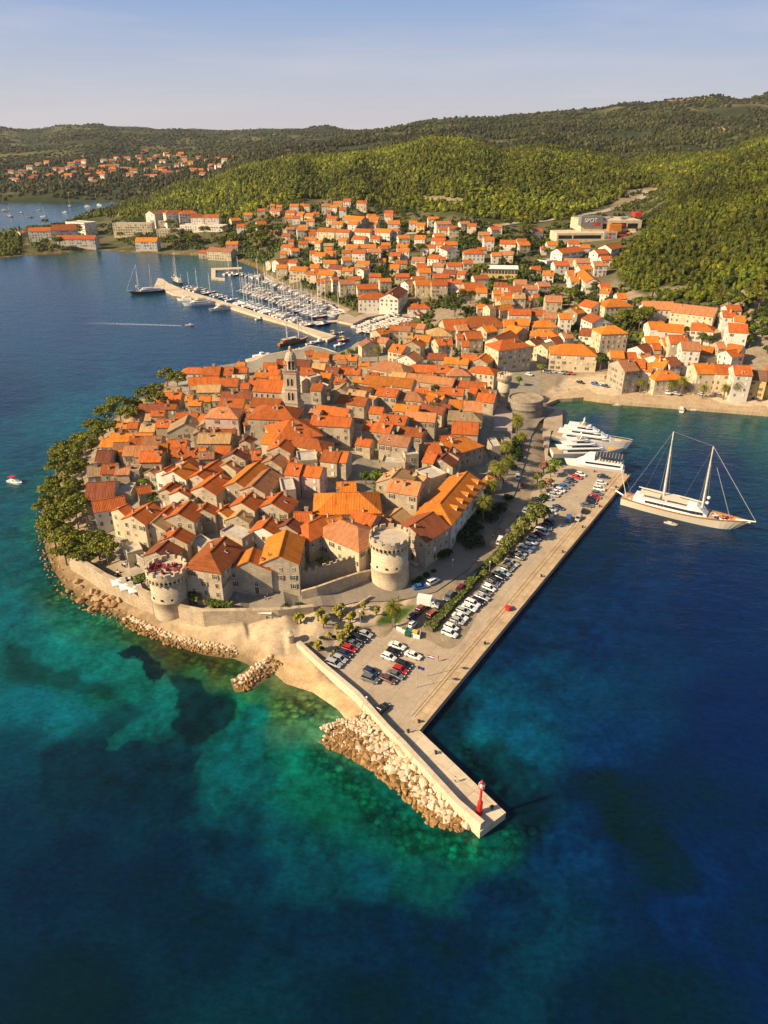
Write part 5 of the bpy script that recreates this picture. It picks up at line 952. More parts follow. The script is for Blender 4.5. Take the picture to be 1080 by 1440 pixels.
def car_proto(kind, colour):
    """x is forward; lofted cross sections give hood, cabin and tail"""
    L, W, H = {'hatch': (4.1, 1.76, 1.47), 'sedan': (4.6, 1.8, 1.43), 'suv': (4.5, 1.86, 1.68), 'van': (4.9, 1.92, 1.9), 'mini': (2.6, 1.4, 1.8)}[kind]
    paint = M_paint('car_paint_' + colour.replace(' ', '_'), CARC[colour]); R = thing('parked_car', (0, 0, 0))
    sh = .62 * H if kind != 'van' else .55 * H; hl = L / 2
    prof = [(-hl, .42, .80), (-hl + .12, .30, .93), (-hl + .5, .24, 1), (0, .22, 1), (hl - .7, .24, 1), (hl - .2, .3, .93), (hl, .40, .78)]
    tops = {-hl: sh * .86, -hl + .12: sh * .97, -hl + .5: sh, 0: sh, hl - .7: sh * (.88 if kind != 'van' else .97), hl - .2: sh * .76, hl: sh * .62}
    rings = []
    for x, zb, k in prof:
        zt = tops[x]; w = W / 2 * k; rings.append([(x, -w * .94, zb), (x, w * .94, zb), (x, w, zb + .18), (x, w, zt - .12), (x, w * .9, zt), (x, -w * .9, zt), (x, -w, zt - .12), (x, -w, zb + .18)])
    b = MB(); b.loft(rings)
    xb, xr0, xr1, xf = {'hatch': (-hl + .1, -hl + .55, .35, 1.1), 'sedan': (-hl + .75, -hl + 1.35, .35, 1.15), 'suv': (-hl + .06, -hl + .35, .5, 1.15), 'van': (-hl + .05, -hl + .2, 1.05, 1.9), 'mini': (-hl + .2, -hl + .3, .5, .9)}[kind]
    w1, w2 = W / 2 * .9, W / 2 * .72
    b.add([(xr0, -w2, H), (xr1, -w2, H), (xr1, w2, H), (xr0, w2, H), (xr0 - .06, -w2 - .04, H - .07), (xr1 + .1, -w2 - .04, H - .07), (xr1 + .1, w2 + .04, H - .07), (xr0 - .06, w2 + .04, H - .07)], [(0, 1, 2, 3), (1, 0, 4, 5), (2, 1, 5, 6), (3, 2, 6, 7), (0, 3, 7, 4)])
    for sx in (-1, 1):
        for (xa, xc) in ((xb, xr0), ((xb + xf) / 2 - .05, (xr0 + xr1) / 2), (xf, xr1)): b.tube([(xa, sx * w1, sh - .02), (xc, sx * w2 * 1.03, H - .04)], .05, 4)
    b.build('body', paint, R)
    g = MB(); g.add([(xb, -w1 * .97, sh - .03), (xf, -w1 * .97, sh - .03), (xf, w1 * .97, sh - .03), (xb, w1 * .97, sh - .03), (xr0, -w2, H - .06), (xr1, -w2, H - .06), (xr1, w2, H - .06), (xr0, w2, H - .06)], [(0, 1, 5, 4), (1, 2, 6, 5), (2, 3, 7, 6), (3, 0, 4, 7)])
    g.build('windows', m_cglass, R)
    for x in (-L * .3, L * .31):
        for sy in (-1, 1): link('wheel', WHEEL, R, (x, sy * (W / 2 - .1), .32))
    for sy in (-1, 1):
        h = MB(); h.box((hl - .06, sy * W * .33, sh * .68), (.2, .34, .13)); h.build('headlight', m_lampw, R); h = MB(); h.box((-hl + .04, sy * W * .36, sh * .8), (.14, .2, .2)); h.build('tail_light', m_lampr, R)
    return R
PROTO = {}; CARS = []
def car(px, py, z, d, colour, kind='hatch', row='', n=0):
    key = (kind, colour); p = G(px, py, z + .6); q = G(px + d[0], py + d[1], z + .6) - p; rz = math.atan2(q.y, q.x)
    zz = max(gz(p.x, p.y) + (.1 if z > 1.7 else 0), z)
    if key not in PROTO: PROTO[key] = R = car_proto(*key)
    else: R = copy_tree(PROTO[key])
    R.location = (p.x, p.y, zz); R.rotation_euler = (0, 0, rz + random.uniform(-.03, .03)); tag(R, None, 'car', row or None)
    kn = {'hatch': 'hatchback', 'sedan': 'sedan', 'suv': 'suv', 'van': 'van', 'mini': 'small open cart'}[kind]
    CARS.append(dict(o=R, px=px, py=py, look=f'{colour} {kn}', cat='car')); return R
def c1(u, v): return 380 + u / 4.5, 840 + v / 4.5
def c2(u, v): return 560 + u / 4.5, 700 + v / 4.5
def c3(u, v): return 700 + u / 5.4, 600 + v / 5.4
LOT = [(600,232,'silver','hatch'),(562,262,'black','suv'),(522,290,'grey','sedan'),(500,322,'red','hatch'),(470,355,'dark blue','hatch'),(440,388,'silver','hatch'),(402,418,'silver','suv')]
for u, v, c, k in LOT: car(*c1(u, v), 1.6, (95, 32), c, k, 'cars parked beside the small planted bank')
for u, v, c, k, d in [(805,305,'white','sedan',(95,35)),(780,345,'black','hatch',(95,35)),(750,375,'white','hatch',(85,35)),(905,365,'white','sedan',(90,33)),(848,425,'black','hatch',(95,35)),(822,457,'red','hatch',(95,35)),(793,487,'grey','sedan',(95,42)),(745,515,'brown','sedan',(95,42)),(637,468,'dark blue','hatch',(95,42)),(633,515,'grey','suv',(105,35)),(705,705,'black','sedan',(85,-70))]: car(*c1(u, v), 1.6, d, c, k, 'cars scattered on the open parking')
Q2 = [(325,860,'white','suv'),(335,822,'white','hatch'),(375,782,'silver','hatch'),(392,755,'white','sedan'),(410,720,'silver','hatch'),(448,698,'white','sedan'),(470,672,'white','suv'),(503,655,'black','hatch'),(530,627,'silver','sedan'),(548,598,'grey','hatch'),(575,570,'white','hatch'),(592,542,'grey','sedan'),(615,522,'black','hatch'),(640,497,'black','suv'),(663,472,'light blue','sedan'),(685,448,'olive','hatch'),(702,430,'grey','hatch'),(720,410,'silver','sedan'),(755,372,'grey','suv'),(772,350,'silver','hatch'),(805,327,'white','suv'),(830,305,'white','hatch'),(845,278,'silver','hatch'),(862,255,'silver','hatch'),(890,237,'dark red','hatch'),(912,215,'white','van'),(932,193,'grey','hatch'),(945,175,'black','hatch'),(962,152,'dark blue','hatch')]
for u, v, c, k in Q2: car(*c2(u, v), 1.6, (110, 42), c, k, 'cars in the long row beside the hedge')
for u, v, c, k in [(405,655,'white','hatch'),(405,622,'silver','hatch'),(457,612,'dark blue','sedan'),(300,555,'black','sedan'),(370,540,'light blue','sedan'),(425,516,'silver','hatch'),(442,495,'white','hatch'),(472,480,'white','hatch'),(500,455,'blue','hatch'),(530,430,'grey','hatch'),(555,405,'dark blue','hatch'),(600,380,'red','hatch'),(630,360,'white','hatch')]: car(*c3(u, v), 1.6, (100, 26), c, k, 'cars under the trees at the far end of the quay')
for u, v, c, k, d in [(800,377,'dark blue','sedan',(90,12)),(785,425,'white','hatch',(90,12)),(770,470,'white','suv',(90,15)),(750,502,'grey','hatch',(90,15)),(735,530,'red','sedan',(90,18)),(712,548,'black','hatch',(90,18)),(705,570,'black','hatch',(90,18)),(675,594,'grey','sedan',(90,10)),(655,638,'black','hatch',(20,-60)),(612,693,'silver','hatch',(-25,40)),(538,698,'blue','van',(10,-60))]: car(*c3(u, v), 1.6, d, c, k, 'cars along the sea side of the quay')
for (x, y), c, k, d in [(c3(152,383),'white','hatch',(-4,60)),(c3(190,435),'dark red','hatch',(10,-60)),(c2(485,483),'dark blue','hatch',(35,-60)),(c2(705,205),'dark blue','hatch',(50,-40)),(c2(645,270),'white','van',(30,-70)),(c2(810,75),'light blue','hatch',(40,-40)),(c2(780,106),'black','hatch',(50,-45)),(c2(390,578),'dark red','hatch',(-50,50)),(c2(320,635),'grey','suv',(-50,60)),(c2(220,545),'white','suv',(80,-40)),(c2(138,577),'blue','sedan',(90,-15)),(c2(145,710),'dark red','suv',(60,-55)),(c2(95,750),'dark blue','hatch',(60,-50)),(c2(215,742),'rust','suv',(60,-50)),(c2(90,805),'white','mini',(50,-40))]: car(x, y, 2.2 if y < 830 else 1.9, d, c, k)
pal = ['white', 'silver', 'grey', 'black', 'dark blue', 'white', 'silver', 'red', 'blue']
for k, (x, y) in enumerate([(849,542),(938,552),(951,553),(987,554),(1011,557),(1013,552),(1033,555),(1041,556),(1062,562),(744,529),(769,525),(776,525),(788,526),(795,526),(802,526),(816,537),(837,540),(851,543),(478,439),(553,441),(564,427),(569,424),(584,441),(591,440),(600,436),(470,430),(455,425),(610,430),(576,420),(560,433)]):
    car(x, y, 2.2, (60, 14) if x > 620 else (50, 30), pal[(k * 5) % 9], ('hatch', 'suv', 'sedan')[k % 3], 'cars along the far waterfront streets')
R = thing('box_truck', G(*c2(185, 690), 2.2), 0, 'white box truck parked beside the road near the palm', 'truck'); p = R.location; q = G(*c2(245, 705), 2.2) - G(*c2(150, 690), 2.2); R.rotation_euler = (0, 0, math.atan2(q.y, q.x)); R.location.z = max(gz(p.x, p.y), 1.6) + .1
b = MB(); b.box((-.9, 0, 1.95), (4.0, 2.2, 2.3)); b.box((-.9, 0, 3.14), (4.06, 2.26, .1)); b.build('cargo_box', m_white, R)
b = MB(); b.loft([[(x, -w, .5), (x, w, .5), (x, w, zt), (x, -w, zt)] for x, w, zt in ((1.2, 1.0, 2.3), (2.0, 1.0, 2.25), (2.6, .98, 1.4), (3.2, .9, 1.15), (3.3, .85, .8))]); b.build('cab', M_paint('car_paint_white', CARC['white']), R)
b = MB(); b.add([(2.05, -.9, 2.2), (2.05, .9, 2.2), (2.62, .88, 1.5), (2.62, -.88, 1.5)], [(0, 3, 2, 1)]); b.box((1.75, 0, 1.8), (.6, 2.02, .5)); b.build('windscreen', m_cglass, R); b = MB(); b.box((0, 0, .55), (5.4, .9, .2)); b.build('chassis', m_dark, R)
for x in (-1.8, 2.3):
    for sy in (-.9, .9): link('wheel', WHEEL, R, (x, sy, .4), None, (1.25, 1.4, 1.25))
for k, (u, v, c) in enumerate([(45,850,'green'),(72,858,'blue'),(105,868,'yellow'),(60,875,'dark green')]):
    b = MB(); b.box((0, 0, .7), (1.4, 1.0, 1.1), taper=1.1); b.box((0, 0, 1.32), (1.6, 1.15, .16), mi=1)
    cc = {'green': (.06, .2, .05), 'blue': (.03, .14, .38), 'yellow': (.6, .4, .03), 'dark green': (.02, .09, .04)}[c]
    tag(b.build('recycling_bin', [M('bin_' + c.replace(' ', '_'), cc), M('bin_lid_' + c.replace(' ', '_'), tuple(x * 1.1 for x in cc))], loc=G(*c2(u, v), 1.65), rz=-.4), f'{c} recycling bin inside the white fenced corner', 'bin')
b = MB(); P = [G(*c2(u, v), 1.6) for u, v in ((-10,835),(60,870),(135,895),(140,862))]
for a, c in zip(P, P[1:]): d = c - a; m = (a + c) / 2; b.box((m.x, m.y, m.z + .6), (d.length, .12, 1.2), math.atan2(d.y, d.x))
tag(b.build('bin_fence', m_white), 'low white fence around the recycling bins', 'fence')
# ================================================================== BOATS
m_hullw = M_paint('hull_white', (.80, .78, .74), .3); m_hullc = M_paint('hull_cream', (.76, .68, .52), .35); m_hulln = M_paint('hull_navy', (.02, .03, .06), .3); m_wood = M('varnished_wood', (.34, .15, .05), (.22, .09, .03), 2.5, .45); m_teak = M('teak_deck', (.46, .32, .19), (.36, .24, .14), 3.0, .7)
m_mast = M('mast_pale', (.80, .72, .58), None, 2.0, .5); m_rope = M('rigging', (.45, .43, .40), None, 3.0, .6); m_canvas = M('awning_canvas', (.66, .57, .44), (.55, .47, .36), 1.5, .9); m_blue = M('canvas_blue', (.02, .06, .22), None, 2.0, .8); m_yel = M('yellow_cover', (.7, .42, .03), None, 2.0, .7); m_redb = M('boat_red', (.5, .03, .02), None, 2.0, .5)
def hull_rings(L, B, F, sheer=.35, transom=.8, n=14, draft=.7, bow_over=.06, zdeck=None):
    R = []
    for i in range(n + 1):
        t = i / n; x = -L / 2 + L * t
        w = B / 2 * (transom + (1 - transom) * math.sin(min(t / .45, 1) * math.pi / 2)) * (1 if t < .55 else max(.02, math.cos((t - .55) / .45 * math.pi / 2) ** .8))
        z = F * (1 + sheer * (abs(t - .35) / .65) ** 2 * (1 if t > .35 else .4)); kx = -L * bow_over * max(0, (t - .8) / .2)
        R.append([(x + kx * 1.3, 0, -draft), (x + kx, w * .72, -.15), (x, w, z), (x, -w, z), (x + kx, -w * .72, -.15)])
    return R
def hull_part(name, L, B, F, mat, root, deck, **k):
    R = hull_rings(L, B, F, **k); b = MB(); b.loft(R); o = b.build(name, mat, root)
    d = MB(); n = len(R); V = []; 
    for r in R: V += [(r[2][0], r[2][1] * .95, r[2][2] + .02), (r[3][0], r[3][1] * .95, r[3][2] + .02)]
    d.add(V, [(2 * i, 2 * i + 1, 2 * i + 3, 2 * i + 2) for i in range(n - 1)]); d.build('deck', deck, root); return R
def house_loft(b, secs, mi=0):
    b.loft([[(x, -w, z0), (x, w, z0), (x, w * .88, z1), (x, -w * .88, z1)] for x, w, z0, z1 in secs], mi)
def motor_yacht(L, name, label, deckm=None, decks=2, dark=True, canopy=False):
    B = L * .235; F = L * .075; R = thing(name, (0, 0, 0), 0, label, 'yacht'); hull_part('hull', L, B, F, m_hullw, R, deckm or m_teak, sheer=.45, transom=.86)
    z = F * 1.0; x0, x1 = -L * .36, L * .24; w = B * .40
    for k in range(decks):
        hgt = L * .052; b = MB(); house_loft(b, [(x0, w, z, z + hgt), (x1 - L * .10, w, z, z + hgt), (x1 - L * .01, w * .75, z, z + hgt * .6), (x1 + L * .04, w * .5, z, z + hgt * .12)]); s = b.build('cabin' if k == 0 else 'upper_deck', m_hullw, R)
        b = MB(); house_loft(b, [(x0 + L * .05, w * 1.015, z + hgt * .38, z + hgt * .8), (x1 - L * .11, w * 1.02, z + hgt * .38, z + hgt * .8), (x1 - L * .02, w * .8, z + hgt * .3, z + hgt * .62)]); b.build('window_band', m_cglass, s)
        b = MB(); b.loft([[(x, -ww, z + hgt), (x, ww, z + hgt), (x, ww, z + hgt + .14), (x, -ww, z + hgt + .14)] for x, ww in ((x0 - L * .07, w * .98), (x1 - L * .12, w * 1.02), (x1 - L * .05, w * .6))]); b.build('overhang', m_hullw, s)
        z += hgt + .15; x0 += L * .06; x1 -= L * .11; w *= .84
    b = MB(); b.box(((x0 + x1) / 2, 0, z + L * .012), ((x1 - x0) * .8, w * 1.5, L * .02)); b.build('sun_deck', m_teak, R)
    b = MB(); b.tube([(x0 + L * .03, -w * .7, z), (x0 + L * .06, -w * .6, z + L * .05), (x0 + L * .06, w * .6, z + L * .05), (x0 + L * .03, w * .7, z)], L * .008, 6); b.tube([(x0 + L * .06, 0, z + L * .05), (x0 + L * .06, 0, z + L * .1)], L * .005, 5); b.lathe((x0 + L * .06, w * .3, z + L * .055), [(.02, L * .03), (L * .014, L * .02), (L * .014, .0), (.02, -.01)], 8); b.build('radar_arch', m_white if not dark else m_white, R)
    b = MB(); rr = hull_rings(L, B, F, sheer=.45, transom=.86)
    for sd in (2, 3): b.tube([(r[sd][0], r[sd][1] * .93, r[sd][2] + L * .022) for r in rr[7:]], L * .0018 + .02, 4)
    b.build('railing', M('galvanised', (.45, .44, .42)), R)
    b = MB(); b.box((L * .33, 0, F * 1.2 + .1), (L * .09, B * .25, .25)); b.build('sun_pad', m_yel if canopy else m_canvas, R)
    return R
def sailboat(L, hm, label, cover):
    B = L * .30; F = L * .085; R = thing('sailing_boat', (0, 0, 0), 0, label, 'boat'); hull_part('hull', L, B, F, hm, R, m_hullw if random.random() < .6 else m_teak, sheer=.25, transom=.7)
    b = MB(); house_loft(b, [(-L * .1, B * .3, F, F + .55), (L * .12, B * .28, F, F + .5), (L * .25, B * .12, F, F + .12)]); c = b.build('cabin', m_hullw, R)
    b = MB(); house_loft(b, [(-L * .06, B * .305, F + .2, F + .42), (L * .11, B * .285, F + .2, F + .4)]); b.build('window_band', m_cglass, c)
    b = MB(); b.tube([(L * .08, 0, F), (L * .07, 0, F + L * 1.15)], [L * .009 + .05, L * .006 + .04], 6); 
    for zz in (.45, .8): b.box((L * .075, 0, F + L * 1.15 * zz), (.08, B * .55, .08))
    b.build('mast', m_white, R)
    b = MB(); b.tube([(L * .06, 0, F + 1.5), (-L * .36, 0, F + 1.5)], [.2, .14], 6); b.build('boom', cover, R)
    b = MB(); top = (L * .07, 0, F + L * 1.13)
    for q in ((L * .49, 0, F * 1.2), (-L * .48, 0, F), (L * .05, B * .45, F), (L * .05, -B * .45, F)): b.tube([top, q], .025, 3)
    b.build('rigging', m_rope, R); return R
def small_boat(L, hm, label, canopy=None, cab=True):
    B = L * .36; F = L * .10; R = thing('motor_boat', (0, 0, 0), 0, label, 'boat'); hull_part('hull', L, B, F, hm, R, m_hullw if random.random() < .7 else m_teak, sheer=.35, transom=.85)
    if cab:
        b = MB(); house_loft(b, [(-L * .08, B * .34, F, F + L * .13), (L * .12, B * .32, F, F + L * .12), (L * .26, B * .2, F, F + L * .03)]); c = b.build('cabin', m_hullw, R); b = MB(); house_loft(b, [(-L * .05, B * .345, F + L * .06, F + L * .11), (L * .13, B * .31, F + L * .05, F + L * .1)]); b.build('window_band', m_cglass, c)
    else:
        b = MB(); b.box((-L * .1, 0, F + .1), (L * .3, B * .6, .3)); b.build('seats', m_canvas, R); b = MB(); b.box((-L * .47, 0, F + .1), (.4, .4, .7)); b.build('outboard_motor', m_dark, R)
    if canopy:
        b = MB(); b.box((-L * .18, 0, F + L * .24), (L * .34, B * .8, .08)); [b.tube([(-L * .18 + sx * L * .15, sy * B * .36, F), (-L * .18 + sx * L * .15, sy * B * .36, F + L * .24)], .03, 4) for sx in (-1, 1) for sy in (-1, 1)]; b.build('canopy', canopy, R)
    return R
BOATS = []
def put(R, px, py, qx, qy, z=0.0, look=None):
    """stern at pixel p, bow towards pixel q on the water"""
    a, c = G(px, py, z), G(qx, qy, z); d = c - a; m = (a + c) / 2; R.location = (m.x, m.y, 0); R.rotation_euler = (0, 0, math.atan2(d.y, d.x))
    if look: BOATS.append(dict(o=R, px=(px + qx) / 2, py=(py + qy) / 2, look=look))
    return R
# big schooner
def schooner(L, hull, label, masts, deckhouse=True, wood=False, sc=1.0):
    B = L * .20; F = L * .062; R = thing('schooner', (0, 0, 0), 0, label, 'sailing ship'); rr = hull_part('hull', L, B, F, hull, R, m_teak, sheer=.5, transom=.62, n=20, bow_over=.10, draft=.8)
    b = MB(); [b.loft([[(r[sd][0], r[sd][1] * .99, r[sd][2] - .05), (r[sd][0], r[sd][1] * .93, r[sd][2] - .05), (r[sd][0], r[sd][1] * .93, r[sd][2] + L * .012), (r[sd][0], r[sd][1] * .99, r[sd][2] + L * .012)] for r in rr]) for sd in (2, 3)]; b.build('bulwark', m_wood, R)
    h1 = L * .055
    b = MB(); house_loft(b, [(-L * .40, B * .36, F, F + h1), (L * .06, B * .38, F, F + h1), (L * .15, B * .32, F, F + h1), (L * .19, B * .26, F, F + h1 * .4)]); c = b.build('deckhouse', m_wood if wood else m_hullw, R)
    b = MB(); house_loft(b, [(-L * .30, B * .368, F + h1 * .45, F + h1 * .82), (L * .08, B * .388, F + h1 * .45, F + h1 * .82), (L * .155, B * .33, F + h1 * .45, F + h1 * .8)]); b.build('window_band', m_cglass, c)
    b = MB(); house_loft(b, [(L * .03, B * .33, F + h1, F + h1 * 1.75), (L * .10, B * .32, F + h1, F + h1 * 1.7), (L * .14, B * .26, F + h1, F + h1 * 1.15)]); b.build('wheelhouse', m_hullw, R)
    for xa, xc in ((-L * .36, -L * .19), (-L * .17, L * .03)):
        b = MB(); b.loft([[(x, -B * .34, F + h1 * 1.62 + dz), (x, B * .34, F + h1 * 1.62 + dz), (x, B * .34, F + h1 * 1.68 + dz), (x, -B * .34, F + h1 * 1.68 + dz)] for x, dz in ((xa, 0), ((xa + xc) / 2, .12), (xc, 0))])
        for x in (xa + .2, xc - .2):
            for sy in (-1, 1): b.tube([(x, sy * B * .32, F + h1), (x, sy * B * .32, F + h1 * 1.62)], .05, 4)
        b.build('awning', m_canvas, R)
    rig = MB(); zt = {}
    for i, (t, hm) in enumerate(masts):
        x = -L / 2 + L * t; b = MB(); rk = -hm * .04; b.tube([(x, 0, F), (x + rk * .6, 0, F + hm * .6), (x + rk, 0, F + hm)], [.36 * sc, .30 * sc, .17 * sc], 8)
        for zz in (.38, .66): b.box((x + rk * zz, 0, F + hm * zz), (.12, B * .5, .12)); 
        b.build('mast', m_mast, R); top = (x + rk, 0, F + hm); zt[i] = top
        for sy in (-1, 1):
            for dx in (-1.4, 0, 1.2): rig.tube([(x + rk * .9, 0, F + hm * .93), (x + dx * sc, sy * B * .47, F)], .03 * sc, 3)
        for q in (.5, .7): rig.tube([(x + rk, 0, F + hm * .97), (x - L * .17, sy * 0, F + h1 * 1.2)], .03 * sc, 3)
        b = MB(); b.tube([(x - .3, 0, F + h1 * 2.0), (x - L * .21, 0, F + h1 * 2.2)], [.24 * sc, .2 * sc], 6); b.build('boom', m_canvas, R)
    bs = (L * .5 + L * .045, 0, F * 1.6 + L * .01); b = MB(); b.tube([(L * .40, 0, F * 1.45), bs], [.4 * sc, .2 * sc], 8); b.box((L * .46, 0, F * 1.5), (L * .1, 1.0 * sc, .15)); b.build('bowsprit', m_mast, R)
    rig.tube([zt[len(masts) - 1], bs], .10 * sc, 4); rig.tube([tuple(a * .72 + c * .28 for a, c in zip(zt[len(masts) - 1], (L * .33, 0, F))), (L * .36, 0, F * 1.35)], .09 * sc, 4)
    if len(masts) > 1: rig.tube([zt[0], zt[1]], .035 * sc, 3); rig.tube([zt[0], (-L * .48, 0, F)], .03 * sc, 3)
    rig.build('rigging', m_rope, R)
    if not wood:
        b = MB(); b.tube([(-L * .47, 0, F), (-L * .47 - L * .10, 0, F + L * .30)], [.14, .1], 6); b.tube([(-L * .57, 0, F + L * .3), (-L * .42, 1, F)], .03, 3); b.build('boom_crane', m_mast, R)
        b = MB()
        for _ in range(26): xx = random.uniform(L * .22, L * .36); b.box((xx, random.uniform(-1, 1) * B * (.30 - (xx / L - .22) * 1.2), F * 1.25 + .2), (random.uniform(.5, 1.4), random.uniform(.5, 1), .3), random.random() * 3, mi=random.choice((0, 1, 2, 3)))
        b.build('foredeck_cushions', [m_yel, m_blue, m_redb, m_white], R)
        b = MB(); xm = -L / 2 + L * masts[1][0]; b.lathe((xm + 1.2, .6, F + h1 * 2.6), [(.02, 1.1), (.55, .9), (.6, .4), (.3, 0), (.02, 0)], 10); b.lathe((xm + 1.2, -.7, F + h1 * 2.0), [(.02, 1.1), (.55, .9), (.6, .4), (.3, 0), (.02, 0)], 10); b.build('radar_dome', m_white, R)
    return R
SH = put(schooner(42.5, m_hullc, 'large cream two masted schooner with varnished rail moored off the quay corner', [(.33, 28), (.64, 25.5)]), 880, 708, 1043, 747)
b = MB(); P = [G(884, 690, 1.9), G(862, 688, 1.8)]; b.tube([G(887, 703, 2.6), G(866, 690, 2.0)], .3, 4); tag(b.build('gangway', m_white), 'white gangway between the big schooner and the quay', 'gangway')
put(small_boat(4.6, m_hullw, 'white inflatable tender floating alongside the big schooner', None, False), 929, 733, 958, 741)
Y1 = put(motor_yacht(34, 'motor_yacht', 'rearmost long white motor yacht with teak decks at the yacht basin', decks=3), 775, 616, 889, 632)
Y2 = put(motor_yacht(31, 'motor_yacht', 'middle white motor yacht with yellow cushion on its bow', decks=3, canopy=True), 775, 641, 876, 639)
def ferry():
    L = 24; B = 6.4; F = 1.9; R = thing('excursion_boat', (0, 0, 0), 0, 'white excursion boat with open striped sun deck nearest the parked cars', 'boat'); hull_part('hull', L, B, F, m_hullw, R, m_hullw, sheer=.3, transom=.9)
    b = MB(); house_loft(b, [(-L * .47, B * .44, F, F + 2.3), (L * .16, B * .44, F, F + 2.3), (L * .27, B * .36, F, F + .9), (L * .34, B * .2, F, F + .2)]); c = b.build('saloon', m_hullw, R)
    b = MB(); house_loft(b, [(-L * .44, B * .448, F + .9, F + 1.7), (L * .14, B * .448, F + .9, F + 1.7)]); b.build('window_band', m_cglass, c)
    b = MB(); house_loft(b, [(-L * .0, B * .36, F + 2.3, F + 4.3), (L * .1, B * .36, F + 2.3, F + 4.2), (L * .17, B * .3, F + 2.3, F + 2.8)]); b.build('wheelhouse', m_hullw, R)
    b = MB(); b.box((-L * .23, 0, F + 4.5), (L * .44, B * .84, .14)); [b.tube([(-L * .44 + i * L * .105, sy * B * .4, F + 2.3), (-L * .44 + i * L * .105, sy * B * .4, F + 4.5)], .06, 4) for i in range(5) for sy in (-1, 1)]
    for i in range(9): b.box((-L * .43 + i * L * .05, 0, F + 4.6), (.18, B * .84, .1), mi=1)
    b.build('sun_awning', [m_dark, M('galvanised', (.45, .44, .42))], R)
    b = MB(); [b.box((-L * .43 + i * L * .05, sy * B * .2, F + 2.6), (.6, B * .3, .5)) for i in range(8) for sy in (-1, 1)]; b.build('benches', m_canvas, R); return R
put(ferry(), 877, 664, 793, 652)
put(schooner(30, m_hulln, 'dark hulled two masted schooner moored off the far end of the marina pier', [(.36, 22), (.72, 22)], sc=.9), 229, 411, 184, 414)
put(schooner(27, m_hulln, 'tall masted dark sailing ship at the tip of the marina pier', [(.45, 26), (.6, 20)], sc=.9), 262, 404, 236, 391)
put(schooner(24, m_wood, 'wooden two masted gulet moored behind the old town roofs', [(.3, 16), (.68, 17)], wood=True, sc=.9), 392, 487, 434, 478)
for a in ((277,424,246,422,17,'nearest the pier end of the three outer white motor yachts'),(299,428,259,430,25,'largest of the three white motor yachts outside the marina pier'),(327,434,291,438,18,'rightmost of the three white motor yachts outside the marina pier')): put(motor_yacht(a[4], 'motor_yacht', a[5]), *a[:4])
put(small_boat(6.5, m_hullw, 'white speedboat heading away with a wake behind it', None, True), 259, 458, 275, 458)
put(small_boat(7.5, m_hullw, 'white motor boat with red cushions alone on the turquoise water at left', m_redb, True), 12, 677, 32, 682)
b = MB(); P0 = G(257, 458, 0); V = []
n = 26
for i in range(n):
    t = i / (n - 1); x = P0.x - 1 - 75 * t; w = .7 + 2.6 * t; y = P0.y + 9 * t; V += [(x, y - w, .02), (x, y + w, .02)]
b.add(V, [(2 * i, 2 * i + 1, 2 * i + 3, 2 * i + 2) for i in range(n - 1)])
mw, t, bb = new_mat('wake_foam'); cx = coords(t); sp = t.nodes.new('ShaderNodeNewGeometry'); nz = noise(t, sp.outputs['Position'], 1.1, 4, .7); gx = t.nodes.new('ShaderNodeSeparateXYZ'); t.links.new(coords(t, 'Generated'), gx.inputs[0])
mu = t.nodes.new('ShaderNodeMath'); mu.operation = 'MULTIPLY'; t.links.new(ramp(t, nz, [(.42, (0,) * 3), (.6, (1,) * 3)]), mu.inputs[0]); t.links.new(ramp(t, gx.outputs[0], [(0, (0,) * 3), (1, (1,) * 3)]), mu.inputs[1]); t.links.new(mu.outputs[0], bb.inputs['Alpha']); bb.inputs['Base Color'].default_value = (.75, .78, .8, 1)
tag(b.build('wake', mw), kind='stuff')
for (x, y, s, l, hm) in ((869, 570, 5, 'small white open boat just off the beach', m_hullw), (977, 577, 4.5, 'tiny white dinghy near the right hand promenade', m_hullw)): put(small_boat(s, hm, l, None, False), x - 4, y, x + 4, y + .5)
put(small_boat(7.5, m_hullw, 'white cabin boat with bow pointing at the promenade', None, True), 958, 581, 958, 573)
# marina: pier, pontoons and moored boats
slab('marina_pier', [(217,402),(222,391),(229,392),(237,398),(262,408.5),(290,416.5),(330,428.5),(365,440),(400,450.5),(444,463.5),(473,472),(460,478),(409,457),(365,445),(325,432.5),(277,418.5),(243,413)], -3, 1.6, [m_pier, m_pier])
slab('inner_jetty', [(297,377),(340,375.5),(340,378),(303,379.5),(303,390),(316,391),(316,393),(297,392)], -3, 1.3, [m_pier, m_pier])
slab('marina_quay', [(372,389),(405,407),(428,416),(449,423),(486,437),(477,443),(474,451),(496,455.5),(516,446),(545,441),(585,443),(590,446),(590,430),(560,428),(500,420),(440,405),(400,395),(378,385)], -3, 1.5, [m_quay, m_pier])
slab('town_quay', [(345,505),(369,499),(420,490.5),(436,485),(460,490),(478,497),(470,503),(420,505),(360,517)], -3, 1.4, [m_pier, m_pier])
for a in ([(500,466),(560,444),(563,446),(504,468)], [(440,452),(476,450),(476,452),(444,456)]): slab('pontoon', a, -.4, .5, [m_pier, m_pier])
random.seed(21)
SBP = [sailboat(L, hm, None, cv) for L, hm, cv in ((11, m_hullw, m_blue), (13, m_hullw, m_canvas), (9.5, m_hullw, m_blue), (12, m_hulln, m_canvas), (14.5, m_hullw, m_white))]
MBP = [small_boat(L, hm, None, cn, cb) for L, hm, cn, cb in ((8, m_hullw, None, True), (10, m_hullw, m_blue, True), (6, m_hullw, None, False), (7, m_hulln, m_canvas, True), (6.5, m_hullw, m_canvas, False))] + [motor_yacht(13, 'motor_yacht', None)]
SBN = ['white sailing boat with blue sail cover', 'white sailing boat with cream sail cover', 'short white sailing boat', 'dark hulled sailing boat', 'tall white sailing boat']
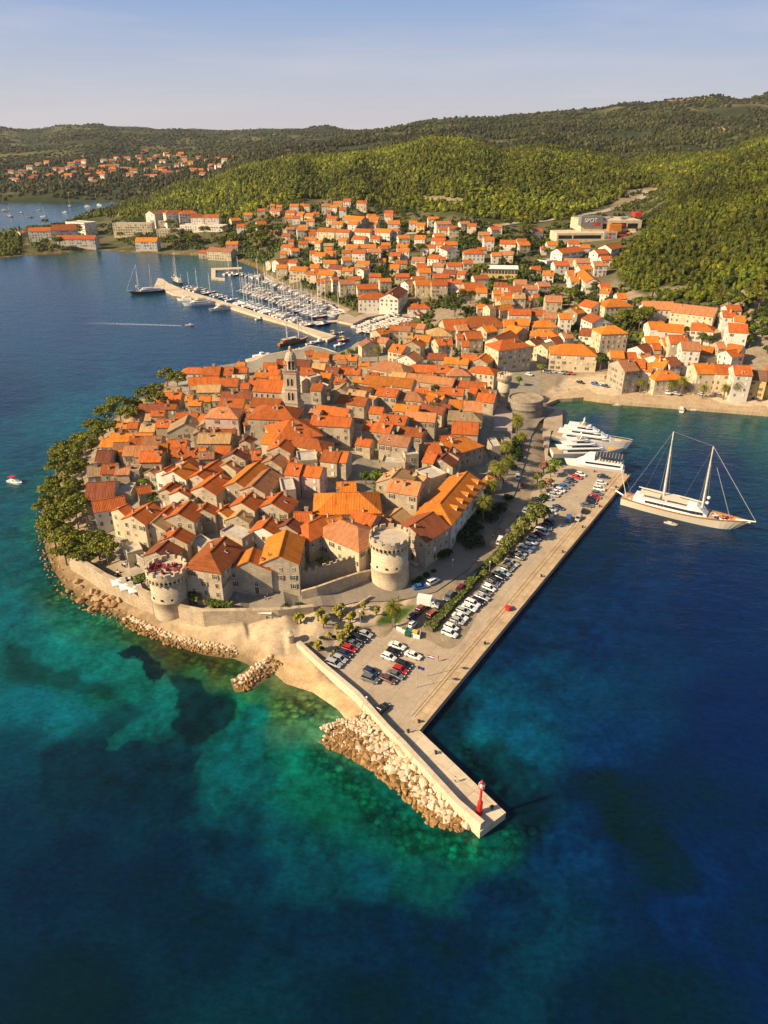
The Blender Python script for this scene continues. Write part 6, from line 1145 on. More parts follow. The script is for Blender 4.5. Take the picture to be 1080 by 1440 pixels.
MBN = ['white cabin boat', 'cabin boat with blue canopy', 'small open motor boat', 'dark motor boat with cream canopy', 'open boat with cream canopy', 'white motor cruiser']
used = set()
def place_boat(px, py, ang, sail, grp, small=False):
    if sail: k = random.randrange(5); P, nm = SBP[k], SBN[k]
    else: k = random.choice((0, 2, 4, 2, 4, 3)) if small else random.choice((0, 1, 2, 3, 4, 5, 5)); P, nm = MBP[k], MBN[k]
    R = P if P.name not in used else copy_tree(P); used.add(P.name)
    p = G(px, py, 0); R.location = (p.x, p.y, 0); R.rotation_euler = (0, 0, ang + random.uniform(-.06, .06)); R.scale = (1.16,) * 3 if not small else (1.0,) * 3; tag(R, None, 'boat', grp); BOATS.append(dict(o=R, px=px, py=py, look=nm, cat='boat'))
def row(p0, p1, n, sail_p, grp, flip=0, small=False):
    a, c = G(*p0, 0), G(*p1, 0); d = c - a; ang = math.atan2(d.y, d.x) + math.pi / 2 + flip
    for i in range(n):
        t = (i + .5) / n; q = a.lerp(c, t); x, y = proj(q.x, q.y, 0.0); place_boat(float(x), float(y), ang, random.random() < sail_p, grp, small)
g1 = 'boats berthed along the marina pier'; g2 = 'boats in the middle of the marina'; g3 = 'small boats in the inner basin'
row((262,403.5),(330,423.5), 11, .35, g1); row((335,425),(440,458.5), 22, .45, g1)
row((338,409),(450,448), 22, .55, g2, math.pi); row((352,403),(455,441), 20, .6, g2); row((372,397),(462,433), 20, .4, g2, math.pi)
row((318,385),(372,391), 8, .3, g2); row((476,441),(462,446), 4, .2, g2)
for a, c in (((497,462),(549,443)), ((505,466),(560,446)), ((512,469),(570,448)), ((524,467),(578,449))): row(a, c, 13, .0, g3, 0, True)
for (x, y, s, l, hm, cn) in ((484,479,9,'red boat moored by the tower at the basin mouth',m_redb,m_yel),(478,486,8,'white boat moored below the red boat',m_hullw,None),(449,481,9,'white cabin boat on the quay right of the wooden gulet',m_hullw,None),(438,484,8,'white motor boat close behind the wooden gulet',m_hullw,None),(470,470,8,'boat with yellow cover at the end of the marina pier',m_hullw,m_yel),(481,468,4,'small white boat alone in the basin mouth',m_hullw,None),(368,501,11,'white motor boat at the left end of the town quay',m_hullw,None),(455,457,13,'dark excursion boat on the inside of the marina pier',m_hulln,m_redb),(366,449,8,'small white boat tied outside the marina pier',m_hullw,None)): put(small_boat(s, hm, l, cn, True), x - 6, y + 1, x + 6, y - 1)
for k in range(9): put(small_boat(4.5, m_hulln, 'black and grey inflatable boat in the row on the town quay', None, False), 386 + k * 4.2, 501 - k * .9, 388 + k * 4.2, 496 - k * .9)['group'] = 'inflatables by the town quay'
for (x, y, k) in ((14,305,1),(43,306,0),(62,305,1),(92,299,0),(112,293,0),(8,297,0),(30,300,0),(55,296,0),(124,291,0),(140,289,0),(98,291,1)): place_boat(x, y, random.uniform(-.6, .6), k, 'boats anchored in the left bay')
for x, y in ((160,287),(170,286),(182,287)): place_boat(x, y, .3, 0, 'boats anchored in the left bay')
# ================================================================== TREES AND PLANTS
random.seed(5)
L_pine = M_leaf('pine_needles', [(0, (.04, .06, .008)), (.4, (.10, .12, .012)), (.75, (.19, .19, .018)), (1, (.28, .25, .025))])
L_oak = M_leaf('broad_leaves', [(0, (.022, .04, .008)), (.5, (.05, .078, .012)), (1, (.11, .14, .02))])
L_lite = M_leaf('light_leaves', [(0, (.06, .10, .012)), (.5, (.12, .18, .018)), (1, (.20, .26, .03))])
L_acac = M_leaf('acacia_leaves', [(0, (.16, .15, .02)), (.5, (.28, .25, .03)), (1, (.40, .34, .05))])
L_oliv = M_leaf('grey_green_leaves', [(0, (.055, .065, .018)), (.5, (.12, .13, .03)), (1, (.22, .21, .06))])
L_olea = M_leaf('oleander_leaves', [(0, (.05, .06, .02)), (.35, (.10, .10, .03)), (.5, (.36, .12, .12)), (1, (.50, .22, .18))])
L_cyp = M_leaf('cypress_leaves', [(0, (.012, .024, .008)), (.6, (.025, .042, .012)), (1, (.05, .07, .02))])
L_dark = M_leaf('dark_shrub_leaves', [(0, (.012, .026, .008)), (.6, (.028, .055, .012)), (1, (.06, .09, .02))])
L_palm = M_leaf('palm_fronds', [(0, (.07, .09, .012)), (.5, (.16, .17, .02)), (.85, (.24, .21, .03)), (1, (.32, .20, .03))])
m_bark = M('tree_bark', (.19, .13, .085), (.10, .07, .05), 3.0, .95)
def leaf_cloud(clumps, n, size, rng, flat=.5, updir=.5):
    """small leaf faces spread over lumpy clump surfaces and through them; clumps: (x,y,z,rx,ry,rz)"""
    C = np.array(clumps); vol = (C[:, 3] * C[:, 4] * C[:, 5]) ** (2 / 3); idx = rng.choice(len(C), n, p=vol / vol.sum())
    d = rng.normal(size=(n, 3)); d /= np.linalg.norm(d, axis=1)[:, None]; d[:, 2] = np.where(d[:, 2] < -.25, -d[:, 2] * .6, d[:, 2])
    k = rng.uniform(.62, 1.08, (n, 1)); P = C[idx, :3] + d * C[idx, 3:6] * k
    nrm = d + rng.normal(size=(n, 3)) * .55; nrm[:, 2] += updir; nrm /= np.linalg.norm(nrm, axis=1)[:, None]
    a = np.cross(nrm, rng.normal(size=(n, 3))); a /= np.linalg.norm(a, axis=1)[:, None]; b = np.cross(nrm, a); s = size * rng.uniform(.6, 1.35, (n, 1))
    V = np.stack([P - a * s - b * s * .6, P + a * s - b * s * .5, P + a * s * .8 + b * s * .7 + nrm * s * .2, P - a * s * .7 + b * s * .6], 1).reshape(-1, 3)
    return V, np.arange(4 * n).reshape(-1, 4)
def tree_proto(name, kind, h, w, seed):
    rng = np.random.default_rng(seed); rnd = random.Random(seed); R = thing(name, (0, 0, 0)); cl = []; tb = MB()
    if kind == 'pine':
        n = rnd.randint(8, 11); lean = rnd.uniform(-1, 1)
        for i in range(n):
            a = i * 2.4 + rnd.uniform(-.4, .4); r = w * (.12 + .36 * math.sqrt((i + .5) / n)); z = h * (.92 - .28 * (i / n) ** 1.3) + rnd.uniform(-.4, .4); q = w * rnd.uniform(.19, .27); cl.append((r * math.cos(a) + lean, r * math.sin(a), z, q, q, q * .6))
        tb.tube([(0, 0, -1), (lean * .3, 0, h * .35), (lean, 0, h * .66)], [.34, .26, .17], 7)
        for c in cl: tb.tube([(lean * .6, 0, h * .5), ((c[0] + lean * .6) / 2, c[1] / 2, (c[2] + h * .5) / 2 - .2), (c[0], c[1], c[2] - c[5] * .4)], [.13, .09, .05], 5)
        V, F = leaf_cloud(cl, 1700, .33, rng); m = L_pine
    elif kind in ('oak', 'lite', 'oliv', 'olea', 'acac'):
        n = rnd.randint(6, 9)
        for i in range(n):
            a = i * 2.4 + rnd.uniform(-.5, .5); r = w * .30 * math.sqrt((i + .3) / n); z = h * (.72 - .24 * i / n) + rnd.uniform(-.4, .4); q = w * rnd.uniform(.19, .28); cl.append((r * math.cos(a), r * math.sin(a), z, q, q, q * .8))
        tb.tube([(0, 0, -1), (.1, 0, h * .3), (0, .1, h * .5)], [.26, .2, .1], 7)
        for c in cl: tb.tube([(0, 0, h * .3), (c[0] * .6, c[1] * .6, c[2] * .8), (c[0], c[1], c[2])], [.11, .07, .03], 5)
        V, F = leaf_cloud(cl, 420 if kind == 'acac' else 850, .26 if kind != 'acac' else .22, rng); m = {'oak': L_oak, 'lite': L_lite, 'oliv': L_oliv, 'olea': L_olea, 'acac': L_acac}[kind]
    elif kind == 'bush':
        for i in range(5): a = i * 2.4; cl.append((w * .25 * math.cos(a), w * .25 * math.sin(a), h * rnd.uniform(.35, .55), w * .3, w * .3, h * .42))
        tb.tube([(0, 0, -.5), (0, 0, h * .4)], [.12, .06], 5); V, F = leaf_cloud(cl, 420, .22, rng); m = L_dark
    elif kind == 'cypress':
        for i in range(7): t = i / 6; cl.append((rnd.uniform(-.1, .1), rnd.uniform(-.1, .1), h * (.12 + .8 * t), w * .5 * (1 - t ** 1.6 * .85) * (.75 + .25 * min(1, t * 4)), w * .5 * (1 - t ** 1.6 * .85), h * .12))
        tb.tube([(0, 0, -1), (0, 0, h * .5)], [.2, .1], 6); V, F = leaf_cloud(cl, 520, .24, rng); m = L_cyp
    o = link('crown', np_mesh('crown', V, F, m), R); tb.build('trunk', m_bark, R, smooth=True); return R
def palm_proto(h, seed, fl=2.9):
    rnd = random.Random(seed); R = thing('palm_tree', (0, 0, 0)); b = MB(); b.tube([(0, 0, -.6), (.1, 0, .4), (.15, .05, h * .5), (.1, .1, h)], [.42, .3, .26, .32], 9)
    for k in range(12): a = k * 2.4; b.tube([(.1 + .2 * math.cos(a), .1 + .2 * math.sin(a), h - .5), (.1 + .45 * math.cos(a), .1 + .45 * math.sin(a), h - .1)], .06, 4)
    b.build('trunk', m_bark, R); V = []; Fc = []
    for k in range(54):
        a = k * 2.399 + rnd.uniform(-.1, .1); el = math.radians(78 - 118 * (k / 53) ** .8); L = fl * rnd.uniform(.85, 1.1); n = 7; pts = []; x = 0; z = h + .1; e = el
        for i in range(n + 1): pts.append((x, z)); x += L / n * math.cos(e); z += L / n * math.sin(e); e -= .17 + .04 * i
        ca, sa = math.cos(a), math.sin(a)
        for i in range(n):
            w = fl * .17 * math.sin(math.pi * min(.97, (i + 1.0) / (n + .6))) + .04
            for sd in (-1, 1):
                for j in range(2):
                    t0, t1 = j / 2, j / 2 + .34; p0 = [pts[i][q] + (pts[i + 1][q] - pts[i][q]) * t0 for q in (0, 1)]; p1 = [pts[i][q] + (pts[i + 1][q] - pts[i][q]) * t1 for q in (0, 1)]
                    o = len(V); tip = (p1[0] + .22, p1[1] - .22 * w - .05)
                    for (xx, zz, yy) in ((p0[0], p0[1], 0), (p1[0], p1[1], 0), (tip[0], tip[1], sd * w * 1.25)): V.append((.1 + xx * ca - yy * sa, .1 + xx * sa + yy * ca, zz))
                    Fc.append((o, o + 1, o + 2))
    link('fronds', np_mesh('fronds', np.array(V), np.array(Fc), L_palm), R); return R
TP = {'pine': [tree_proto('umbrella_pine', 'pine', h, w, s) for h, w, s in ((11, 9, 1), (12.5, 10, 2), (10, 8.5, 3), (9, 8, 4))], 'oak': [tree_proto('leafy_tree', 'oak', h, w, s) for h, w, s in ((7, 6.5, 5), (8.5, 7, 6), (6, 5.5, 7))], 'lite': [tree_proto('light_green_tree', 'lite', h, w, s) for h, w, s in ((6, 5.5, 8), (7.5, 6, 9))],
      'oliv': [tree_proto('olive_tree', 'oliv', h, w, s) for h, w, s in ((5.5, 5.5, 10), (5, 4.5, 11))], 'olea': [tree_proto('oleander', 'olea', 4.5, 4.5, 12)], 'acac': [tree_proto('acacia_tree', 'acac', h, w, s) for h, w, s in ((4, 2.6, 13), (3.4, 2.2, 14))], 'bush': [tree_proto('shrub', 'bush', h, w, s) for h, w, s in ((2.4, 3.4, 15), (3, 4, 16))],
      'cypress': [tree_proto('cypress_tree', 'cypress', 10, 2.6, 17)], 'palm': [palm_proto(5.5, 18), palm_proto(7, 19, 3.2)]}
TN = {'pine': 'dark green umbrella pine', 'oak': 'dense green leafy tree', 'lite': 'light green leafy tree', 'oliv': 'grey-green olive tree', 'olea': 'pink flowering oleander', 'acac': 'thin yellow-green young tree', 'bush': 'dark green shrub', 'cypress': 'dark slender cypress', 'palm': 'palm tree with golden fronds'}
TREES = []; HP = np.array([[h['mid'].x, h['mid'].y, max(h['W'], h['L']) * .42] for h in HOUSES])
def plant(kind, x, y, sc=1.0, grp=None, z=None):
    P = random.choice(TP[kind]); R = P if P.name not in used else copy_tree(P); used.add(P.name); zz = gz(x, y) if z is None else z
    zz = max(zz, .3); R.location = (x, y, zz - .1); R.rotation_euler = (0, 0, random.uniform(0, 6.28)); R.scale = (sc, sc, sc * random.uniform(.92, 1.08)); tag(R, None, 'tree' if kind not in ('bush', 'olea') else 'shrub', grp)
    px, py = proj(x, y, zz + 4); TREES.append(dict(o=R, px=float(px), py=float(py), look=TN[kind])); return R
def crown_at(kind, px, py, hc, sc=1.0, grp=None, z0=None):
    z = 4.0 if z0 is None else z0
    for _ in range(4): p = G(px, py, z + hc); z = max(gz(p.x, p.y), .8) if z0 is None else z0
    return plant(kind, p.x, p.y, sc, grp, z)
def c3x(u, v): return u / 3, 480 + v / 3
for u, v in [(700,130),(745,150),(650,185),(610,215),(650,235),(560,250),(600,262),(500,278),(540,300),(450,305),(480,330),(400,345),(430,372),(370,385),(330,380),(350,425),(270,420),(245,455),(300,475),(250,505),(330,500),(280,545),(220,575),(300,590),(205,615),(260,630),(330,640),(195,665),(250,690),(310,700),(195,725),(240,750),(215,780),(300,825),(260,850),(340,860),(400,825),(440,845),(265,800)]:
    crown_at('pine', *c3x(u, v), 8.2, random.uniform(.8, .98), 'pines of the western shore')
for u, v in ((575,530),(600,560),(625,600)): crown_at('lite', *c3x(u, v), 5, .75, None)
crown_at('lite', *c3x(640, 655), 4, .9); crown_at('lite', 197, 812, 4, .8)
for k, x, y, s in (('lite',529,672,1),('lite',531,686,.7),('oak',514,668,.9),('lite',452,785,.7),('oak',612,546,.8),('bush',270,800,1),('bush',262,806,1),('bush',455,640,1),('oak',440,722,.6),('oak',430,716,.6),('bush',205,580,1),('bush',285,582,1),('lite',730,533,.8),('lite',762,516,1.1),('oak',833,508,1.7),('oak',818,512,1.4),('oak',845,514,1.4),('olea',856,528,1),('oak',846,500,1.2)): crown_at(k, x, y, 3.5, s)
for k, x, y, s in (('lite',781,654,1.05),('lite',775,661,.8),('olea',765,652,1),('oliv',757,667,1),('oliv',762,680,1),('olea',772,674,.9),('bush',766,690,1),('oliv',757,717,1.6),('oliv',747,726,1.35),('oliv',736,738,1.6),('oliv',726,748,1.2),('oliv',718,759,1.3),('oliv',708,771,.95),('oliv',700,783,.9),('oliv',682,804,.7),('oliv',661,822,.6),('oak',766,722,1)): crown_at(k, x, y, 3.6 * s, s, 'trees along the quay hedge', 1.7)
for u, v in ((540,830),(575,880),(500,950),(600,945),(545,1000),(620,985),(365,1060),(330,1075),(790,705),(760,735),(840,640),(705,800),(900,240),(895,200),(890,280),(640,760),(900,300)): crown_at('bush', 560 + u / 5.4, 580 + v / 5.4, 1.6, random.uniform(1, 1.35), 'garden shrubs along the eastern road')
for x, y in ((727,622),(729,632),(727,643),(731,615),(722,628),(690,668),(676,690),(672,715),(664,728),(655,742),(648,752),(668,742),(700,676),(723,574),(719,655)): crown_at('bush', x, y, 1.8, random.uniform(1.1, 1.5), 'garden shrubs along the eastern road')
for x, y in ((270,841),(276,843),(300,849),(308,850),(316,851),(402,852),(420,850),(590,812),(600,806),(610,800),(585,818)): crown_at('bush', x, y, 1.2, random.uniform(.5, .7))
for u, v in ((190,110),(165,115),(320,80),(300,95),(350,120),(335,140),(420,70),(450,40),(440,95),(520,90),(505,110),(590,30),(580,80),(670,60),(420,170),(480,190),(500,180),(370,215),(450,245),(300,285)): crown_at('acac', *c1(u, v), 2.8, random.uniform(.8, 1.15), 'young trees on the planted bank')
for u, v in ((325,252),(325,318),(400,245),(260,290),(430,250)): crown_at('bush', *c1(u, v), .6, .4)
PAL = [(552,853,1.0),(712,634,1),(714,647,1),(703,664,1.1),(697,655,1),(689,684,1.15),(681,706,1.2),(728,586,1),(727,600,1),(735,612,.9)]
for x, y, s in PAL: crown_at('palm', x, y, 6.6 * s, s * 1.22, 'palms by the eastern road' if x > 600 else None)
for x, y in ((902,536),(930,536),(945,538),(960,540),(991,544),(1021,545),(1035,546),(1070,539),(890,512),(1008,523),(918,512),(728,500),(748,488),(772,488),(598,476),(532,493),(492,496),(610,572)): crown_at('palm', x, y, 6.5, 1.15, 'palms of the mainland waterfront')
for x, y in ((638,420),(650,413),(662,417),(680,424),(648,432),(630,426),(640,437),(738,379),(730,384),(746,385)): crown_at('oak', x, y, 4, random.uniform(1.0, 1.6), 'trees of the mainland town')
# garden trees between the mainland houses and on the headland
def free(x, y, m=1.5): return (np.hypot(HP[:, 0] - x, HP[:, 1] - y) > HP[:, 2] + m).all()
GREEN = [((400,360,300,380),14,'oak'),((360,380,330,350),12,'pine'),((30,130,318,350),26,'pine'),((130,360,325,352),30,'pine'),((330,420,300,370),16,'oak'),((430,470,365,385),8,'oak'),((520,560,370,395),8,'oak'),((560,640,300,330),14,'oak'),((640,800,310,345),26,'oak'),((690,800,345,380),22,'oak'),((780,860,395,430),14,'oak'),((850,900,430,500),12,'oak'),((640,720,395,415),10,'lite'),((900,1000,455,500),10,'oak'),((1040,1080,420,500),10,'oak'),((480,600,280,430),26,'oak'),((1020,1090,395,475),18,'oak'),((560,760,300,400),24,'oak'),((730,820,405,440),12,'lite'),((380,480,285,350),14,'oak')]
for (x0_, x1_, y0_, y1_), n, kd in GREEN:
    for _ in range(n * 3):
        if n <= 0: break
        px, py = random.uniform(x0_, x1_), random.uniform(y0_, y1_); p = hit(px, py)
        if p.z < 1.4 or not free(p.x, p.y): continue
        k = random.choices([kd, 'cypress', 'lite', 'pine'], [6, 1.6 if x0_ < 500 else .5, 1.2, 1])[0]
        plant(k, p.x, p.y, random.uniform(.75, 1.25), 'trees of the mainland town'); n -= 1
# hedge along the cars
def hedge(pts, w, h, label, z=None):
    rng = np.random.default_rng(3); P = [G(*p) for p in pts]; Vs = []; Fs = []; o = 0; R = thing('hedge', P[0], 0, label, 'hedge'); core = MB()
    for a, c in zip(P, P[1:]):
        d = c - a; n = int(d.length * 34); t = rng.random(n); s = rng.choice(3, n, p=[.5, .28, .22]); dn = np.array([-d.y, d.x, 0]) / d.length
        off = np.where(s == 0, rng.uniform(-.5, .5, n), np.where(s == 1, -.5, .5)); zz = np.where(s == 0, 1.0, rng.uniform(0, 1, n)) * h
        Q = np.array(a)[None] + t[:, None] * np.array(d)[None] + dn[None] * (off * w)[:, None]; Q[:, 2] += zz + rng.normal(0, .08, n)
        nr = rng.normal(size=(n, 3)) * .5 + np.where((s == 0)[:, None], np.array([0, 0, 1.])[None], dn[None] * np.sign(off)[:, None]); nr /= np.linalg.norm(nr, axis=1)[:, None]
        u = np.cross(nr, rng.normal(size=(n, 3))); u /= np.linalg.norm(u, axis=1)[:, None]; b = np.cross(nr, u); sz = rng.uniform(.14, .3, (n, 1))
        Vs.append(np.stack([Q - u * sz - b * sz, Q + u * sz - b * sz, Q + u * sz + b * sz, Q - u * sz + b * sz], 1).reshape(-1, 3) - np.array(P[0])); Fs.append(np.arange(4 * n).reshape(-1, 4) + o); o += 4 * n
        m = (a + c) / 2 - P[0]; core.box((m.x, m.y, m.z + h * .45), (d.length, w * .8, h * .9), math.atan2(d.y, d.x))
    link('foliage', np_mesh('foliage', np.concatenate(Vs), np.concatenate(Fs), M_leaf('hedge_leaves', [(0, (.04, .075, .01)), (.6, (.10, .15, .015)), (1, (.17, .21, .03))])), R); core.build('branches', m_bark, R)
hedge([(603,888,1.7),(640,847,1.7),(676,806,1.7)], 2.8, 1.5, 'clipped green hedge between the road and the parked cars'); hedge([(678,803,1.7),(700,782,1.7),(742,742,1.7)], 2.0, 1.3, 'upper length of green hedge under the quay trees')
hedge([(288,848,7),(327,853,7)], 1.2, 1.2, 'short hedge on the sea wall beside the café awning'); hedge([(459,936,1.7),(478,912,1.7),(503,884,1.7)], .8, .6, 'low green hedge edging the planted bank beside cars')
hedge([(268,838,7.2),(280,844,7.2)], 1.4, 1.4, 'small dark hedge right of the shore tower')
# ---- forests
def blob_t(sub, seed, amp):
    rnd = np.random.default_rng(seed); bm = bmesh.new(); bmesh.ops.create_icosphere(bm, subdivisions=sub, radius=1); V = np.array([v.co[:] for v in bm.verts]); F = np.array([[v.index for v in f.verts] for f in bm.faces]); bm.free()
    c = rnd.normal(size=(9, 3)); c /= np.linalg.norm(c, axis=1)[:, None]; dd = (V @ c.T); k = 1 + amp * (np.max(np.where(dd > .55, dd, .55), axis=1) - .75) * 1.6 + rnd.uniform(-.5, .5, len(V)) * amp * .55
    V = V * k[:, None]; V[:, 2] = V[:, 2] * .85; return V, F
def forest(name, pts, rad, hgt, mat, sub, amp=.45, seed=1, leaves=0, ls=.7, spiky=.12):
    """crowns: a lumpy core with loose leaf clumps around it, every crown its own size and tone, broad shade painted into the tones"""
    T = [blob_t(sub, seed * 10 + i, amp) for i in range(6)]; rng = np.random.default_rng(seed); n = len(pts); ti = rng.integers(0, 6, n); Vs = []; Fs = []; Cs = []; o = 0
    cyp = rng.random(n) < spiky; rad = np.where(cyp, rad * .42, rad); hgt = np.where(cyp, hgt * 1.55, hgt); tone = np.clip(rng.normal(1, .18, n), .5, 1.5); tone = np.where(cyp, tone * .5, tone)
    big = fbm(pts[:, 0] / 45, pts[:, 1] / 45, 3); tone = tone * (.35 + 1.25 * big) * (.55 + .9 * fbm(pts[:, 0] / 170, pts[:, 1] / 170, 2))  # broad shaded areas of the woods painted into the crown tones by noise
    hue = np.column_stack([tone * rng.uniform(.85, 1.15, n), tone, tone * rng.uniform(.7, 1.3, n)])
    for k in range(6):
        q = np.where(ti == k)[0]; V, F = T[k]; a = rng.uniform(0, 6.28, len(q)); ca, sa = np.cos(a)[:, None], np.sin(a)[:, None]; r = rad[q][:, None]; hh = hgt[q][:, None]
        if leaves: r = r * .86; hh2 = hh * .9
        else: hh2 = hh
        X = (V[None, :, 0] * ca - V[None, :, 1] * sa) * r + pts[q, 0][:, None]; Y = (V[None, :, 0] * sa + V[None, :, 1] * ca) * r + pts[q, 1][:, None]; Z = V[None, :, 2] * hh2 + pts[q, 2][:, None] + hh * .55
        Vs.append(np.stack([X, Y, Z], -1).reshape(-1, 3)); Fs.append((F[None] + (np.arange(len(q)) * len(V))[:, None, None] + o).reshape(-1, 3)); o += len(q) * len(V); Cs.append(np.repeat(hue[q], len(V), 0))
    if leaves:
        m = n * leaves; i = np.repeat(np.arange(n), leaves); d = rng.normal(size=(m, 3)); d /= np.linalg.norm(d, axis=1)[:, None]; d[:, 2] = np.abs(d[:, 2]) * 1.05 - .15; k = rng.uniform(.8, 1.18, m)
        P = pts[i] + d * np.column_stack([rad[i] * k, rad[i] * k, hgt[i] * k]); P[:, 2] += hgt[i] * .55; nr = d + rng.normal(size=(m, 3)) * .5; nr[:, 2] += .4; nr /= np.linalg.norm(nr, axis=1)[:, None]
        u = np.cross(nr, rng.normal(size=(m, 3))); u /= np.linalg.norm(u, axis=1)[:, None]; w = np.cross(nr, u); s_ = (ls * rng.uniform(.6, 1.4, m) * np.clip(rad[i] / 3, .5, 1.2))[:, None]
        L = np.stack([P - u * s_ - w * s_ * .5, P + u * s_ * .8 - w * s_ * .6, P + w * s_ * .9 + nr * s_ * .3], 1).reshape(-1, 3); Vs.append(L); Fs.append(np.arange(3 * m).reshape(-1, 3) + o); Cs.append(np.repeat(hue[i] * rng.uniform(.75, 1.3, (m, 1)), 3, 0))
    return tag(link(name, np_mesh(name, np.concatenate(Vs), np.concatenate(Fs), mat, attrs={'tone': np.concatenate(Cs)})), kind='stuff')
def M_forest(name, stops):
    m = M_leaf(name, stops); t = m.node_tree; b = next(n for n in t.nodes if n.type == 'BSDF_PRINCIPLED'); src = b.inputs['Base Color'].links[0].from_socket
    at = t.nodes.new('ShaderNodeAttribute'); at.attribute_name = 'tone'; t.links.new(mix(t, 1.0, src, at.outputs[0], 'MULTIPLY'), b.inputs['Base Color']); return m
F_mid = M_forest('forest_pines', [(0, (.042, .060, .006)), (.5, (.098, .115, .009)), (1, (.18, .18, .013))]); F_far = M_forest('far_woods', [(0, (.026, .034, .009)), (.5, (.05, .054, .014)), (1, (.09, .08, .024))]); F_gar = M_forest('garden_scrub', [(0, (.018, .034, .008)), (.5, (.05, .07, .012)), (1, (.13, .13, .025))])
CLEAR = [[(590,276),(655,279),(648,286),(602,284)], [(1040,430),(1090,418),(1090,448),(1060,452)], [(875,268),(950,262),(945,273),(890,283)], [(1027,351),(1038,349),(1033,359)], [(912,404),(975,401),(960,411),(930,412)], [(740,318),(800,308),(880,278),(900,272),(905,278),(860,295),(800,314),(740,324)], [(560,300),(640,298),(700,310),(740,318),(735,324),(640,306),(560,306)]]
def scatter(r0, r1, sp, keepf, seed):
    rng = np.random.default_rng(seed); out = []; r = r0
    while r < r1:
        s = sp(r); w = r * math.tan(math.radians(35)); n = int(2 * w / s); x = -w + (np.arange(n) + rng.uniform(0, 1, n)) * s; y = r + rng.uniform(-.5, .5, n) * s; out.append(np.stack([x, y], 1)); r += s
    P = np.concatenate(out); sd = land_sd(P); P = P[sd > 7]; sd = sd[sd > 7]; z = ground_z(P, sd); px, py = proj(P[:, 0], P[:, 1], z); k = keepf(P, z, px, py, rng)
    return np.column_stack([P, z])[k]
def kf(P, z, px, py, rng):
    k = sdist(np.stack([px, py], 1), np.array(TOWN, float)) < -1 + rng.uniform(-3, 3, len(P))
    for c in CLEAR: k &= sdist(np.stack([px, py], 1), np.array(c, float)) < 0
    return k & (fbm(P[:, 0] / 30, P[:, 1] / 30, 2) > .28 - rng.random(len(P)) * .2)
p = scatter(470, 800, lambda r: 4.3, kf, 2); rng = np.random.default_rng(4)
forest('hill_forest', p, 1.0 + 2.9 * rng.random(len(p)) ** 2, 1.5 + 2.9 * rng.random(len(p)) ** 1.4, F_mid, 1, .6, 2, 60, .58, .02)
p = scatter(800, 1450, lambda r: 5.6, kf, 3); forest('ridge_forest', p, 1.8 + 3.2 * rng.random(len(p)) ** 1.5, 2.0 + 3.6 * rng.random(len(p)) ** 1.3, F_mid, 1, .5, 3, 26, .8, .05)
VIL = [(-20,258),(0,236),(60,232),(150,222),(190,226),(200,214),(270,214),(275,226),(330,222),(340,232),(300,240),(290,252),(150,252),(140,262),(90,255)]
def kfar(P, z, px, py, rng):
    k = (fbm(P[:, 0] / 120, P[:, 1] / 120, 3) > .60 - rng.random(len(P)) * .34); return k & ((sdist(np.stack([px, py], 1), np.array(VIL, float)) < 0) | (rng.random(len(P)) < .6))
p = scatter(1450, 2300, lambda r: 9.5, kfar, 5); forest('distant_woods', p, rng.uniform(2.5, 5.5, len(p)), rng.uniform(2.5, 7.0, len(p)), F_far, 1, .45, 5, 0, 1, .08)
p = scatter(2300, 4600, lambda r: r / 165, kfar, 6); forest('far_hill_scrub', p, rng.uniform(2.5, 8, len(p)), rng.uniform(2, 5, len(p)), F_far, 1, .4, 6, 0, 1, .03)
def kg(P, z, px, py, rng):
    k = (sdist(np.stack([px, py], 1), np.array(TOWN, float)) > 0) & (z > 2.2) & (fbm(P[:, 0] / 22, P[:, 1] / 22, 3) > .43)
    for c in CLEAR[5:]: k &= sdist(np.stack([px, py], 1), np.array(c, float)) < 0
    i = np.where(k)[0]; D = np.hypot(P[i, 0][:, None] - HP[None, :, 0], P[i, 1][:, None] - HP[None, :, 1]) - HP[None, :, 2]; k[i] = D.min(1) > .5; return k & (py < 520)
p = scatter(420, 1150, lambda r: 3.4, kg, 7); forest('garden_scrub', p, rng.uniform(.8, 2.2, len(p)), rng.uniform(.8, 2.4, len(p)), F_gar, 1, .5, 7, 14, .5, .03)
# ================================================================== SCHOOL, SHOPPING CENTRE, HILL ROAD, VILLAGE, PEOPLE
random.seed(9)
strip('hill_road', [hit(*p) for p in ((562,331),(600,328),(640,324),(690,318),(740,312),(780,308),(815,303),(850,296),(880,287),(900,278),(908,272),(900,266))], (7, 9), M_ground2('pale_road', (.40, .34, .27), (.34, .29, .23), (.28, .23, .18)), .5, 6)
def local(px, py): p = hit(px, py); return p, (p - Vector((0, 0, CAM_H))).length / FPX
p, s = local(702, 393); R = thing('school_building', p, math.atan2(-.10, 1), 'long pale yellow school with white roof and a row of tall windows', 'school')
Wd = 46 * s; b = MB(); b.box((0, 7, 1.5), (Wd, 14, 13)); b.build('wall', WALL['y'], R)
b = MB(); b.loft([[(x, -.8, 8.0), (x, 7, 9.3), (x, 14.8, 8.0), (x, 14.8, 8.4), (x, 7, 9.9), (x, -.8, 8.4)] for x in (-Wd / 2 - .6, Wd / 2 + .6)]); b.build('roof', m_white, R)
for k in range(11):
    b = MB(); b.box((0, 0, 0), (1.9, .1, 2.4)); b.box((0, -.04, 0), (.1, .1, 2.4), mi=1); b.build('window', [m_pane, m_white], R, loc=(-Wd / 2 + (k + .5) * Wd / 11, -.04, 5.6))
    if k % 2: b = MB(); b.box((0, 0, 0), (1.2, .1, 1.1)); b.build('window', [m_pane], R, loc=(-Wd / 2 + (k + .5) * Wd / 11, -.04, 2.2))
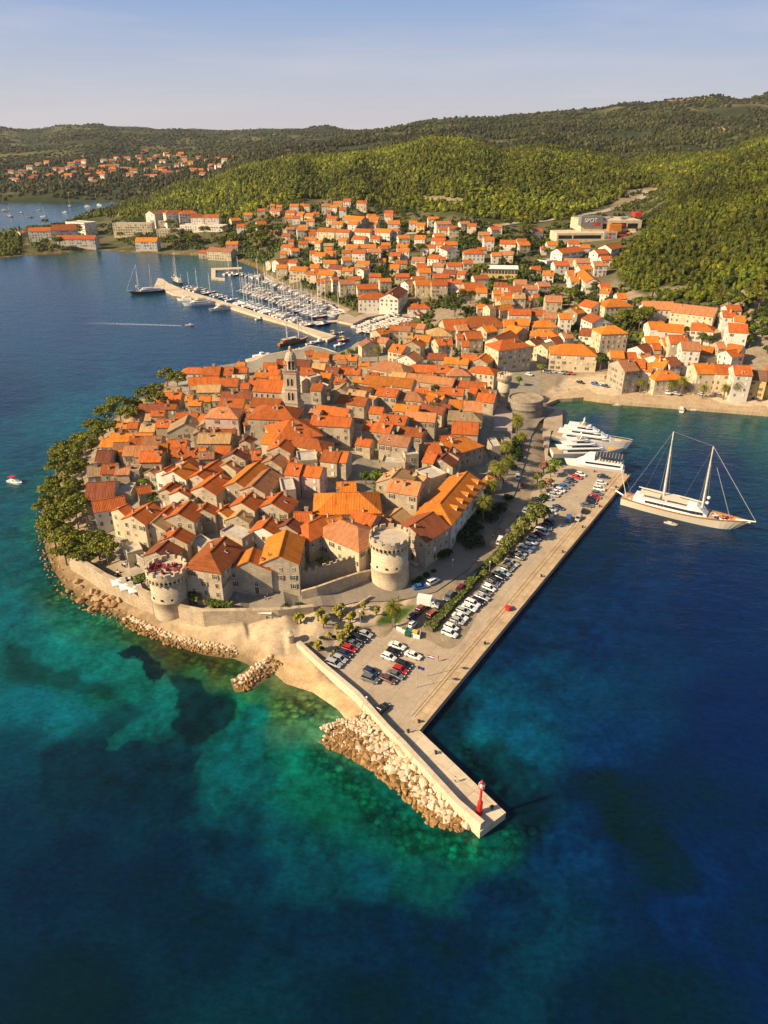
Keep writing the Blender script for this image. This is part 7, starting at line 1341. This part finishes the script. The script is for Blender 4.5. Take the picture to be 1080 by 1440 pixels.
p, s = local(842, 338); R = thing('shopping_centre', p, math.atan2(.04, 1), 'modern white and grey shopping centre with orange and red panels on the hillside', 'shopping centre')
def blk(x0, x1, z0, z1, y0, y1, name, mat):
    b = MB(); b.box(((x0 + x1) / 2 * s, (y0 + y1) / 2, (z0 + z1) / 2 * s), ((x1 - x0) * s, y1 - y0, (z1 - z0) * s)); return b.build(name, mat, R)
m_mwhite = WALL['c']; m_mgrey = M('facade_grey', (.20, .19, .18), None, .6, .8); m_mor = M('facade_orange', (.62, .22, .03), None, .6, .7); m_mred = M('facade_red', (.55, .03, .03), None, .6, .7); m_mpink = M('poster_pink', (.55, .05, .15), None, 1, .7); m_mblue = M('poster_blue', (.2, .35, .6), None, 1, .7)
blk(-54, 22, -6, 9, 0, 26, 'podium', m_mwhite); blk(-20, 58, 8.9, 22, 12, 48, 'upper_storey', m_mwhite); blk(-21, 7, 16, 27, 10.5, 20, 'grey_sign_wall', m_mgrey)
for a in ((-52, -35, 2.5, 6.5), (-33, 2, 2.5, 6.5)): blk(*a, -.12, .1, 'window_band', m_pane)
for a in ((8, 13, 12, 18), (19, 38, 13, 19), (40, 53, 12.5, 18.5)): blk(*a, 11.86, 12.1, 'window_band', m_pane)
blk(15, 31, 9.2, 18, 8, 12.6, 'orange_bay', m_mor); blk(30, 36, 14, 17, 10.8, 11.9, 'red_panel', m_mred); blk(24, 36, -2, 9, 3, 14, 'entrance_block', m_pane); blk(23, 37, 4.5, 7, 2.4, 3.1, 'red_panel', m_mred); blk(36, 44, -2, 8, 1.5, 13, 'orange_block', m_mor); blk(44, 58, -3, 9.0, 5, 20, 'side_wing', m_mwhite)
pp = blk(5, 22.2, -3, 11, -.9, -.05, 'poster_wall', m_mwhite)
for x, z, m in ((7, 6.5, m_mblue), (11.5, 6.5, m_mred), (16, 6.5, m_mgrey), (7, 2.5, m_mgrey), (11.5, 2.5, m_mpink), (16, 2.5, m_mblue)): b = MB(); b.box(((x + 1.9) * s, -.95, (z + 1.3) * s), (3.7 * s, .1, 3.0 * s)); b.build('poster', m, pp)
for k in range(9): blk(-14 + k * 8, -10 + k * 8, 22, 22 + random.uniform(1.2, 3), 18 + (k % 3) * 8, 23 + (k % 3) * 8, 'roof_plant', m_mgrey)
blk(57, 66, 24, 29, 30, 40, 'red_kiosk', m_mred)
cu = bpy.data.curves.new('sign', 'FONT'); cu.body = 'SPOT'; cu.size = 6.8 * s; cu.extrude = .12; cu.align_x = 'CENTER'; to = bpy.data.objects.new('tmp_text', cu); COL.objects.link(to)
bpy.context.view_layer.update(); me = bpy.data.meshes.new_from_object(to.evaluated_get(bpy.context.evaluated_depsgraph_get())); bpy.data.objects.remove(to); me.materials.clear(); me.materials.append(M('sign_white', (.85, .85, .85), None, 1)); o = link('sign_letters', me, R, (-8.5 * s, 10.35, 20.2 * s)); o.rotation_euler = (math.pi / 2, 0, 0)
blk(-4, 2.5, 16.3, 20.2, 10.2, 10.48, 'red_sign', m_mred)
# terrace parasols, awning
for k, (x, y, l) in enumerate(((165, 808, 'left of the row'), (176, 814, 'in the middle of the row'), (188, 818, 'nearest the shore tower'))):
    p = G(x, y, 9.6); g = max(gz(p.x, p.y), 5); R = thing('parasol', (p.x, p.y, g), .5, f'white square parasol on the sea wall terrace, {l}', 'parasol', 'white parasols on the terrace'); b = MB(); b.tube([(0, 0, 0), (0, 0, 2.6)], .05, 6); b.build('pole', m_white, R)
    b = MB(); w = 1.9; b.add([(-w, -w, 2.3), (w, -w, 2.3), (w, w, 2.3), (-w, w, 2.3), (0, 0, 3.0), (-w, -w, 2.1), (w, -w, 2.1), (w, w, 2.1), (-w, w, 2.1)], [(0, 1, 4), (1, 2, 4), (2, 3, 4), (3, 0, 4), (5, 6, 1, 0), (6, 7, 2, 1), (7, 8, 3, 2), (8, 5, 0, 3)]); b.build('canopy', m_white, R)
A, B_ = G(325, 845, 9), G(381, 849, 9); d = B_ - A; m = (A + B_) / 2; R = thing('cafe_awning', (m.x, m.y, gz(m.x, m.y)), math.atan2(d.y, d.x), 'long white café awning on posts beside the curved sea wall', 'awning')
b = MB(); b.box((0, 0, 2.7), (d.length, 1.3, .12)); b.build('canopy', m_white, R)
for x in (-.48, -.16, .16, .48): b = MB(); b.tube([(x * d.length, 0, -.3), (x * d.length, 0, 2.65)], .06, 5); b.build('post', m_white, R)
def table():
    b = MB(); b.lathe((0, 0, 0), [(.3, 0), (.05, .05), (.05, .7), (.45, .72), (.45, .76), (.02, .77)], 8)
    for k in range(4):
        a = k * math.pi / 2; b.box((.8 * math.cos(a), .8 * math.sin(a), .3), (.42, .42, .46), a, 1); b.box((1.0 * math.cos(a), 1.0 * math.sin(a), .65), (.06, .42, .5), a, 1)
    return b.mesh('cafe_table', [m_white, m_dark])
TB = table()
for k in range(11): p = G(328 + k * 4.8, 851.5 + k * .25, 7.2); tag(link('cafe_table', TB, None, (p.x, p.y, gz(p.x, p.y) + .02), random.random() * 3), 'dark café table with chairs beside the long white awning', 'table', 'café tables under the awning')
for k in range(14): p = G(random.uniform(135, 200), random.uniform(780, 806), 8); tag(link('cafe_table', TB, None, (p.x, p.y, gz(p.x, p.y) + .02), random.random() * 3), 'café table on the terrace behind the white parasols', 'table', 'café tables on the western terrace')
# people
def person_proto(shirt, trousers):
    vs = [(0, 0, .95), (0, 0, 1.2), (0, 0, 1.42), (0, 0, 1.52), (0, .01, 1.66), (.1, 0, .9), (.12, .05, .5), (.12, .08, .08), (.12, .2, .04), (-.1, 0, .9), (-.12, -.02, .5), (-.12, -.14, .08), (-.12, -.02, .04), (.2, 0, 1.4), (.27, -.03, 1.12), (.26, .06, .87), (-.2, 0, 1.4), (-.27, .04, 1.12), (-.26, .12, .88)]
    es = [(0, 1), (1, 2), (2, 3), (3, 4), (0, 5), (5, 6), (6, 7), (7, 8), (0, 9), (9, 10), (10, 11), (11, 12), (2, 13), (13, 14), (14, 15), (2, 16), (16, 17), (17, 18)]; rad = [.15, .14, .15, .06, .11, .1, .07, .05, .04, .1, .07, .05, .04, .07, .05, .04, .07, .05, .04]
    me = bpy.data.meshes.new('tmp'); me.from_pydata(vs, es, []); o = bpy.data.objects.new('tmp', me); COL.objects.link(o); md = o.modifiers.new('s', 'SKIN'); sv = me.skin_vertices[0].data
    for i, r in enumerate(rad): sv[i].radius = (r, r * .8)
    sv[0].use_root = True; o.modifiers.new('d', 'SUBSURF').levels = 1; bpy.context.view_layer.update(); m2 = bpy.data.meshes.new_from_object(o.evaluated_get(bpy.context.evaluated_depsgraph_get())); bpy.data.objects.remove(o)
    R = thing('person', (0, 0, 0)); m2.materials.clear(); [m2.materials.append(x) for x in (M('skin', (.45, .27, .18)), M('cloth_' + shirt[0], shirt[1]), M('cloth_' + trousers[0], trousers[1]))]
    for pl in m2.polygons: z = pl.center.z; pl.material_index = 1 if (.95 < z < 1.46 and (abs(pl.center.x) < .2 or z > 1.2)) else (2 if .45 < z <= .97 and abs(pl.center.x) < .22 else 0)
    link('body', m2, R); b = MB(); b.lathe((0, .0, 1.66), [(.115, -.02), (.12, .04), (.08, .1), (.01, .125)], 10); b.build('hair', M('dark_hair', (.04, .025, .015)), R); return R
PPL = [person_proto(('white', (.7, .7, .68)), ('navy', (.03, .04, .09))), person_proto(('red', (.45, .04, .03)), ('khaki', (.3, .25, .16))), person_proto(('blue', (.08, .16, .35)), ('black', (.02, .02, .02)))]; PN = ['person in white top and dark shorts', 'person in red top and khaki shorts', 'person in blue top and black shorts']; PEOPLE = []
for k, (x, y, z) in enumerate([(*c2(600, 250), 2.6), (*c2(640, 205), 2.6), (*c1(372, 468), 1.6), (701.7, 744.8, 2.7), (693, 755, 2.7), (377, 838, 6), (373, 841, 6), (440, 838, 5), (455, 836, 5), (726, 660, 2.4), (616, 930, 1.6), (640, 880, 1.6), (860, 690, 1.6), (790, 640, 1.5), (905, 556, 1.8), (925, 559, 1.8), (1000, 566, 1.8), (800, 548, 2.5), (640, 1100, 1.9), (560, 842, 3.4)]):
    P = PPL[k % 3]; R = P if P.name not in used else copy_tree(P); used.add(P.name); p = G(x, y, z); R.location = (p.x, p.y, max(gz(p.x, p.y) + (.1 if z > 1.65 else 0), z if z < 2 else 0)); R.rotation_euler = (0, 0, random.uniform(0, 6.28)); tag(R, None, 'person'); PEOPLE.append(dict(o=R, px=x, py=y, look=PN[k % 3]))
# ================================================================== FAR HOUSES AS ONE MASS
for h in HOUSES:
    r = (Vector((0, 0, CAM_H)) - h['mid']).length; h['area'] = h['L'] * (h['wh'] + h['rise'] + h['W'] * .3) / r ** 2
cand = sorted([h for h in HOUSES if h['o'].name.startswith('house') and not h['fixed']], key=lambda h: -h['area']); far = cand[296:]
VV = []; FF = []; MI = []; SL = []; ofs = 0
def slot(m):
    if m not in SL: SL.append(m)
    return SL.index(m)
def swallow(o, W_):
    global ofs
    Wm = W_ @ o.matrix_basis
    if o.data:
        me = o.data; VV.extend([tuple(Wm @ v.co) for v in me.vertices]); ms = [slot(m) for m in me.materials]
        for pl in me.polygons: FF.append(tuple(i + ofs for i in pl.vertices)); MI.append(ms[pl.material_index])
        ofs += len(me.vertices)
    for c in KIDS.get(o.name, []): swallow(c, Wm)
    bpy.data.objects.remove(o)
for h in far: swallow(h['o'], Matrix()); HOUSES.remove(h)
random.seed(31); vb = MB(); nv = 0; tr = 0; vp = []
wm = ['w', 'c', 's']; rm = ['o', 'r', 'b']
while nv < 95 and tr < 3000:
    tr += 1; px, py = random.uniform(-20, 345), random.uniform(214, 262)
    if sdist(np.array([[px, py]]), np.array(VIL, float))[0] < 0 or any(abs(px - a) < 4.2 and abs(py - b) < 2.2 for a, b in vp): continue
    p = hit(px, py)
    if p.y > 2900: continue
    vp.append((px, py)); nv += 1; L, W, hh = random.uniform(11, 19), random.uniform(9, 12), random.uniform(5, 9); a = random.uniform(-.5, .5); q = MB(); rs = W * .25; y = W / 2
    q.add([(-L / 2, -y, -4), (L / 2, -y, -4), (L / 2, y, -4), (-L / 2, y, -4), (-L / 2, -y, hh), (L / 2, -y, hh), (L / 2, y, hh), (-L / 2, y, hh), (-L / 2, 0, hh + rs), (L / 2, 0, hh + rs)], [(0, 1, 5, 4), (2, 3, 7, 6), (3, 0, 4, 8, 7), (1, 2, 6, 9, 5)], 0)
    e = .6; q.add([(-L / 2 - e, -y - e, hh - .2), (L / 2 + e, -y - e, hh - .2), (L / 2 + e, y + e, hh - .2), (-L / 2 - e, y + e, hh - .2), (-L / 2 - e, 0, hh + rs + .3), (L / 2 + e, 0, hh + rs + .3)], [(0, 1, 5, 4), (2, 3, 4, 5)], 1)
    for k in range(3): q.box((-L / 3 + k * L / 3, -y - .05, hh - 2.2), (1.3, .15, 1.6), mi=2)
    mm = [WALL[random.choice('wwc')], ROOF[random.choice('orrb')], m_pane]; ca, sa = math.cos(a), math.sin(a); VV.extend([(p.x + v[0] * ca - v[1] * sa, p.y + v[0] * sa + v[1] * ca, p.z + v[2]) for v in q.v]); FF.extend([tuple(i + ofs for i in f) for f in q.f]); MI.extend([slot(mm[i]) for i in q.m]); ofs += len(q.v)
me = bpy.data.meshes.new('far_houses'); me.from_pydata(VV, [], FF); [me.materials.append(m) for m in SL]; me.polygons.foreach_set('material_index', MI); me.update(); tag(link('far_houses', me), kind='stuff')
# ================================================================== LABELS
LM = {'the bell tower': (412, 560), 'the central round tower': (548, 785), 'the round shore tower': (237, 830), 'the drum fort': (740, 572), 'the yellow school': (702, 382), 'the shopping centre': (850, 318), 'the big schooner': (962, 725), 'the marina pier tip': (470, 475), 'the wooden gulet': (412, 482), 'the pier beacon': (674, 1120), 'the white box truck': (601, 852), 'the recycling bins': (578, 893), 'the red mooring buoy': (713, 857)}
ORD = ['nearest', 'second nearest', 'third nearest', 'fourth nearest', 'fifth nearest', 'sixth nearest', 'seventh nearest', 'eighth nearest', 'ninth nearest', 'tenth nearest', 'eleventh nearest', 'twelfth nearest']
def ordn(k): return ORD[k] if k < len(ORD) else f"{k + 1}{'th' if 10 <= (k + 1) % 100 <= 20 else {1: 'st', 2: 'nd', 3: 'rd'}.get((k + 1) % 10, 'th')} nearest"
def sector(px, py, l):
    dx, dy = px - l[0], py - l[1]
    return ('right of' if dx > 0 else 'left of') if abs(dx) > abs(dy) else ('in front of' if dy > 0 else 'behind')
def autolabel(items):
    by = {}
    for it in items: by.setdefault(it['look'], []).append(it)
    for look, L in by.items():
        ranks = {}
        for nm, l in LM.items():
            sec = {}
            for it in L: sec.setdefault(sector(it['px'], it['py'], l), []).append(it)
            for sname, S in sec.items():
                for k, it in enumerate(sorted(S, key=lambda i: (i['px'] - l[0]) ** 2 + (i['py'] - l[1]) ** 2)): ranks.setdefault(id(it), []).append((k * 60 + math.hypot(it['px'] - l[0], it['py'] - l[1]), k, sname, nm))
        for it in L:
            _, k, sn, nm = min(ranks[id(it)])
            if len(f"{look}, {ordn(k)} {sn} {nm}".replace(',', '').split()) > 16: nm = nm.replace('the central round', 'central round').replace('the round shore', 'round shore').replace('the red mooring', 'red mooring')
            if len(f"{look}, {ordn(k)} {sn} {nm}".split()) > 16: it['o']['label'] = f"{look.replace('weathered ', '').replace('small ', '').replace('long ', '').replace('grey stone', 'grey')}, {ordn(k)} {sn} {nm}"; continue
            it['o']['label'] = f"{look}, {ordn(k)} {sn} {nm}"
autolabel([h for h in HOUSES if not h['fixed']]); autolabel(CARS); autolabel([b for b in BOATS if b.get('cat')]); autolabel(TREES); autolabel(PEOPLE)
bl = []
for o in list(SC.objects):
    if o.name.startswith('bollard'): v = proj(o.location.x, o.location.y, o.location.z); bl.append(dict(o=o, px=float(v[0]), py=float(v[1]), look='dark iron mooring bollard')); del o['look']
autolabel(bl)
for o in SC.objects:
    if len(o.get('label', '').split()) > 16: print('LONG', o.name, o['label'])
# ================================================================== HAZE
b = MB(); b.box((0, 2500, 140), (12000, 7000, 300)); hz_ = b.build('haze', []) if False else None
me = b.mesh('haze', []); m = bpy.data.materials.new('haze_air'); m.use_nodes = True; t = m.node_tree; t.nodes.clear(); out = t.nodes.new('ShaderNodeOutputMaterial'); pv = t.nodes.new('ShaderNodeVolumePrincipled')
pv.inputs['Color'].default_value = (0.84, .87, .95, 1); pv.inputs['Density'].default_value = 0.000028; pv.inputs['Anisotropy'].default_value = 0.2; t.links.new(pv.outputs[0], out.inputs['Volume']); me.materials.append(m)
tag(link('haze', me), kind='stuff')
